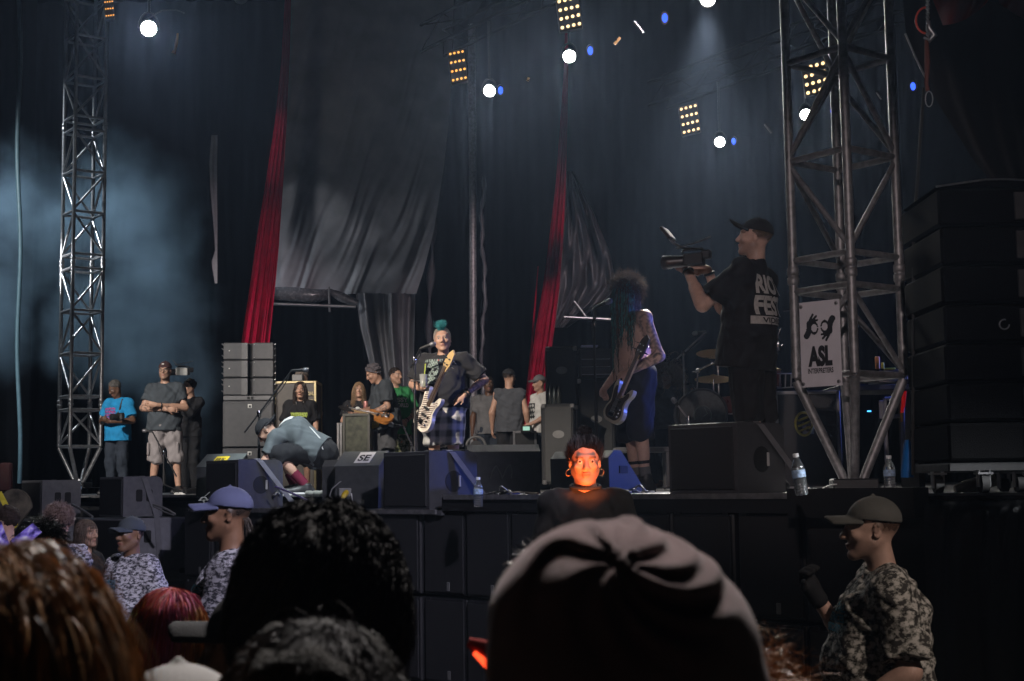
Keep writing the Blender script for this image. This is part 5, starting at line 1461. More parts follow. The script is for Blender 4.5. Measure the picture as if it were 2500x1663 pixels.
f = Fig('person with curly grey hair and dark tee in profile, bending over a guitar neck', top=(912, 889, 18.6), yaw=-72, h=.0105, skin=TAN, g=1.16, belly=.35, group=BAND, stubble=.3,
        pose=dict(chest=(0, -.045, 1.26), neck=(0, -.09, 1.43), head=(0, -.185, 1.57), hpitch=30, sha=(.195, -.07, 1.38), shb=(-.195, -.09, 1.38), ela=(.26, -.06, 1.11), wra=(.16, -.33, 1.0), elb=(-.24, -.14, 1.1), wrb=(-.06, -.42, 1.04)), curl=.7,
        handsa=dict(dir=(-.3, -.9, .0), pn=(-.7, 0, .6)), handsb=dict(dir=(.2, -.95, 0), pn=(.3, 0, .9)), tattoo=[('ela', 'wra', .055)])
f.tee(F_DARK2, e=.02, sleeve=.74, hem=.12, sr=.085); f.legwear(F_GJEAN, 1.95, .112, .092, .08); f.shoes(SHOE); f.hair((.11, .10, .11), 'short', .008, 120, .012)
f = Fig('person in green lettered tee and camouflage shorts, hands clasped, looking right', top=(966, 897, 19.6), yaw=24, h=.0105, skin=TAN, g=1.14, belly=.45, group=BAND, hair_v=(.03, .02, .02), stubble=.3,
        pose=dict(hyaw=26, ela=(.29, .0, 1.13), wra=(.06, -.245, .98), elb=(-.28, .0, 1.13), wrb=(-.05, -.25, .97)), handsa=dict(dir=(-.8, -.3, -.2), pn=(0, .9, 0)), handsb=dict(dir=(.8, -.2, -.2), pn=(0, .9, 0)), curl=.6, tattoo=[('ela', 'wra', .055)])
f.tee(F_GREEN, e=.024, sleeve=.78, hem=.16, sr=.088); f.legwear(CAMOS, 1.05, .122, .112, .1, 'shorts'); f.shoes(SHOE, SOLE); f.hair((.03, .022, .018), 'short', .002, 150, .003); f.watch('a')
f.shirt_text('ISSY', (.03, -.2, 1.285), (1, 0, 0), (0, 0, 1), (0, -1, 0), .20, .062, WHITE); f.shirt_text('ORLD', (.04, -.2, 1.21), (1, 0, 0), (0, 0, 1), (0, -1, 0), .19, .062, WHITE)
f = Fig('person in plain grey tee with short dark hair, behind the bass player', top=(1193, 920, 20.6), yaw=4, h=.0115, skin=DARK, group=BAND, g=.95); f.tee(F_GREY, e=.018); f.legwear(F_JEAN, 1.95); f.shoes(SHOE); f.hair((.02, .016, .014), 'short', .003, 160, .006)
f = Fig('person seen from behind in dark cap and sleeveless worn vest', top=(1243, 901, 19.6), yaw=172, h=.011, skin=TAN, group=BAND, g=1.05, pose=dict(hyaw=-30)); f.tee(F_VEST, e=.022, sleeve=0, hem=.12); f.legwear(F_BLACK, 1.95); f.shoes(SHOE); f.hair((.03, .022, .018), 'short', .0015, 120, -.002); f.cap(F_CAPK, 180, brim=False)
f = Fig('person in grey cap and white printed tee, turned to the left by the amplifiers', top=(1316, 916, 18.8), yaw=-66, h=.011, skin=TAN, group=BAND, g=1.0, pose=dict(hpitch=6, wra=(.16, -.22, 1.0), ela=(.26, .0, 1.12)), stubble=.3); f.tee(F_WHITE, e=.024, sleeve=.8, sr=.085); f.legwear(F_JEAN, 1.95); f.shoes(SHOE); f.hair((.14, .08, .05), 'short', .0015, 120, -.001); f.cap(F_GREY, 0)
f.shirt_text(gridshape(lambda x, y: math.sin(x * 20 + 6 * y) + math.sin(y * 22) - .2, 20, 20), (.0, -.2, 1.2), (1, 0, 0), (0, 0, 1), (0, -1, 0), .22, .24, INKK)
f = Fig('person with a great mass of curly light brown hair by the drums', top=(1627, 899, 19.8), yaw=-20, h=.012, skin=TAN, group=BAND, female=True, g=.95); f.tee(F_DARK); f.legwear(F_JEAN, 1.95)
f.hair((.15, .09, .05), 'short', .008, 100, .02, 'scalp_hair'); rp, rn, rq = scalp(f, 900, 31); strands('curly_hair', rp, rn, .38, 14, hairmat('hair_31', (.22, .13, .07)), f.root, .9, .9, .02, 50, .003, seed=31, jitter=.3, push=headpush(f, .03))
f = Fig('person with headband, dark hair and grey sleeveless top behind the cymbals', top=(1657, 893, 20.2), yaw=-14, h=.0115, skin=TAN, group=BAND, g=1.12, stubble=.2, pose=dict(ela=(.30, -.05, 1.18), wra=(.22, -.28, 1.2))); f.tee(F_GREY, sleeve=0); f.legwear(F_JEAN, 1.95); f.hair((.03, .02, .016), 'short', .004, 120, .012)
MB().tube([f.hp((.088 * math.cos(t), .014 + .104 * math.sin(t), .055 + .012 * math.sin(t))) for t in np.linspace(0, 2 * PI, 25)], .012, 6).build('headband', F_GREY, f.root)
f = Fig('seated person in a bright blue knit hat low beside the bass drum', top=(1690, 967, 18.0), yaw=-30, h=.0115, skin=PALE, group=BAND,
        pose=dict(hia=(.1, -.03, .93), kna=(.14, -.44, .92), ana=(.14, -.42, .50), toea=(.15, -.58, .45), hib=(-.1, -.03, .93), knb=(-.14, -.44, .92), anb=(-.14, -.42, .50), toeb=(-.15, -.58, .45), wra=(.14, -.35, 1.02), wrb=(-.14, -.35, 1.02)), H=1.72)
f.tee(F_BLACK); f.legwear(F_JEAN, 1.95); f.cap(F_BLUEB, 0, brim=False, low=.02, name='knit_hat')

# --- pit
f = Fig('person in dark tee with a bun and hoop earrings, face lit fiery orange from below', top=(1427, 1069, 7.0), yaw=1, h=.0058, skin=(.50, .30, .22), female=True, g=.92, zbase=.43, hair_v=(.02, .012, .01), lips=(.42, .16, .13),
        pose=dict(hpitch=4, neck=(0, .02, 1.485), chest=(0, 0, 1.285), sha=(.160, .015, 1.408), shb=(-.160, .015, 1.408), ela=(.235, .02, 1.15), wra=(.09, -.24, 1.05), elb=(-.235, .02, 1.15), wrb=(-.09, -.24, 1.05)), curl=.8, handsa=dict(dir=(-.5, -.7, .2), pn=(-.5, .5, .2)), handsb=dict(dir=(.5, -.7, .2), pn=(.5, .5, .2)))
f.tee(fabric('soft_black_cotton', (.032, .031, .031)), e=.018, sleeve=.78, hem=.12, sr=.074, wr=.003, open_neck=.078); f.legwear(F_JEAN, 1.95); f.shoes(SHOE)
f.eyes((.10, .05, .025))
f.hair((.008, .006, .005), 'bun', .002, 120, .006)
rp, rn, rq = scalp(f, 2600, 41)
cm = (f.hp((0, .05, .14)) - rp); cm /= np.linalg.norm(cm, axis=1)[:, None]
Lb = np.clip(np.linalg.norm(f.hp((0, .035, .115)) - rp, axis=1) * .85, .008, .07)
strands('swept_hair', rp + rn * .004, rn, Lb, 6, mat('hair_blackbrown', (.008, .006, .006), .4, var=.25, vs=30, spec=.5), f.root, .0, .12, .001, 60, .0010, comb=cm, seed=42, jitter=.12, push=headpush(f, .006))
strands('loose_hair', rp[:70] + rn[:70] * .004, rn[:70], .022, 6, hairmat('hair_blackbrown', (.02, .02, .02)), f.root, .1, .8, .006, 60, .0006, seed=43, jitter=.6)
a = rng.normal(size=(900, 3)); a /= np.linalg.norm(a, axis=1)[:, None]
strands('bun_hair', f.hp((0, .03, .145)) + a * V(.043, .041, .037), a, .012, 6, hairmat('hair_blackbrown', (.02, .02, .02)), f.root, .1, .3, .004, 90, .0010, comb=np.cross(a, V(.2, .3, 1)), seed=44, jitter=.3)
for x in (-1, 1):
    c = f.hp((x * .083, .008, -.058)); MB().tube([c + V(.003 * math.sin(t), .0 + .004 * math.cos(t), 0) + V(.016 * math.cos(t), 0, .017 * math.sin(t)) for t in np.linspace(0, 2 * PI, 15)], .0022, 6).build('hoop_earring', mat('gold', (.8, .5, .2), .25, 1), f.root)
MB().tube([f.J['neck'] + V(.078 * math.cos(t), -.012 + .086 * math.sin(t), .022 + .012 * math.sin(t)) for t in np.linspace(0, 2 * PI, 25)], .008, 6).build('collar', F_DARK, f.root)
PEO['red'] = f
tag(MB().box((P(1427, 1100, 7).x, 7.0, .21), (1.0, .7, .42), bev=.01).build('pit_step', BLACK), 'black step behind the crowd barrier under the red-lit person', 'step')

f = Fig('guard in khaki cap and camouflage tee at the right, gloved hand raised', top=(2125, 1216, 6.0), yaw=-98, h=.0075, skin=PALE, g=1.26, belly=.7, zbase=0, group=GUARD, stubble=.35, headscale=1.06, hair_v=(.10, .06, .04),
        pose=dict(head=(0, -.035, 1.64), elb=(-.20, -.12, 1.15), wrb=(-.13, -.27, 1.37), ela=(.30, .06, 1.10), wra=(.24, -.18, .93), sha=(.205, .02, 1.40), shb=(-.205, .0, 1.40)), curl=.9, handsb=dict(dir=(.1, -.35, .8), pn=(.6, .4, .2)))
f.tee(CAMO2, e=.026, sleeve=.85, hem=.12, sr=.10, wr=.007); f.legwear(F_BLACK, 1.95); f.shoes(SHOE); f.hair((.09, .05, .035), 'short', .0015, 160, -.002); f.cap(F_CAPG, 0, low=.002); f.watch('b')
Fd = Fld(f.J['wrb'] - .22, f.J['wrb'] + .24, .007); dn = nrm_((.1, -.35, .8)); pn = nrm_(V(.6, .4, .2) - dn * (V(.6, .4, .2) @ dn)); f.hand(Fd, f.J['wrb'], dn, pn, -np.cross(dn, pn), .9); Fd.cone(lerp(f.J['wrb'], f.J['elb'], .12), f.J['wrb'] + dn * .03, .036, .034); Fd.d -= .0045
f.out('glove', Fd, F_BLACK)
for i, t_ in enumerate(('SPECIAL', 'SERVICES', 'SECURITY')): f.shirt_text(t_, (.055, -.2, 1.33 - .042 * i), (1, 0, 0), (0, 0, 1), (0, -1, 0), .19, .034, TEAL)
PEO['g1'] = f
f = Fig('guard in blue cap and camouflage tee, arms folded, facing left below the left front speaker', top=(556, 1192, 7.0), yaw=-84, h=.008, skin=BROWN, g=1.06, zbase=0, group=GUARD, hair_v=(.02, .015, .012),
        pose=dict(ela=(.26, -.07, 1.13), wra=(-.05, -.27, 1.16), elb=(-.25, -.08, 1.13), wrb=(.08, -.25, 1.10)), curl=.5, handsa=dict(dir=(-1, -.1, .1), pn=(0, .9, .2)), handsb=dict(dir=(1, .1, 0), pn=(0, .9, 0)))
f.tee(CAMO, e=.022, sleeve=.85, hem=.12, sr=.088, wr=.006); f.legwear(F_BLACK, 1.95); f.shoes(SHOE); f.hair((.03, .02, .016), 'short', .0015, 120, -.002); f.cap(F_CAPB, 0, up=-.004)
rp, rn, rq = scalp(f, 500, 51); k = (rq[:, 1] > .07) & (rq[:, 2] < -.01); strands('ponytail', rp[k], rn[k], .16, 8, hairmat('hair_51', (.04, .028, .02)), f.root, 1.2, .4, .006, 50, .002, comb=(0, .6, -.8), seed=51, push=headpush(f))
for i, t_ in enumerate(('SERVICES', 'SECURITY')): f.shirt_text(t_, (.06, -.2, 1.31 - .042 * i), (1, 0, 0), (0, 0, 1), (0, -1, 0), .19, .034, TEAL)
f = Fig('stocky guard in dark cap and camouflage tee standing before the subwoofer stack', top=(318, 1263, 10.0), yaw=-38, h=.0085, skin=BROWN, g=1.18, belly=.5, zbase=0, group=GUARD, headscale=1.05, hair_v=(.015, .012, .01),
        pose=dict(hyaw=4, hpitch=-2, ela=(.285, .05, 1.13), wra=(.27, -.05, .89)), stubble=.2)
f.tee(CAMO, e=.024, sleeve=.88, hem=.17, sr=.096, wr=.006); f.legwear(F_BLACK, 1.95); f.shoes(SHOE); f.hair((.015, .012, .01), 'short', .0015, 150, -.002); f.cap(F_DARK2, 0, low=.006)
for i, t_ in enumerate(('SERVICES', 'SECURITY')): f.shirt_text(t_, (-.02, -.2, 1.30 - .042 * i), (1, 0, 0), (0, 0, 1), (0, -1, 0), .18, .034, TEAL)
f = Fig('curly haired guard in sleeveless camouflage shirt, seen from behind at the left', top=(142, 1236, 10.4), yaw=-146, h=.009, skin=TAN, g=1.05, zbase=0, group=GUARD,
        pose=dict(hpitch=8, ela=(.30, -.12, 1.2), wra=(.22, -.38, 1.2), elb=(-.27, -.1, 1.15), wrb=(-.12, -.36, 1.15)))
f.tee(CAMO, e=.018, sleeve=0, hem=.12); f.legwear(F_BLACK, 1.95); f.shoes(SHOE); f.hair((.13, .085, .07), 'short', .006, 110, .012, 'scalp_hair')
rp, rn, rq = scalp(f, 1500, 61); k = rq[:, 2] > .0; strands('curly_hair', rp[k], rn[k], .05, 7, hairmat('hair_61', (.20, .13, .11)), f.root, .2, .9, .008, 160, .0016, seed=61, jitter=.5)
f.shirt_text('SECURITY', (-.04, .2, 1.30), (-1, 0, 0), (0, 0, 1), (0, 1, 0), .22, .05, mat('cyan_print', (.03, .35, .62), .8))
f = Fig('person with tied brown hair and black tee with neon striped wristband, by the subwoofer stack', top=(213, 1270, 12.0), yaw=75, h=.0105, skin=TAN, female=True, zbase=0, pose=dict(ela=(.24, -.05, 1.13), wra=(.14, -.28, 1.08), elb=(-.24, -.05, 1.13), wrb=(-.12, -.3, 1.08), hyaw=-12)); f.tee(F_BLACK); f.legwear(F_BLACK, 1.95); f.shoes(SHOE); longhair(f, (.12, .085, .065), 500, .22, 62, comb=(0, .8, -.6))
for t in (.72, .80, .88): f.watch('b', mat('neon_band', (.45, .7, .03), .6), t, .036)
f = Fig('person with short dark hair in black at the far left edge of the pit', top=(12, 1236, 11.0), yaw=-100, h=.0105, skin=TAN, zbase=0, pose=dict(ela=(.22, -.15, 1.2), wra=(.1, -.34, 1.4), elb=(-.22, -.15, 1.2), wrb=(-.1, -.34, 1.4)), stubble=.6); f.tee(F_BLACK, sleeve=.8); f.legwear(F_BLACK, 1.95); f.shoes(SHOE); f.hair((.03, .02, .016), 'short', .003, 120, .008)

# --- the crowd in front of the camera, seen from behind
def crowd(label, top, yaw=180, shirt=F_BLACK, g=1.0, **kw):
    f = Fig(label, top=top, yaw=yaw, h=.0125, g=g, zbase=0, group=CROWD, **kw)
    f.tee(shirt, e=.02); f.legwear(F_JEAN, 1.95)
    return f
# 1 long brown hair at the left
f = crowd('large head of long light brown hair filling the lower left corner', (18, 1358, 1.2), skin=TAN, female=True)
f.hair((.06, .03, .018), 'short', .002, 60, .008, 'scalp_hair')
rp, rn, rq = scalp(f, 17000, 71); cc = np.array([[.36, .19, .08]]) * rng.uniform(.35, 1.5, (len(rp), 1)) * np.where(rng.random((len(rp), 1)) < .3, .4, 1)
cmb = np.stack([np.sign(rq[:, 0]) * .5, .15 + 0 * rq[:, 0], -.55 + 0 * rq[:, 0]], 1)
strands('long_hair', rp, rn, .46, 20, mat('hair_brown_locks', (1, 1, 1), .45, attr='Col', var=.15), f.root, 4.0, .25, .003, 24, .0006, comb=cmb, col=cc, seed=71, jitter=.13, push=headpush(f, .016))
strands('loose_hair', rp[:500], rn[:500], .30, 16, mat('hair_brown_locks', (1, 1, 1)), f.root, 3.5, .4, .012, 22, .0004, comb=cmb[:500], col=cc[:500] * 1.3, seed=72, jitter=.2, push=headpush(f, .020))
# 2 black curly head in the middle
f = crowd('big dark head of short curly hair left of centre', (785, 1272, 1.9), skin=TAN)
f.hair((.012, .010, .009), 'short', .006, 80, .016, 'scalp_hair')
rp, rn, rq = scalp(f, 13000, 73); cm = np.stack([np.sign(rq[:, 0]) * .5 + rq[:, 0] * 6, .3 + 0 * rq[:, 0], -.1 + 0 * rq[:, 0]], 1); strands('curly_hair', rp + rn * .010, rn, .075, 14, mat('hair_black_curls', (.012, .011, .010), .7, var=.25, vs=30, spec=.08), f.root, 1.6, .35, .0075, 85, .0009, seed=73, jitter=.3, comb=cm, clump=70, push=headpush(f, .020))
# 3 dark wavy head at the bottom
f = crowd('dark wavy head with grey sheen at the bottom edge below the curly one', (772, 1556, 1.45), skin=TAN)
f.hair((.02, .018, .018), 'short', .006, 60, .014, 'scalp_hair')
rp, rn, rq = scalp(f, 13000, 74); cm = np.stack([rq[:, 0] * 6, .4 + 0 * rq[:, 0], .1 + 0 * rq[:, 0]], 1); strands('wavy_hair', rp + rn * .006, rn, .085, 12, mat('hair_dark_waves', (.06, .058, .06), .65, var=.25, vs=30, spec=.12), f.root, 1.4, .35, .008, 60, .0008, comb=cm, seed=74, jitter=.22, clump=40, push=headpush(f, .012))
# 4 knitted slouch hat
f = crowd('person in a large dusty mauve slouch beanie dominating the lower middle', (1520, 1362, 1.32), skin=TAN, g=1.1)
f.hair((.04, .03, .025), 'short', .003, 90, .008)
Fd = Fld(f.J['head'] - .26, f.J['head'] + .26, .0042)
f.he(Fd, (0, .02, .010), (.122, .132, .138), .01); f.he(Fd, (.030, .03, .075), (.080, .09, .078), .04); f.he(Fd, (-.006, .02, -.055), (.124, .134, .10), .02)
# gathered folds running out from the crown
X = Fd.ax[0][:, None, None]; Y = Fd.ax[1][None, :, None]; Z = Fd.ax[2][None, None, :]
c_ = f.hp((.008, .075, .125)); dx = X - c_[0]; dz = Z - c_[2]; dy = Y - c_[1]
ang = np.arctan2(dx, dz); rr_ = np.sqrt(dx * dx + dz * dz + dy * dy)
fold = (np.abs(np.sin(ang * 2.1 + 1.3 * np.sin(rr_ * 30 + 1) + .5)) - .5) * .0062 * np.exp(-((rr_ - .045) / .055) ** 2) + .0035 * np.sin(ang * 11 + 5 * np.sin(rr_ * 40)) * np.exp(-((rr_ - .06) / .05) ** 2)
Fd.d = (Fd.d + fold).astype(np.float32)
Fd.wrinkle(.0022, 26, 77)
Fd.plane(f.hp((0, 0, -.095)), (0, 0, -1))
KNIT = mat('mauve_fleece', (.215, .125, .128), .95, var=.12, vs=25, bump=.5, bs=520, spec=.1, sheen=.5)
f.out('slouch_beanie', Fd, KNIT)
# 5 rainbow hair
f = crowd('person with pink, red and orange dyed hair and a grey-green jacket', (415, 1447, 3.2), shirt=fabric('grey_green_jacket', (.06, .075, .08)), skin=TAN, female=True)
f.hair((.35, .05, .03), 'short', .003, 80, .006, 'scalp_hair')
rp, rn, rq = scalp(f, 11000, 75)
u = np.clip((-rq[:, 0] * 2.0 + .09 + rng.normal(size=len(rq)) * .012) / .18, 0, 1)         # 0 at the image left (person faces away)
stops = np.array([0, .16, .34, .55, .75, 1.0]); cs = np.array([[.50, .50, .06], [.70, .26, .02], [.72, .10, .03], [.75, .08, .15], [.85, .25, .55], [.70, .32, .10]])
u2 = 1 - u if False else u
cc = np.stack([np.interp(u2, stops, cs[:, i]) for i in range(3)], 1) * rng.uniform(.3, .8, (len(rp), 1))
cmb = np.stack([rq[:, 0] * 10 + rng.normal(size=len(u)) * .25, .45 + 0 * u, -.1 + 0 * u], 1)
strands('dyed_hair', rp, rn, .26, 14, mat('hair_rainbow', (1, 1, 1), .6, attr='Col', var=.15, spec=.25), f.root, 3.4, .35, .004, 40, .0010, comb=cmb, col=cc, seed=75, jitter=.12, push=headpush(f, .012), clump=50)
# 6 black cap, brim to the left
f = crowd('person in black cap with the brim pointing left, behind the curly head', (622, 1438, 2.7), yaw=-104, skin=BROWN); f.hair((.02, .015, .012), 'short', .0015, 120, -.002); f.cap(F_CAPK, 0, up=.0, low=.0)
# 7 grey cap at the bottom edge
f = crowd('person in pale grey cap peeking in at the bottom left', (440, 1634, 1.62), skin=TAN); f.hair((.06, .04, .03), 'short', .0015, 120, -.002); f.cap(fabric('pale_grey_cap', (.34, .33, .32)), 0, low=.01)
# 8 dark hair left of the beanie
f = crowd('dark haired head mostly hidden left behind the mauve beanie', (1372, 1345, 2.5), skin=TAN); f.hair((.04, .028, .02), 'short', .006, 90, .012, 'scalp_hair')
rp, rn, rq = scalp(f, 2500, 76); strands('short_hair', rp, rn, .05, 7, hairmat('hair_76', (.05, .035, .025)), f.root, .2, .8, .004, 90, .0009, seed=76, jitter=.5)
# 9 orange-blond hair right of the beanie
f = crowd('person with tousled orange-blond hair at the bottom right of the beanie', (1790, 1640, 1.9), skin=PALE, female=True); f.hair((.16, .07, .03), 'short', .004, 80, .006, 'scalp_hair')
rp, rn, rq = scalp(f, 3500, 78); cc = np.array([[.34, .16, .06]]) * rng.uniform(.4, 1.3, (len(rp), 1)); strands('curly_hair', rp, rn, .11, 12, mat('hair_brown_locks', (1, 1, 1)), f.root, .5, .8, .012, 45, .0008, col=cc, seed=78, jitter=.5, clump=40)
# 10 dark fluffy head at the left with raised phone
f = crowd('dark fluffy haired person at the left holding up a phone', (106, 1283, 6.2), skin=TAN, pose=dict(ela=(.30, -.16, 1.30), wra=(.24, -.30, 1.50), elb=(-.25, -.1, 1.2), wrb=(-.12, -.3, 1.25)), curl=.8)
f.hair((.02, .016, .014), 'short', .008, 90, .012, 'scalp_hair'); rp, rn, rq = scalp(f, 2000, 79); strands('curly_hair', rp, rn, .07, 8, hairmat('hair_79', (.03, .024, .02)), f.root, .4, .9, .008, 110, .0014, seed=79, jitter=.6)
PEO['phone'] = f
# ================================================================== instruments, cameras, stands, cases
def part(mb, name, m, root):
    """mb in world coordinates, parented to an unrotated Empty"""
    return wobj(mb.build(name, m), root)
def xf(mb, M):
    mb.v = [tuple(M @ Vector(q)) for q in mb.v]; return mb
def guitar(label, body, head, normal, bodycol, name='bass_guitar', pick=None, cat='bass guitar', scale=1.0, neckcol=(.35, .22, .10), headcol=None):
    """body: world centre of the body, head: world point of the headstock"""
    body = Vector(body); head = Vector(head)
    y = (head - body); L = y.length; y.normalize(); n = Vector(normal); n = (n - y * n.dot(y)).normalized(); x = y.cross(n)
    M = Matrix(((x.x, y.x, n.x, 0), (x.y, y.y, n.y, 0), (x.z, y.z, n.z, 0), (0, 0, 0, 1)))
    r = empty(name, tuple(body), 0, label, cat)
    k = scale
    half = [(0, -.24), (.09, -.235), (.155, -.17), (.16, -.09), (.125, -.01), (.13, .07), (.165, .14), (.16, .20), (.125, .205), (.085, .15), (.055, .11)]
    lefth = [(-.055, .11), (-.08, .16), (-.11, .24), (-.15, .245), (-.165, .18), (-.14, .08), (-.125, .0), (-.16, -.08), (-.16, -.16), (-.10, -.23)]
    out = [(a * k, b * k) for a, b in half + lefth]
    # smooth the outline
    pts = []
    n_ = len(out)
    for i in range(n_):
        p0, p1, p2, p3 = [Vector(out[(i + q - 1) % n_]) for q in range(4)]
        for t in (0, .33, .66): pts.append(tuple(.5 * ((2 * p1) + (p2 - p0) * t + (2 * p0 - 5 * p1 + 4 * p2 - p3) * t * t + (3 * p1 - p0 - 3 * p2 + p3) * t ** 3)))
    T = lambda z: M @ Matrix.Translation((0, 0, z))
    bo = MB().prism(pts, T(-.022), .044).build('body', bodycol, r)
    if pick is not None:
        MB().prism([(a * .80, b * .80 - .01) for a, b in pts], T(.0235), .003).build('pickguard', pick, r)
    nk = mat('fretboard', (.10, .055, .03), .45)
    xf(MB().box((0, (L + .08 * k) / 2, .018), (.052 * k, L - .02, .026), bev=.006), M).build('neck', mat('maple', neckcol, .35), r)
    xf(MB().box((0, (L + .08 * k) / 2, .034), (.050 * k, L - .02, .006)), M).build('fretboard', nk, r)
    hd = MB().prism([(-.028, L - .02), (.03, L - .02), (.05, L + .06), (.045, L + .17), (.0, L + .20), (-.035, L + .15), (-.05, L + .05)], T(.006), .018).build('headstock', headcol or mat('maple_head', (.55, .38, .17), .35), r)
    for i in range(4):
        m = MB(); sx = -1 if i < 2 else 1
        m.tube([(sx * .03, L + .05 + .055 * (i % 2), .016), (sx * .075, L + .05 + .055 * (i % 2), .016)], .006, 6); m.box((sx * .088, L + .05 + .055 * (i % 2), .016), (.026, .006, .022), bev=.002)
        m.lathe([(.009, 0), (.009, .012), (.005, .018)], (sx * .02, L + .05 + .055 * (i % 2), .024), 8)
        xf(m, M).build('tuning_peg', CHROME, r)
    m = MB()
    for i in range(4): m.tube([((i - 1.5) * .012, -.13 * k, .045), ((i - 1.5) * .009, L + .06, .040)], .0016, 4)
    xf(m, M).build('strings', STEEL, r)
    xf(MB().box((0, -.14 * k, .036), (.07, .05, .018), bev=.004), M).build('bridge', CHROME, r)
    for yy in (-.06, .02): xf(MB().box((0, yy * k, .034), (.085, .026, .014), bev=.004), M).build('pickup', BLACK, r)
    for i in range(3): xf(MB().lathe([(.012, 0), (.011, .016), (.008, .018)], (.09 * k, (-.06 - .045 * i) * k, .026), 10), M).build('knob', CHROME, r)
    return r
def zebra(name):
    m = bpy.data.materials.new(name); m.use_nodes = True; n = m.node_tree.nodes; l = m.node_tree.links; b = n['Principled BSDF']; b.inputs['Roughness'].default_value = .35
    tc = n.new('ShaderNodeTexCoord'); wv = n.new('ShaderNodeTexWave'); wv.inputs['Scale'].default_value = 16; wv.inputs['Distortion'].default_value = 3.5; wv.inputs['Detail'].default_value = 2; wv.bands_direction = 'Z'
    cr = n.new('ShaderNodeValToRGB'); e = cr.color_ramp.elements; e[0].position = .45; e[0].color = (.10, .045, .03, 1); e[1].position = .55; e[1].color = (.62, .58, .52, 1)
    l.new(tc.outputs['Object'], wv.inputs[0]); l.new(wv.outputs['Fac'], cr.inputs[0]); l.new(cr.outputs[0], b.inputs['Base Color']); return m
guitar('bass with striped brown and white body held by the mohawked player', P(1046, 1003, 13.62), P(1090, 902, 13.56), (-.75, -.65, .05), mat('cream_edge', (.6, .56, .48), .3), pick=zebra('zebra_guard'), scale=.84, neckcol=(.42, .28, .12))
guitar('cream guitar with dark pickguard pointing down, played by the dreadlocked person', P(1512, 985, 12.02), P(1561, 872, 12.00), (-.75, -.65, .1), mat('cream_body', (.45, .41, .32), .35), 'electric_guitar', mat('dark_guard', (.04, .03, .028), .4), 'guitar', .72, headcol=mat('dark_head', (.05, .035, .025), .4))
guitar('orange-brown guitar held level by the bending person in dark tee', P(925, 1018, 18.15), P(862, 1004, 18.2), (-.1, -.5, 1), mat('amber_body', (.45, .18, .04), .35), 'electric_guitar', None, 'guitar', .75, neckcol=(.5, .24, .06), headcol=BLACK)

# --- video camera of the cameraman
def videocam(label, px, py, d, k=1.0, yaw=R(-113), small=False, cam_label=None):
    c = P(px, py, d); r = empty('video_camera', tuple(c), yaw, label, 'video camera'); r.scale = (k, k, k)
    # local -y is the lens direction
    MB().box((0, .02, .0), (.11, .20, .12), bev=.012).build('body', BLACK, r)
    m = MB(); m.lathe([(.045, 0), (.058, .02), (.060, .13), (.066, .14), (.068, .22), (.062, .23)], (0, -.07, -.01), 18, Matrix.Rotation(PI / 2, 4, 'X')); m.build('lens', mat('lens_barrel', (.02, .02, .022), .35), r)
    MB().lathe([(.058, 0), (.03, .004)], (0, -.296, -.01), 18, Matrix.Rotation(PI / 2, 4, 'X')).build('front_glass', mat('lens_glass', (.01, .01, .012), .08, spec=1), r)
    m = MB(); m.tube([(0, -.10, .075), (0, -.08, .10), (0, .10, .10), (0, .13, .06)], .014, 8); m.build('top_handle', BLACK, r)
    m = MB(); m.tube([(.03, .10, .10), (.02, -.12, .12), (.0, -.20, .22)], .008, 6); m.tube([(.0, .19, .21), (.0, .05, .165), (0, -.16, .125)], .008, 6); m.build('rail', STEEL, r)
    MB().box((.0, .14, .04), (.08, .10, .09), bev=.015).build('battery', BLACK, r)
    return r
vc = videocam('video camera with shade-mounted monitor held up by the cameraman', 1690, 634, 10.0, .72)
m_ = MB(); M_ = Matrix.Translation((0, -.24, .27)) @ Matrix.Rotation(R(38), 4, 'X')
m_.box((0, 0, 0), (.22, .03, .15), bev=.006); m_ = xf(m_, M_ @ Matrix.Rotation(R(0), 4, 'Z')); mo = m_.build('monitor', BLACK, vc)
m_ = MB(); m_.tube([(0, -.12, .14), (0, -.19, .18), (0, -.22, .22)], .012, 8); m_.build('monitor_arm', STEEL, vc)
m_ = MB(); m_.box((0, .018, 0), (.20, .004, .13)); xf(m_, M_).build('screen', mat('dark_screen', (.03, .035, .04), .5), mo)
videocam('dark shoulder camera with a pale side panel in the smoke', 447, 908, 21.2, .8, R(-60))
MB().box((.075, -.05, .0), (.02, .22, .14), bev=.01).build('side_panel', mat('pale_panel', (.6, .6, .58), .6), bpy.data.objects['video_camera.001'])
c = P(293, 1018, 20.2); r = empty('photo_camera', tuple(c), R(-40), 'black photo camera held by the person in bright blue tee', 'camera')
MB().box((0, 0, 0), (.15, .08, .11), bev=.02).build('body', BLACK, r); MB().lathe([(.042, 0), (.046, .1), (.04, .11)], (0, -.04, -.005), 16, Matrix.Rotation(PI / 2, 4, 'X')).build('lens', BLACK, r)

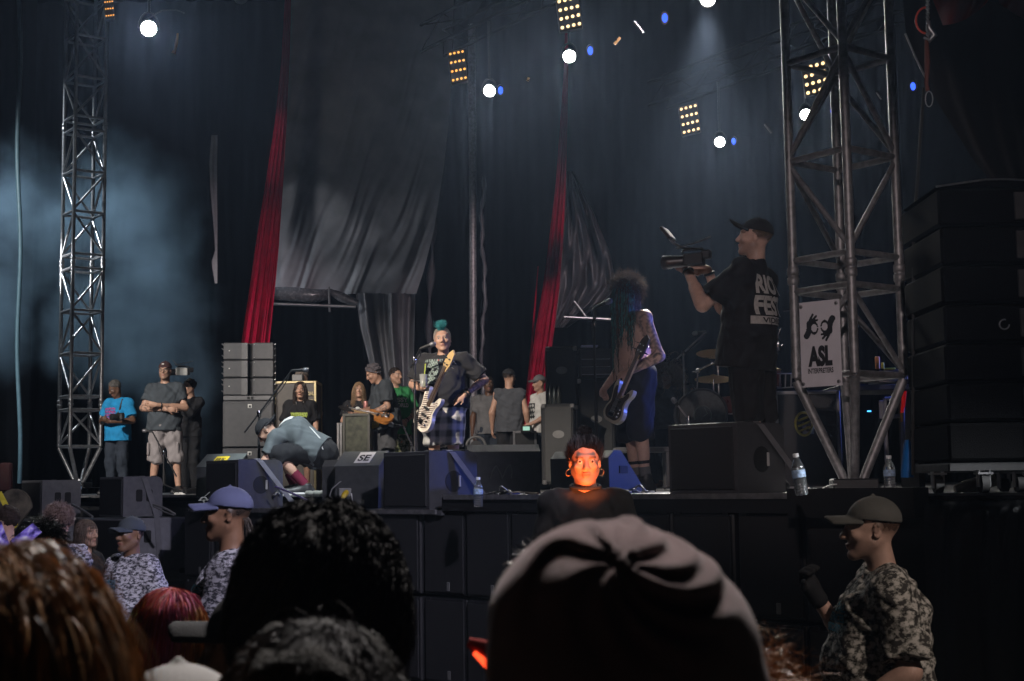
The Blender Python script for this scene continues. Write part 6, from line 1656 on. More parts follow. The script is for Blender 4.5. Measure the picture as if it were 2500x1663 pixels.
# --- microphone stands
def mic(mb_r, tip, tail, grey=True):
    tip, tail = Vector(tip), Vector(tail); d = (tail - tip).normalized(); L = (tail - tip).length
    part(MB().tube([tip, tip + d * .012, tip + d * .045, tip + d * .06], [.012, .024, .026, .018], 12), 'mic_grille', mat('mic_mesh', (.18, .18, .19), .4, .6), mb_r)
    part(MB().tube([tip + d * .058, tail], [.019, .012], 10), 'mic_body', BLACK, mb_r)
def stand(label, tip, tail, pivot, base_px, d, zb, boom_back=.25, tripod=True, cable=True, name='microphone_stand', m=BLACK, basez=None):
    pv = Vector(pivot); foot = Vector((pv.x, pv.y, zb))
    r = empty(name, tuple(foot), 0, label, 'microphone stand', 'microphone stands on the stage')
    part(MB().tube([foot + Vector((0, 0, .12)), pv], [.013, .010], 8), 'pole', m, r)
    part(MB().lathe([(.02, -.03), (.024, 0), (.02, .03)], pv, 10), 'clutch', CHROME, r)
    tl = Vector(tail); dd = (pv - tl).normalized()
    part(MB().tube([tl, pv + dd * boom_back], .009, 8), 'boom', m, r)
    if tip is not None: mic(r, tip, tail)
    for k in range(3):
        a = k * 2.094 + .4
        part(MB().tube([foot + Vector((0, 0, .14)), foot + Vector((.30 * math.cos(a), .30 * math.sin(a), .015))], .009, 6), 'leg', m, r)
    if cable:
        pts = [tl]
        for t in np.linspace(.1, 1, 9): pts.append(tl.lerp(pv, min(1, t * 1.6)) + Vector((.02 * math.sin(t * 9), 0, -.05 * math.sin(t * PI) - max(0, t - .62) * (pv.z - zb) * 2.4)))
        part(MB().tube(pts, .005, 5), 'cable', RUBBER, r)
    return r
stand('microphone on a long boom in front of the speaker stack and the girl', P(753, 903, 15), P(712, 905, 15), P(632, 1010, 15), None, 15, DECK)
bs = stand('microphone stand of the mohawked bass player with a cup holder on its pole', P(1064, 838, 13.6), P(1026, 851, 13.6), P(1012, 880, 13.7), None, 13.7, DECK, .1)
cp = P(1020, 930, 13.65)
part(MB().tube([cp + Vector((-.07, 0, .0)), cp + Vector((.10, 0, 0))], .006, 6), 'cup_holder', STEEL, bs)
cup = tag(MB().lathe([(.030, -.06), (.040, .06), (.038, .06)], cp + Vector((.055, -.02, .0)), 14).build('drink_cup', mat('clear_cup', (.5, .52, .5), .2, trans=.5)), 'clear plastic cup with a straw in the holder on the bass player\'s stand', 'cup')
tag(MB().tube([cp + Vector((.06, -.02, -.05)), cp + Vector((.075, -.02, .16))], .006, 6).build('straw', mat('lime_straw', (.5, .6, .05), .4)), 'lime straw sticking out of the clear cup', 'straw')
stand('microphone stand of the dreadlocked guitarist, mic slanting up to the face', P(1494, 733, 12.2), P(1449, 752, 12.25), P(1450, 790, 12.3), None, 12.3, DECK, .05)
stand('microphone stand by the drums behind the guitarist', P(1690, 815, 16), P(1724, 810, 16), P(1668, 862, 16), None, 16, DECK, .1, m=ALUD)
stand('short microphone stand in front of the person with crossed arms', P(347, 1051, 18.6), P(372, 1054, 18.6), P(400, 1106, 18.6), None, 18.6, DECK, .35)
stand('low microphone boom reaching into the bass drum', P(1641, 972, 14), P(1655, 990, 14), P(1681, 1024, 14), None, 14, DECK, .02, m=ALUD, cable=False)
stand('low chrome clamp stand at the knees of the person in the green tee', P(948, 1036, 15.6), P(985, 1042, 15.6), P(1004, 1083, 15.6), None, 15.6, DECK, .12, m=ALUD, cable=False)

# --- speaker stack behind the crouching stagehand
LA = mat('array_grey', (.062, .062, .066), .55, var=.15, bump=.3, bs=300); LAP = mat('array_plate', (.13, .13, .135), .45)
stk = P(609, 1186, 19); 
yawk = R(6)
def stackunit(z, W_, H_, D_, kind, lab):
    r = empty('array_speaker' if kind == 'top' else 'stack_subwoofer', (stk.x, stk.y, z), yawk, lab, 'speaker', 'speakers of the side fill stack')
    if kind == 'top':
        for sx in (-1, 1):
            MB().box((sx * W_ * .29, 0, H_ / 2), (W_ * .42, D_, H_ - .012), bev=.012).build('cabinet', LA, r)
        MB().box((-.052, -.025 - .0, H_ / 2), (.085, D_ * .9, H_ - .016), bev=.004).build('waveguide', LAP, r)
        MB().box((.045, .05, H_ / 2), (.11, D_ * .9, H_ - .016)).build('throat', HOLE_SHADE, r)
        m = MB()
        for sx, zz in ((-1, .03), (1, .03), (-1, H_ - .03), (1, H_ - .03)): m.box((sx * .075 if sx > 0 else -.02, -D_ / 2 - .004 + (.0), zz), (.012, .012, .012))
        for sx in (-1, 1):
            for zz in (.05, .14, .2): m.tube([(sx * (W_ / 2 + .002), -D_ / 2 + .05, zz), (sx * (W_ / 2 + .025), -D_ / 2 + .05, zz + .02)], .008, 5)
        m.build('rigging_pin', STEEL, r)
        MB().lathe([(.008, 0), (.008, .006)], (-W_ * .38, -D_ / 2 - .006, H_ * .52), 8, Matrix.Rotation(PI / 2, 4, 'X')).build('badge', WHITE, r)
    else:
        MB().box((0, 0, H_ / 2), (W_, D_, H_ - .012), bev=.012).build('cabinet', LA, r)
        MB().box((0, -D_ / 2 - .007, H_ / 2 - .01), (W_ - .04, .012, H_ - .05), bev=.005).build('grille', LA, r)
        b = MB(); b.box((.02, -D_ / 2 - .016, H_ - .075), (.05, .006, .05)); bo = b.build('badge', WHITE, r)
        MB().box((.022, -D_ / 2 - .0205, H_ - .08), (.028, .003, .03)).build('badge_mark', BLACK, bo)
    return r
z = DECK + .003
for i, (H_, kind, lab) in enumerate(((.60, 's', 'lowest subwoofer of the side fill stack'), (.62, 's', 'upper subwoofer of the side fill stack under the three array speakers'), (.065, 'p', ''), (.235, 'top', 'lowest of the three grey array speakers on the side fill stack'), (.235, 'top', 'middle of the three grey array speakers on the side fill stack'), (.235, 'top', 'topmost grey array speaker on the side fill stack, below the red curtain'))):
    if kind == 'p':
        r = empty('stack_plate', (stk.x, stk.y, z), yawk, 'flat grey rigging frame between array speakers and subwoofers', 'rigging frame'); MB().box((0, 0, H_ / 2), (.65, .5, H_ - .006), bev=.006).build('plate', LAP, r)
        m = MB()
        for x in (.0, .05): m.box((x, -.253, H_ / 2), (.03, .01, .035))
        m.build('slot', HOLE_SHADE, r)
    else: stackunit(z, .655 if kind == 'top' else .66, H_, .5, kind, lab)
    z += H_

# --- flight cases
def case(label, px0, px1, ytop, d, zb, depth, m, edge, yaw=0, latches=2, cat='flight case', handles=True, name='flight_case', wheels=False):
    a = P(px0, ytop, d); b = P(px1, ytop, d); W_ = (b - a).length; H_ = a.z - zb; c = (a + b) / 2
    r = empty(name, (c.x, c.y + depth / 2, zb), yaw, label, cat, 'road cases and racks on the stage')
    zb0 = .1 if wheels else 0
    MB().box((0, 0, (H_ + zb0) / 2), (W_ - .03, depth - .03, H_ - .03 - zb0), bev=.004).build('panel', m, r)
    e = .03
    for sx in (-1, 1):
        for sy in (-1, 1): MB().box((sx * (W_ / 2 - e / 2), sy * (depth / 2 - e / 2), (H_ + zb0) / 2), (e, e, H_ - zb0 - .002), bev=.003).build('edge', edge, r)
        for zz in (zb0 + e / 2, H_ - e / 2): MB().box((sx * (W_ / 2 - e / 2 + .001), 0, zz), (e, depth - .064, e), bev=.003).build('edge', edge, r)
    for sy in (-1, 1):
        for zz in (zb0 + e / 2, H_ - e / 2): MB().box((0, sy * (depth / 2 - e / 2 + .001), zz), (W_ - .064, e, e), bev=.003).build('edge', edge, r)
    for i in range(latches):
        x = (i + 1) / (latches + 1) * W_ - W_ / 2
        l_ = MB().box((x, -depth / 2 - .004, H_ * .62), (.10, .016, .10), bev=.006).build('latch', STEEL, r)
        MB().box((x, -depth / 2 - .015, H_ * .62), (.04, .012, .05), bev=.004).build('latch_turn', CHROME, l_)
    if wheels:
        for sx in (-1, 1):
            for sy in (-1, 1): MB().tube([(sx * (W_ / 2 - .1) - .015, sy * (depth / 2 - .1), .05), (sx * (W_ / 2 - .1) + .015, sy * (depth / 2 - .1), .05)], .05, 14).build('caster', RUBBER, r)
    return r, W_, H_
GOLD = mat('brass_edge', (.42, .35, .20), .45, .7); PLY = mat('black_ply', (.05, .043, .036), .55, var=.35, vs=6, bump=.2); STEELE = mat('case_edge', (.28, .28, .29), .4, .85)
fc, W_, H_ = case('tall flight case with pale brass edges behind the girl, stencilled letters on it', 668, 772, 931, 19.0, DECK, .6, PLY, GOLD, latches=0)
TXp = mat('stencil', (.45, .38, .2), .7)
Mx = Matrix(((1, 0, 0, .17), (0, 0, -1, -.318), (0, 1, 0, H_ - .30), (0, 0, 0, 1))); text_flat('EMP', Mx, .17, .10, 'stencil_text', TXp, fc); Mx2 = Mx.copy(); Mx2.translation.z += .13; text_flat('SPECIAL', Mx2, .17, .05, 'stencil_text', TXp, fc)
c = P(720, 926, 18.9); tag(MB().box((c.x, c.y + .3, c.z + .035), (.14, .2, .09), bev=.01).build('small_box', mat('grey_box', (.12, .12, .12), .5)), 'small dark box lying on the brass edged flight case', 'box')
case('worn olive-black case in front of the long haired person with the can', 836, 903, 1010, 17.2, DECK, .5, mat('olive_ply', (.055, .06, .04), .6, var=.6, vs=14, bump=.3), mat('dull_edge', (.10, .10, .09), .6, .3), latches=0)
case('low dark crate with pale edge left of the worn olive case', 822, 835, 1032, 17.4, DECK, .5, PLY, STEELE, latches=0)
c = P(905, 1042, 17.6); tag(MB().tube([c, c + Vector((.06, 0, .03)), c + Vector((.1, 0, .02))], [.03, .045, .02], 8).build('work_glove', mat('yellow_glove', (.45, .32, .06), .8)), 'yellow glove hanging at the worn olive case', 'glove')
c = P(893, 990, 19.2); k = tag(MB().lathe([(.028, -.06), (.033, -.05), (.033, .05), (.028, .06)], c, 14).build('drink_can', mat('red_white_can', (.5, .22, .2), .35, .3, var=.5, vs=25)), 'red and white drink can held by the long haired person', 'can')

# --- amplifiers at the centre
AMP = mat('amp_tolex', (.016, .016, .017), .7, bump=.5, bs=260); AMP_LIT = mat('amp_grille_lit', (.05, .05, .05), .75, bump=.6, bs=300)  # second grille is a paler copy, light put into its colour
def amp(label, px0, px1, y0, y1, d, depth=.4, lit=False, yaw=0.0):
    a = P(px0, y0, d); b = P(px1, y0, d); W_ = (b - a).length; zb = max(P((px0 + px1) / 2, y1, d).z, DECK); H_ = a.z - zb; c = (a + b) / 2
    r = empty('amplifier_cabinet', (c.x, c.y + depth / 2, zb), yaw, label, 'amplifier', 'amplifier cabinets behind the guitarist')
    MB().box((0, 0, H_ / 2), (W_, depth, H_), bev=.02).build('cabinet', AMP, r)
    MB().box((0, -depth / 2 - .006, H_ / 2), (W_ - .07, .012, H_ - .07), bev=.005).build('grille_cloth', AMP_LIT if lit else AMP, r)
    m = MB()
    for sx in (-1, 1):
        for zz in (.03, H_ - .03): m.box((sx * (W_ / 2 - .025), -depth / 2, zz), (.055, .05, .055), bev=.012)
    m.build('corner', STEELE, r)
    M2 = Matrix(((1.5, 0, 0, .0), (0, 0, -1, -depth / 2 - .013), (0, 1, 0, H_ * .62), (0, 0, 0, 1)))
    MB().prism([(.045 * math.cos(t), .045 * math.sin(t)) for t in np.linspace(0, 2 * PI, 17)[:-1]], M2, .004).build('badge', mat('amp_badge', (.16, .16, .16), .5), r)
    return r
amp('tall black amplifier cabinet with a round badge beside the centre red curtain', 1332, 1408, 846, 1002, 17.0)
amp('grey-lit amplifier cabinet under the bottles, left of the red-lit person', 1322, 1402, 986, 1184, 16.4, .45, True)
amp('black cabinet under the rack unit, behind the guitarist', 1408, 1500, 925, 1186, 17.0, .5)
rk, W_, H_ = case('black rack case with shining rails and gear beside the tall amplifier', 1412, 1496, 852, 16.95, P(1450, 922, 16.95).z + .005, .5, BLACK, BLACK, latches=0, name='rack_case', cat='rack case')
for i in range(3):
    u_ = MB().box((0, -.258, .07 + .09 * i), (W_ - .08, .02, .075), bev=.004).build('rack_unit', mat('rack_front', (.03, .03, .032), .35, .5), rk); MB().box((0, -.27, .03 + .09 * i), (W_ - .07, .012, .006)).build('rail', STEEL, u_)
c = P(1440, 846, 16.9); tag(MB().box((c.x, c.y + .1, c.z + .01), (.20, .16, .016), bev=.004).build('clipboard', mat('violet_pad', (.4, .4, .7), .5)), 'pale violet pad lying on the rack case', 'pad')
for i, (px, y0) in enumerate(((1345, 940), (1355, 948), (1366, 944))):
    c = P(px, 985, 16.5); tag(MB().lathe([(.03, 0), (.032, .13), (.012, .18), (.013, .2)], c + Vector((0, .15, .004)), 12).build('glass_bottle', mat('dark_glass', (.05, .055, .05), .12, spec=.8)), ['leftmost dark bottle on the grey-lit amplifier', 'middle dark bottle on the grey-lit amplifier', 'rightmost dark bottle on the grey-lit amplifier'][i], 'bottle', 'dark bottles on the amplifier')
rk, W_, H_ = case('small low rack with a lit green display behind the bass player', 1252, 1310, 1052, 18.2, DECK, .45, BLACK, STEELE, latches=0, name='rack_case', cat='rack case')
for i in range(3): MB().box((0, -.232, H_ * (.2 + .25 * i)), (W_ - .08, .014, .09), bev=.004).build('rack_unit', mat('rack_front', (.03, .03, .032)), rk)
dv_ = empty('tuner_box', tuple(P(1285, 1047, 18.0)), 0, 'small device with a pale green screen on the low rack', 'device'); MB().box((0, .1, .0), (.14, .14, .09), bev=.008).build('housing', BLACK, dv_); MB().box((0, .027, .005), (.085, .006, .05)).build('screen', emat('green_screen', (.45, .8, .62), .25), dv_)
wh = P(1162, 1090, 19.5); r = empty('cable_reel', tuple(wh), 0, 'dark round cable reel behind the bass player\'s knees', 'reel'); MB().tube([wh * 0 + Vector((.13 * math.cos(t), 0, .13 * math.sin(t))) for t in np.linspace(0, 2 * PI, 25)], .018, 8).build('rim', mat('reel_grey', (.12, .12, .12), .5), r); MB().tube([(0, -.05, 0), (0, .1, 0)], .08, 16).build('drum', BLACK, r); MB().box((0, .0, -.16), (.2, .2, .06)).build('foot', BLACK, r)
# small table and things at the guitarist's feet
tb = P(1570, 1098, 14.2); r = empty('side_table', (tb.x, tb.y, DECK), 0, 'low grey side table behind the guitarist\'s legs', 'table'); zt_ = tb.z - DECK
MB().box((0, .15, zt_), (.55, .4, .05), bev=.008).build('top', mat('table_grey', (.14, .14, .145), .5), r)
for sx in (-.24, .24):
    for y in (-.02, .32): MB().box((sx, y, zt_ / 2), (.03, .03, zt_ - .05)).build('leg', mat('table_grey', (.1, .1, .1)), r)
tag(MB().lathe([(.06, 0), (.075, .03), (.06, .06), (.02, .065)], P(1562, 1150, 14.1), 14).build('paper_plate', mat('pale_paper', (.5, .4, .32), .7)), 'pale round plate under the side table', 'plate')
tag(MB().box(tuple(P(1560, 1086, 14.2)), (.12, .1, .05), bev=.015).build('towel', mat('peach_towel', (.5, .36, .26), .9)), 'folded peach towel on the side table', 'towel')

# --- drums
dk = empty('drum_kit', (P(1790, 1180, 15.2).x, P(1790, 1180, 15.2).y, DECK), 0, 'drum kit mostly hidden behind the cameraman', 'drum kit')
WOOD = mat('drum_shell', (.10, .025, .018), .3, var=.2); SKIN_D = mat('drum_head', (.03, .035, .032), .5, var=.5, vs=22); BRASS = mat('cymbal_bronze', (.62, .42, .18), .3, 1, var=.03, vs=5)
b0 = P(1715, 1010, 15.0)
part(MB().lathe([(.245, 0), (.26, .01), (.26, .4), (.245, .41)], b0, 28, Matrix.Rotation(-PI / 2, 4, 'X')), 'bass_drum', BLACK, dk)
part(MB().lathe([(.25, 0), (.01, .001)], b0 + Vector((0, -.004, 0)), 28, Matrix.Rotation(PI / 2, 4, 'X')), 'drum_head', SKIN_D, dk)
m = MB(); m.tube([b0 + Vector((.09 * math.cos(t), -.012, .10 * math.sin(t) - .02)) for t in np.linspace(-.5, 3.6, 14)], .007, 6); m.tube([b0 + Vector((.02, -.012, .06)), b0 + Vector((.05, -.012, .0)), b0 + Vector((.01, -.012, -.03))], .006, 6); part(m, 'head_emblem', mat('emblem_green', (.08, .10, .08), .6), dk)
m = MB(); m.tube([b0 + Vector((.255 * math.cos(t), -.01, .255 * math.sin(t))) for t in np.linspace(0, 2 * PI, 30)], .014, 6); part(m, 'hoop', BLACK, dk)
def cymbal(px, py, d, r_, tilt, lab=None):
    c = P(px, py, d); M = Matrix.Rotation(R(tilt), 4, 'Y') @ Matrix.Rotation(R(-8), 4, 'X')
    o = part(MB().lathe([(r_, -.012), (r_ * .6, .004), (r_ * .24, .012), (r_ * .2, .03), (.01, .04)], c, 28, M), 'cymbal', BRASS, dk)
    part(MB().tube([c + Vector((0, 0, .05)), (c.x, c.y, DECK + .3)], .011, 8), 'cymbal_stand', CHROME, dk)
    for k in range(3): part(MB().tube([(c.x, c.y, DECK + .35), (c.x + .28 * math.cos(k * 2.1), c.y + .28 * math.sin(k * 2.1), DECK + .01)], .01, 6), 'stand_leg', CHROME, dk)
cymbal(1752, 862, 15.4, .23, 3); cymbal(1742, 924, 15.2, .20, 2); cymbal(1886, 901, 14.9, .09, 0)
def drum(px, py, d, r_, h_): 
    c = P(px, py, d); part(MB().lathe([(r_, 0), (r_ * 1.04, .008), (r_ * 1.04, .03), (r_, .04), (r_, h_ - .04), (r_ * 1.04, h_ - .03), (r_ * 1.04, h_ - .008), (r_, h_)], c, 24), 'tom_drum', WOOD, dk)
drum(1886, 945, 15.0, .09, .16); drum(1810, 1010, 15.3, .2, .18)
m = MB(); a = P(1703, 905, 15.1)
m.tube([P(1700, 1010, 15.1), a], .010, 8); m.tube([P(1690, 908, 15.1), a, P(1742, 886, 15.1)], .009, 8); m.box(tuple(a), (.05, .05, .05), bev=.012); part(m, 'boom_stand', CHROME, dk)
m = MB(); m.tube([P(1893, 1100, 14.9), P(1895, 860, 14.9), P(1900, 815, 14.9), P(1906, 800, 14.9)], .008, 8); m.tube([P(1890, 870, 14.9), P(1912, 840, 14.9)], .006, 6); m.lathe([(.02, -.06), (.03, 0), (.025, .04)], P(1900, 842, 14.9), 10); part(m, 'overhead_mic', CHROME, dk)
m = MB()
for i in range(9): m.box(tuple(P(1880 + (i % 2) * 10, 955 + i * 16, 14.8)), (.05, .05, .035), bev=.012)
part(m, 'hardware', CHROME, dk)
# --- right: black road case with emblem, desk gear
EM, W_, H_ = case('big black road case with a yellow ring emblem, behind the right tower', 1890, 2050, 955, 12.2, DECK, .7, mat('black_case', (.014, .014, .015), .5, bump=.2), STEELE, latches=1)
YEL = mat('faded_yellow', (.30, .26, .05), .7, var=.3, vs=30)
ce = P(1962, 1035, 12.15); em = MB(); 
em.tube([(ce.x + .072 * math.cos(t), ce.y - .02, ce.z + .098 * math.sin(t)) for t in np.linspace(0, 2 * PI, 28)], .011, 8)
for dz in (-.045, 0, .045): em.tube([(ce.x - .05, ce.y - .02, ce.z + dz - .02), (ce.x + .05, ce.y - .02, ce.z + dz + .02)], .010, 8)
em = em.build('emblem', YEL); em.parent = EM; em.matrix_parent_inverse = Matrix.Translation(-EM.location)
rk, W_, H_ = case('silver edged effects case with a handle, on the desk behind the right tower', 2146, 2222, 905, 12.6, P(2180, 934, 12.6).z, .4, mat('case_black2', (.03, .03, .032), .4), STEELE, latches=2, name='effects_case')
MB().tube([(-.06, -.21, .05), (-.06, -.24, .05), (.06, -.24, .05), (.06, -.21, .05)], .008, 6).build('handle', CHROME, rk)
ds = P(2150, 938, 12.6); r = empty('gear_desk', (ds.x, ds.y, DECK), 0, 'dark equipment desk behind the right tower', 'desk'); MB().box((0, .3, ds.z - DECK - .03), (.75, .7, .05), bev=.006).build('top', BLACK, r)
for sx in (-.33, .33): MB().box((sx, .3, (ds.z - DECK) / 2 - .03), (.05, .6, ds.z - DECK - .07), bev=.006).build('leg', BLACK, r)
tag(MB().box(tuple(P(2122, 923, 12.4)), (.14, .2, .08), bev=.01).build('rack_unit_box', mat('rack_front', (.03, .03, .03))), 'black rack unit left of the silver edged effects case', 'device')
tag(MB().box(tuple(P(2142, 886, 12.5)), (.035, .04, .11), bev=.006).build('orange_box', mat('orange_pack', (.55, .22, .06), .6)), 'upright orange packet on the desk behind the right tower', 'packet')
tag(MB().box(tuple(P(2155, 893, 12.5)), (.02, .03, .055), bev=.004).build('yellow_bottle', mat('yellow_pack', (.7, .6, .05), .5)), 'small upright yellow packet beside the orange one', 'packet')
tag(MB().box(tuple(P(2172, 901, 12.45)), (.09, .06, .015), bev=.004).build('yellow_card', mat('yellow_pack', (.7, .6, .05))), 'flat yellow packet lying on the effects case', 'packet')
st = empty('grey_rack_stand', (P(2168, 1180, 12.4).x, P(2168, 1180, 12.4).y, DECK), 0, 'pale grey metal stand behind the right tower legs', 'stand')
GS = mat('grey_stand', (.22, .22, .24), .5)
for a_, b_ in (((2160, 972), (2166, 1150)), ((2160, 974), (2205, 972)), ((2168, 1018), (2205, 1015)), ((2204, 972), (2204, 1150))): part(MB().tube([P(*a_, 12.4), P(*b_, 12.4)], .018, 8), 'bar', GS, st)
part(MB().box(tuple(P(2155, 1000, 12.42)), (.06, .02, .16), bev=.005), 'side_plate', GS, st)
pp = empty('set_list', tuple(P(2060, 800, 12.0)), 0, 'white printed sheets hanging behind the sign', 'paper'); q = [P(2040, 742, 12.0), P(2073, 744, 12.0), P(2076, 846, 12.0), P(2040, 845, 12.0)]
part(MB()._add(q + [p + Vector((0, .004, 0)) for p in q], [(3, 2, 1, 0), (4, 5, 6, 7), (0, 1, 5, 4), (1, 2, 6, 5), (2, 3, 7, 6), (3, 0, 4, 7)]), 'sheet', mat('paper_white', (.72, .74, .76), .8, var=.05, emit=None), pp)
m = MB()
for i in range(9): m.box(tuple((P(2056, 755 + i * 7, 11.99))), (.05 - .02 * ((i * 5) % 3) / 2, .001, .004))
part(m, 'printed_line', INKK, pp)
m = MB(); q = [P(2030, 736, 12.05), P(2079, 738, 12.05), P(2083, 900, 12.05), P(2030, 900, 12.05)]; m._add(q + [p + Vector((0, .03, 0)) for p in q], [(3, 2, 1, 0), (4, 5, 6, 7), (0, 1, 5, 4), (1, 2, 6, 5), (2, 3, 7, 6), (3, 0, 4, 7)]); part(m, 'backing_board', mat('dark_board', (.05, .06, .065), .4), pp)
m = MB()
for (a_, b_) in (((1898, 912), (1950, 913)), ((1898, 948), (1950, 944)), ((1905, 912), (1904, 946)), ((1918, 912), (1917, 946)), ((1932, 912), (1931, 946)), ((1945, 912), (1944, 946))): m.tube([P(*a_, 12.5), P(*b_, 12.5)], .006, 6)
tag(m.build('wire_basket', mat('basket_wire', (.2, .2, .2), .5)), 'wire basket on the road case left of the sign', 'basket')
m = MB(); m.tube([P(1931, 873, 13), P(1953, 873, 13)], .012, 8); m.tube([P(1931, 881, 13), P(1953, 881, 13)], .008, 8); m.box(tuple(P(1953, 930, 13)), (.05, .05, .5)); tag(m.build('chrome_rail', CHROME), 'pair of bright rails left of the sign', 'rail')
tag(MB().tube([P(1912, 759, 13.5), P(1949, 755, 13.5), P(1990, 752, 13.5)], .007, 6).build('thin_rod', CHROME), 'thin bright rod pointing left from behind the sign', 'rod')
def drop(rows_, d, m, name, label, cat, th):
    prof = []
    n = 14
    vs = []; mb = MB()
    for (y, x0, x1) in rows_:
        a, b = P(x0, y, d), P(x1, y, d); c = (a + b) / 2; w_ = (b - a).length / 2
        for k in range(n): t = 2 * PI * k / n; vs.append(c + Vector((w_ * math.cos(t), th * math.sin(t), 0)))
    fs = [(i * n + k, i * n + (k + 1) % n, (i + 1) * n + (k + 1) % n, (i + 1) * n + k) for i in range(len(rows_) - 1) for k in range(n)]
    mb._add(vs, fs, True); mb._add(vs[:n], [tuple(range(n))]); mb._add(vs[-n:], [tuple(range(n))[::-1]])
    return tag(mb.build(name, m), label, cat)
drop([(955, 2202, 2214), (990, 2200, 2210), (1008, 2198, 2206)], 11.5, mat('glowing_red_cloth', (.75, .01, .01), .7, emit=(.8, .01, .01), es=.05), 'red_pennant', 'bright red pennant hanging inside the right tower leg', 'pennant', .01)  # faint glow put into the cloth so that it looks lit
drop([(1008, 2198, 2206), (1030, 2199, 2204)], 11.49, mat('orange_cloth', (.6, .25, .03), .7), 'orange_tag', 'orange tip below the red pennant', 'tag', .01)
drop([(1074, 2211, 2219), (1085, 2207, 2224), (1110, 2204, 2228), (1150, 2200, 2230), (1166, 2200, 2230)], 9.2, mat('blue_drum', (.01, .14, .45), .35), 'blue_canister', 'rounded blue canister between the right tower and the cabinet stack', 'canister', .05)
c = P(2122, 1004, 11.5); tag(MB().box(tuple(c), (.03, .01, .01)).build('indicator_light', emat('blue_indicator', (.05, .35, 1), 1.2)), 'tiny blue indicator light behind the right tower', 'light')

# --- tall stack of dark array cabinets on a wheeled dolly at the right
cb = P(2224, 800, 8.25); cx0 = cb.x; CY = P(2360, 1180, 7.9).y
cart = empty('cabinet_dolly', (cx0 + .7, CY, DECK), 0, 'wheeled dolly under the tall stack of dark cabinets at the right edge', 'dolly')
MB().box((0, .08, .14), (1.36, .70, .05), bev=.008).build('platform', BLACK, cart)
for i, (px, d, s_) in enumerate(((2290, 7.75, 1), (2402, 7.6, 1.1), (2452, 8.1, .8), (2490, 7.7, 1))):
    c = P(px, 1190, d); rr_ = .046 * s_
    lx, ly = c.x - cart.location.x, c.y - cart.location.y
    w_ = MB().tube([(lx - .02, ly, rr_ + .004), (lx + .02, ly, rr_ + .004)], rr_, 18).build('caster', RUBBER, cart)
    m = MB(); m.box((lx - .028, ly, rr_ + .03), (.006, .05, .09)); m.box((lx + .028, ly, rr_ + .03), (.006, .05, .09)); m.box((lx, ly, .108), (.08, .08, .01)); m.build('caster_fork', STEELE, w_)
CABM = mat('cabinet_black', (.003, .003, .0033), .9, var=.3, vs=3, bump=.4, bs=240, spec=.06)
ztop_ = P(2300, 470, 7.9).z; n_ = 7; hh = (ztop_ - DECK - .17) / n_
for i in range(n_):
    r = empty('array_cabinet', (cx0 + .7, CY, DECK + .17 + hh * i), 0, ['lowest', 'second lowest', 'third lowest', 'middle', 'third highest', 'second highest', 'topmost'][i] + ' dark speaker cabinet in the tall stack at the right edge', 'speaker', 'dark cabinets stacked on the dolly')
    MB().box((0, .08, hh / 2), (1.36 - .012 * (i % 2), .74, hh - .010), bev=.014).build('cabinet', CABM, r)
    MB().box((-.24, -.295, hh / 2), (.06, .012, hh - .06), bev=.004).build('rigging_plate', mat('dim_plate', (.05, .05, .052), .45, .4), r)
    MB().tube([(-.20, -.29, hh * .62), (-.16, -.33, hh * .62), (-.06, -.33, hh * .62), (-.02, -.29, hh * .62)], .010, 6).build('handle', mat('dim_plate', (.05, .05, .052)), r)
    MB().box((.32, -.293, hh / 2), (.60, .008, hh - .05), bev=.003).build('grille', CABM, r)
tp_ = empty('peaked_cover', (cx0 + .7, CY, ztop_ + .002), 0, 'shallow peaked cover with a bright front edge on top of the cabinet stack', 'cover')
M_ = Matrix(((1, 0, 0, 0), (0, 0, -1, .40), (0, 1, 0, 0), (0, 0, 0, 1)))
MB().prism([(-.69, 0), (.69, 0), (.25, .002), (-.30, .035), (-.42, .035)], M_, .70).build('panel', CABM, tp_)
MB().tube([(-.69, -.30, .002), (-.42, -.302, .037), (-.30, -.302, .037), (.25, -.302, .004)], .006, 6).build('edge', STEEL, tp_)
m = MB(); c0 = P(2372, 1194, 8.4); m.tube([c0 + Vector((-.10, 0, .0)), c0 + Vector((-.04, 0, .01)), c0 + Vector((.05, 0, .03)), c0 + Vector((.14, 0, .05))], [.02, .04, .045, .035], 10)
so_ = tag(m.build('pale_shoe', mat('tan_shoe', (.34, .29, .23), .7, var=.3)), 'pale tan shoe on the deck behind the casters', 'shoe')
# scaffold bits at the right edge
m = MB(); m.tube([P(2420, 550, 8.6), P(2450, 535, 8.6), P(2530, 545, 8.6)], .03, 8); tag(m.build('scaffold_tube', mat('dim_tube', (.12, .12, .125), .4, .5)), 'dim grey tube crossing the right edge above the cabinet stack', 'tube', 'dim tubes at the right edge')
m = MB(); m.tube([P(2430, 655, 8.6), P(2468, 645, 8.6)], .024, 8); tag(m.build('scaffold_tube', mat('dim_tube', (.12, .12, .12))), 'dim short tube left of the wooden beam end at the right edge', 'tube', 'dim tubes at the right edge')
c = P(2492, 652, 8.3); tag(MB().box(tuple(c), (.10, .12, .045), bev=.006).build('wood_beam', mat('amber_wood', (.30, .19, .05), .5, var=.3)), 'amber wooden beam end at the right edge', 'beam')
for (a_, b_, lab) in (((2480, 573), (2510, 575), 'thin bright wire at the right edge under the dim tube'), ((2436, 742), (2510, 745), 'thin bright wire at the right edge below the wooden beam')): tag(MB().tube([P(*a_, 8.2), P(*b_, 8.2)], .003, 5).build('wire', STEEL), lab, 'wire')
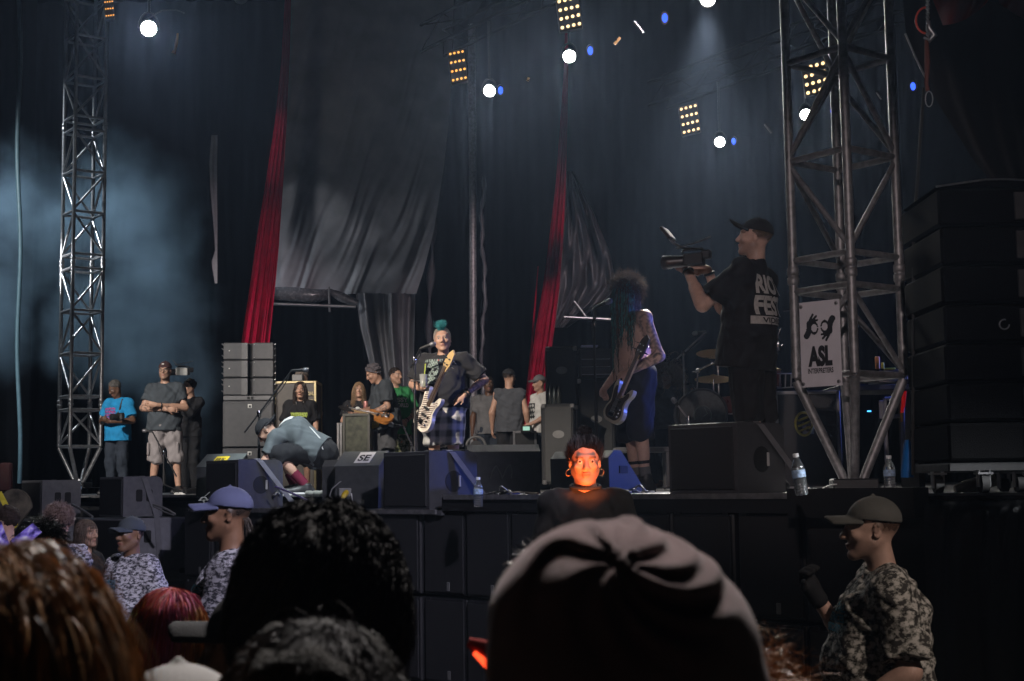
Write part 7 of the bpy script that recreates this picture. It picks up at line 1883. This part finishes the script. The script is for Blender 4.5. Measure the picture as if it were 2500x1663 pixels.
m = MB(); m.tube([P(2452 + 12 * math.cos(t), 792 + 12 * math.sin(t), 7.4) for t in np.linspace(0, 5, 14)], .004, 5); tag(m.build('wire_loop', STEELE), 'small wire loop on the dark cabinet stack at the right', 'wire')

# --- top right: black rain cover, red cloth, hoist chain
BT = mat('black_tarp', (.006, .006, .007), .7, var=.3, vs=4, bump=.3, bs=14)
rows = []
for j in range(30):
    v = j / 29; y = -60 + v * 575
    xl = np.interp(y, [-60, 80, 242, 380, 500, 515], [2200, 2211, 2284, 2370, 2462, 2480])
    rows.append([P(xl + (2600 - xl) * u, y, 8.4 + .05 * math.sin(u * 14 + v * 4) + .10 * u) for u in np.linspace(0, 1, 40)])
tag(sheet(rows, 'rain_cover', BT), 'black rain cover slanting down the upper right corner', 'cover')
RC = mat('dark_red_cloth', (.26, .03, .02), .7, var=.35, vs=7, bump=.4, bs=20)
def cloth_tri(pts, d, name, label):
    rows = []
    for v in np.linspace(0, 1, 16):
        a = np.array(pts[0]) + (np.array(pts[3]) - np.array(pts[0])) * v; b = np.array(pts[1]) + (np.array(pts[2]) - np.array(pts[1])) * v
        rows.append([P(*(a + (b - a) * u + np.array([0, 12 * math.sin(PI * u) * v])), d + .06 * math.sin(u * 9 + 3 * v)) for u in np.linspace(0, 1, 24)])
    return tag(sheet(rows, name, RC), label, 'cloth', 'dark red cloths in the upper right corner')
cloth_tri([(2262, -40), (2440, -40), (2405, 12), (2302, 62)], 7.9, 'red_cloth', 'dark red cloth with its point hanging near the hoist chain')
cloth_tri([(2425, -60), (2560, -60), (2560, 60), (2440, 8)], 7.8, 'red_cloth', 'dark red cloth filling the very corner at top right')
ho = empty('hoist_chain', tuple(P(2266, 80, 7.8)), 0, 'dark hoist chain with hook and strap hanging at the top right', 'chain')
for i in range(22):
    y = -20 + i * 5.2; c = P(2265 + (i % 2), y, 7.8); a = i % 2
    part(MB().tube([c + Vector((.008 * math.cos(t) * (1 - a), .008 * math.cos(t) * a, .011 * math.sin(t))) for t in np.linspace(0, 2 * PI, 9)], .003, 5), 'chain_link', STEELE, ho)
m = MB(); c = P(2268, 78, 7.8); m.tube([c + Vector((0, 0, .06)), c + Vector((.0, 0, .02)), c + Vector((.03, 0, -.02)), c + Vector((.0, 0, -.05)), c + Vector((-.03, 0, -.03))], [.012, .018, .016, .012, .006], 8); part(m, 'hook', STEEL, ho)
part(MB().tube([P(2262, 92, 7.8), P(2264, 150, 7.8), P(2262, 205, 7.8), P(2265, 222, 7.8)], [.010, .016, .010, .012], 8), 'sling', mat('dim_red_sling', (.12, .03, .02), .7), ho)
part(MB().tube([P(2268 + 9 * math.cos(t), 242 + 19 * math.sin(t), 7.8) for t in np.linspace(0, 2 * PI, 16)], .0035, 5), 'shackle', STEELE, ho)
tag(MB().tube([P(2262 - 26 * math.sin(t), 50 - 32 * math.cos(t), 7.75) for t in np.linspace(.1, PI - .1, 12)], .006, 6).build('red_cable', mat('red_cable', (.7, .06, .03), .45)), 'thin red cable looping beside the hoist chain', 'cable')
tag(MB().tube([P(2210, 82, 8.2), P(2235, 140, 8.2), P(2262, 195, 8.2)], .006, 6).build('guy_wire', STEELE), 'guy wire from the right tower to the hoist sling', 'wire')
tag(MB().tube([P(2256, 215, 8.3), P(2248, 320, 8.3), P(2240, 440, 8.3), P(2231, 560, 8.3), P(2229, 1160, 8.3)], .010, 6).build('black_cable', RUBBER), 'thick black cable hanging beside the right tower', 'cable')

# --- bottles
def bottle(label, px, py, d, zb, H_=.205, lean=0.0, k=1.0):
    p = P(px, py, d); r = empty('water_bottle', (p.x, p.y, zb + .004), 0, label, 'water bottle', 'plastic water bottles on the stage edge'); r.rotation_euler = (0, R(lean), 0); r.scale = (k, k, k)
    PET = mat('bottle_plastic', (.62, .66, .68), .12, var=0, trans=.93, spec=.6)
    prof = [(.004, 0), (.030, .002), (.033, .012)]
    for i in range(5): prof += [(.033, .016 + i * .014), (.0305, .021 + i * .014), (.033, .026 + i * .014)]
    prof += [(.033, .125), (.032, .14), (.024, .165), (.013, .182), (.013, .192)]
    MB().lathe(prof, (0, 0, 0), 20).build('body', PET, r)
    MB().lathe([(.0338, .090), (.0338, .126)], (0, 0, 0), 20).build('paper_label', mat('bottle_label', (.30, .42, .60), .5, var=.5, vs=60), r)
    MB().lathe([(.015, .190), (.0155, .206), (.013, .209)], (0, 0, 0), 16).build('lid', mat('bottle_cap', (.65, .67, .68), .4), r)
    return r
bottle('water bottle leaning against the right front speaker on the stage edge', 1958, 1205, 7.65, DECK, lean=-7, k=1.08)
bottle('water bottle standing by the strap of the blue-lit middle speaker', 1168, 1232, 10.5, EYE - .205 + .03, k=1.05)
bottle('water bottle standing behind the foot of the right truss tower', 2172, 1172, 8.9, DECK, k=1.08)
bottle('dim water bottle at the foot of the slim left tower', 193, 1206, 17.5, DECK, k=1.0)

# --- cables on the deck
def cable(label, pts, r=.006, m=RUBBER, name='stage_cable', group='loose cables on the stage'):
    P_ = [Vector(p) for p in pts]; out = []
    n = len(P_)
    for i in range(n - 1):
        p0, p1, p2, p3 = P_[max(i - 1, 0)], P_[i], P_[i + 1], P_[min(i + 2, n - 1)]
        for t in np.linspace(0, 1, 6)[:-1]: out.append(.5 * ((2 * p1) + (p2 - p0) * t + (2 * p0 - 5 * p1 + 4 * p2 - p3) * t * t + (3 * p1 - p0 - 3 * p2 + p3) * t ** 3))
    out.append(P_[-1])
    return tag(MB().tube(out, r, 6).build(name, m), label, 'cable', group)
CG = mat('grey_cable', (.16, .16, .16), .4); rr = random.Random(5)
LOOKS = [('thin pale grey', .005, CG), ('thick black', .010, RUBBER), ('thin white', .0045, mat('white_cord', (.6, .6, .6), .5)), ('thick grey', .010, CG), ('thin black', .005, RUBBER), ('dark blue', .006, mat('blue_jacket', (.02, .04, .15), .4)), ('thick brown', .010, mat('brown_jacket', (.12, .07, .04), .5)), ('dark green', .006, mat('green_jacket', (.02, .08, .03), .4)), ('thick pale', .011, mat('pale_jacket', (.35, .35, .33), .5))]
def tangle(px0, px1, d0, d1, n, where, zf):
    for i in range(n):
        pts = []
        px = px0 + (px1 - px0) * rr.random() * .4
        for k in range(5):
            p = P(px, 1190, d0 + (d1 - d0) * rr.random()); p.z = zf + .010 + (.06 * rr.random() if k in (2,) else 0)
            pts.append(p); px += (px1 - px0) * .16 * (rr.random() * 1.3)
        look, rad, m = LOOKS[i]
        cable(f'{look} cable in the tangle {where}', pts, rad, m)
tangle(1180, 1330, 10.8, 12.0, 7, 'in front of the emblem wedge', DECK)
tangle(1990, 2240, 9.2, 11.0, 9, 'around the foot of the right tower', DECK)
tangle(1500, 1620, 10.5, 12.0, 5, 'at the guitarist\'s feet', DECK)
tangle(650, 700, 13.6, 14.4, 4, 'under the crouching stagehand\'s hands', DECK)
def sp(s_, t, z): return S(s_, t, z)
cd = [S(5.05 + i * .02, .90 + .01 * math.sin(i), DECK + .018) for i in range(116)]
tag(MB().tube(cd, [.030 if i % 2 else .024 for i in range(len(cd))], 10).build('ribbed_conduit', mat('ribbed_grey', (.22, .22, .20), .5)), 'ribbed grey conduit running along the deck edge left of the middle speaker', 'conduit')
cable('violet-lit cable running from the crouching stagehand down to the ledge', [P(672, 1188, 13.4), P(730, 1212, 13.2), P(782, 1240, 13.0), P(800, 1262, 12.9)], .010, mat('violet_lit_cable', (.12, .10, .25), .4))  # violet light is put into the cable colour
cable('thin white cord hanging from the power box over the ledge', [P(858, 1205, 12.7), P(862, 1228, 12.65), P(872, 1256, 12.6)], .005, mat('white_cord', (.6, .6, .6), .5))
cable('pale cable curving over the ledge beside the middle strap', [P(1192, 1210, 11.1), P(1222, 1216, 11.0), P(1242, 1230, 10.9)], .006, mat('white_cord', (.6, .6, .6)))
cable('thick cable running from the far left speaker to the stack', [P(176, 1232, 15.8), P(200, 1245, 15.6), P(226, 1262, 15.4)], .014, CG)
cable('pale cable hanging from the front speaker with handle holes', [P(374, 1232, 14.6), P(400, 1240, 14.5), P(428, 1256, 14.4)], .012, CG)
cable('second pale cable hanging from the front speaker with handle holes', [P(374, 1236, 14.6), P(402, 1250, 14.5), P(424, 1258, 14.4)], .008, CG)
# power box with yellow and orange plugs
pw = P(846, 1202, 12.75); r = empty('power_box', tuple(pw), R(10), 'small power box with yellow and orange plugs at the deck edge', 'power box')
MB().box((0, 0, 0), (.14, .10, .075), bev=.006).build('box', mat('grey_metal_box', (.20, .20, .19), .5), r)
m = MB(); m.tube([(-.005, -.05, .0), (-.02, -.09, -.02), (-.045, -.12, -.055), (-.052, -.12, -.085)], [.024, .026, .016, .014], 10); m.build('yellow_plug', mat('yellow_plug', (.65, .45, .03), .45), r)
m = MB(); m.tube([(.0, 0, .045), (.03, -.01, .10), (.045, -.02, .12)], [.012, .018, .012], 8); m.tube([(.03, 0, .04), (.05, 0, .10)], .014, 8); m.build('orange_plug', mat('orange_plug', (.65, .25, .03), .45), r)
m = MB(); m.tube([(-.03, 0, .04), (-.01, 0, .11), (-.06, 0, .09), (-.13, 0, .03), (-.15, 0, -.03), (-.12, 0, -.06)], .006, 6); m.tube([(.02, 0, .04), (.0, 0, .12), (.06, 0, .13), (.068, 0, .05), (.05, 0, -.04)], .006, 6); m.build('cable_loop', CG, r)
# wire ties on the ledge at left
m = MB(); c = P(497, 1222, 13.8); m.tube([c + Vector((.035 * math.cos(t), 0, .03 * math.sin(t))) for t in np.linspace(0, PI, 9)], .008, 6); m.tube([c + Vector((0, 0, .03)), c + Vector((.06, 0, .08))], .004, 5); m.tube([c + Vector((-.05, 0, 0)), c + Vector((.1, 0, .01))], .005, 5); m.tube([c, c + Vector((.01, 0, -.08))], .007, 5); m.tube([c + Vector((-.03, 0, -.03)), c + Vector((.02, 0, -.05)), c + Vector((.05, 0, -.03))], .004, 5); m.box(tuple(c + Vector((0.01, 0, -.08))), (.12, .1, .01))
tag(m.build('wire_bundle', mat('pale_wire', (.5, .55, .48), .5)), 'small bundle of pale wires on the ledge in front of the blue cap', 'wire')
tag(ribbon([P(-4, 1200, 11.6), P(8, 1222, 11.6), P(22, 1250, 11.55), P(36, 1280, 11.5), P(30, 1290, 11.5)], (1, 0, 0), .05).build('yellow_strap', mat('yellow_webbing', (.5, .42, .03), .7)), 'bright yellow strap slanting at the far left edge', 'strap')
c = P(45, 1240, 15.0); r = empty('stage_prop', tuple(c), 0, 'rounded brownish prop panel at the far left edge', 'prop'); M2 = Matrix(((1, 0, 0, 0), (0, 0, -1, 0), (0, 1, 0, 0), (0, 0, 0, 1)))
MB().prism([(-.22, -.5)] + [(.18 * math.cos(t) - .03, .20 * math.sin(t)) for t in np.linspace(0, PI, 12)] + [(-.22, -.5)][:0], M2, .05).build('panel', mat('mottled_brown', (.10, .085, .06), .7, var=.7, vs=9), r)
c = P(15, 1165, 17.0); tag(MB().box(tuple(c), (.14, .1, .34), bev=.02).build('red_sign_box', mat('dull_red', (.03, .004, .005), .8)), 'dull red box beyond the far left speaker', 'box')
# phones and the red light
def phone(px, py, d, tilt, label, yawp=0):
    c = P(px, py, d); r = empty('smartphone', tuple(c), 0, label, 'phone', 'raised phones with violet screens')
    M = Matrix.Rotation(R(yawp), 4, 'Z') @ Matrix.Rotation(R(tilt), 4, 'Y') @ Matrix.Rotation(R(-25), 4, 'X')
    xf(MB().box((0, 0, 0), (.118, .008, .058), bev=.004), M).build('case', BLACK, r)
    m = bpy.data.materials.get('phone_picture')
    if m is None:
        m = emat('phone_picture', (.4, .3, 1), .17); n = m.node_tree.nodes; l = m.node_tree.links
        tc = n.new('ShaderNodeTexCoord'); t = n.new('ShaderNodeTexNoise'); t.inputs['Scale'].default_value = 26; cr = n.new('ShaderNodeValToRGB'); e = cr.color_ramp.elements
        e[0].position = .38; e[0].color = (.04, .03, .16, 1); e[1].position = .66; e[1].color = (.8, .75, 1, 1); e3 = e.new(.5); e3.color = (.25, .18, .75, 1)
        l.new(tc.outputs['Object'], t.inputs['Vector']); l.new(t.outputs['Fac'], cr.inputs[0]); l.new(cr.outputs[0], n['Emission'].inputs[0])
    xf(MB().box((0, -.0055, 0), (.110, .002, .053)), M).build('screen', m, r)
phone(64, 1311, 5.75, -38, 'smartphone with violet screen held up by the fluffy haired person', 35); phone(-2, 1312, 5.6, 70, 'smartphone with violet screen cut by the left edge', 20)
ft = PEO['red']
lp = ft.world((.02, -.62, 1.25))
fl = empty('red_torch', tuple(lp), 0, 'small torch giving orange-red light, held low by the person with the bun', 'torch')
part(MB().tube([lp + Vector((0, -.03, -.07)), lp + Vector((0, -.005, -.0)), lp + Vector((0, 0, .02))], [.014, .014, .020], 12), 'barrel', BLACK, fl)
part(MB().lathe([(.019, 0), (.004, .001)], lp + Vector((0, 0, .0215)), 12), 'lens', emat('red_lens', (1, .16, .03), 4), fl)
spot('torch_light', lp + Vector((0, 0, .03)), ft.world((0, -.05, 1.565)), 24, (1, .21, .048), 30, .5, .02, fl)
c = P(1176, 1610, 1.9); r = empty('glow_light', tuple(c), 0, 'small red glowing light at the left edge of the mauve beanie', 'light')
m = MB(); m.tube([(-.010, 0, .009), (0, 0, 0), (.010, -.003, -.011), (.013, 0, -.018)], [.003, .0045, .0045, .003], 10); m.build('glow', emat('red_glow', (1, .07, .02), .8), r)
m = MB(); m.tube([(-.018, .012, .022), (.0, .012, .014), (.022, .012, -.02)], [.006, .014, .008], 10); m.build('holder', mat('dark_red_plastic', (.25, .015, .01), 1.2), r)
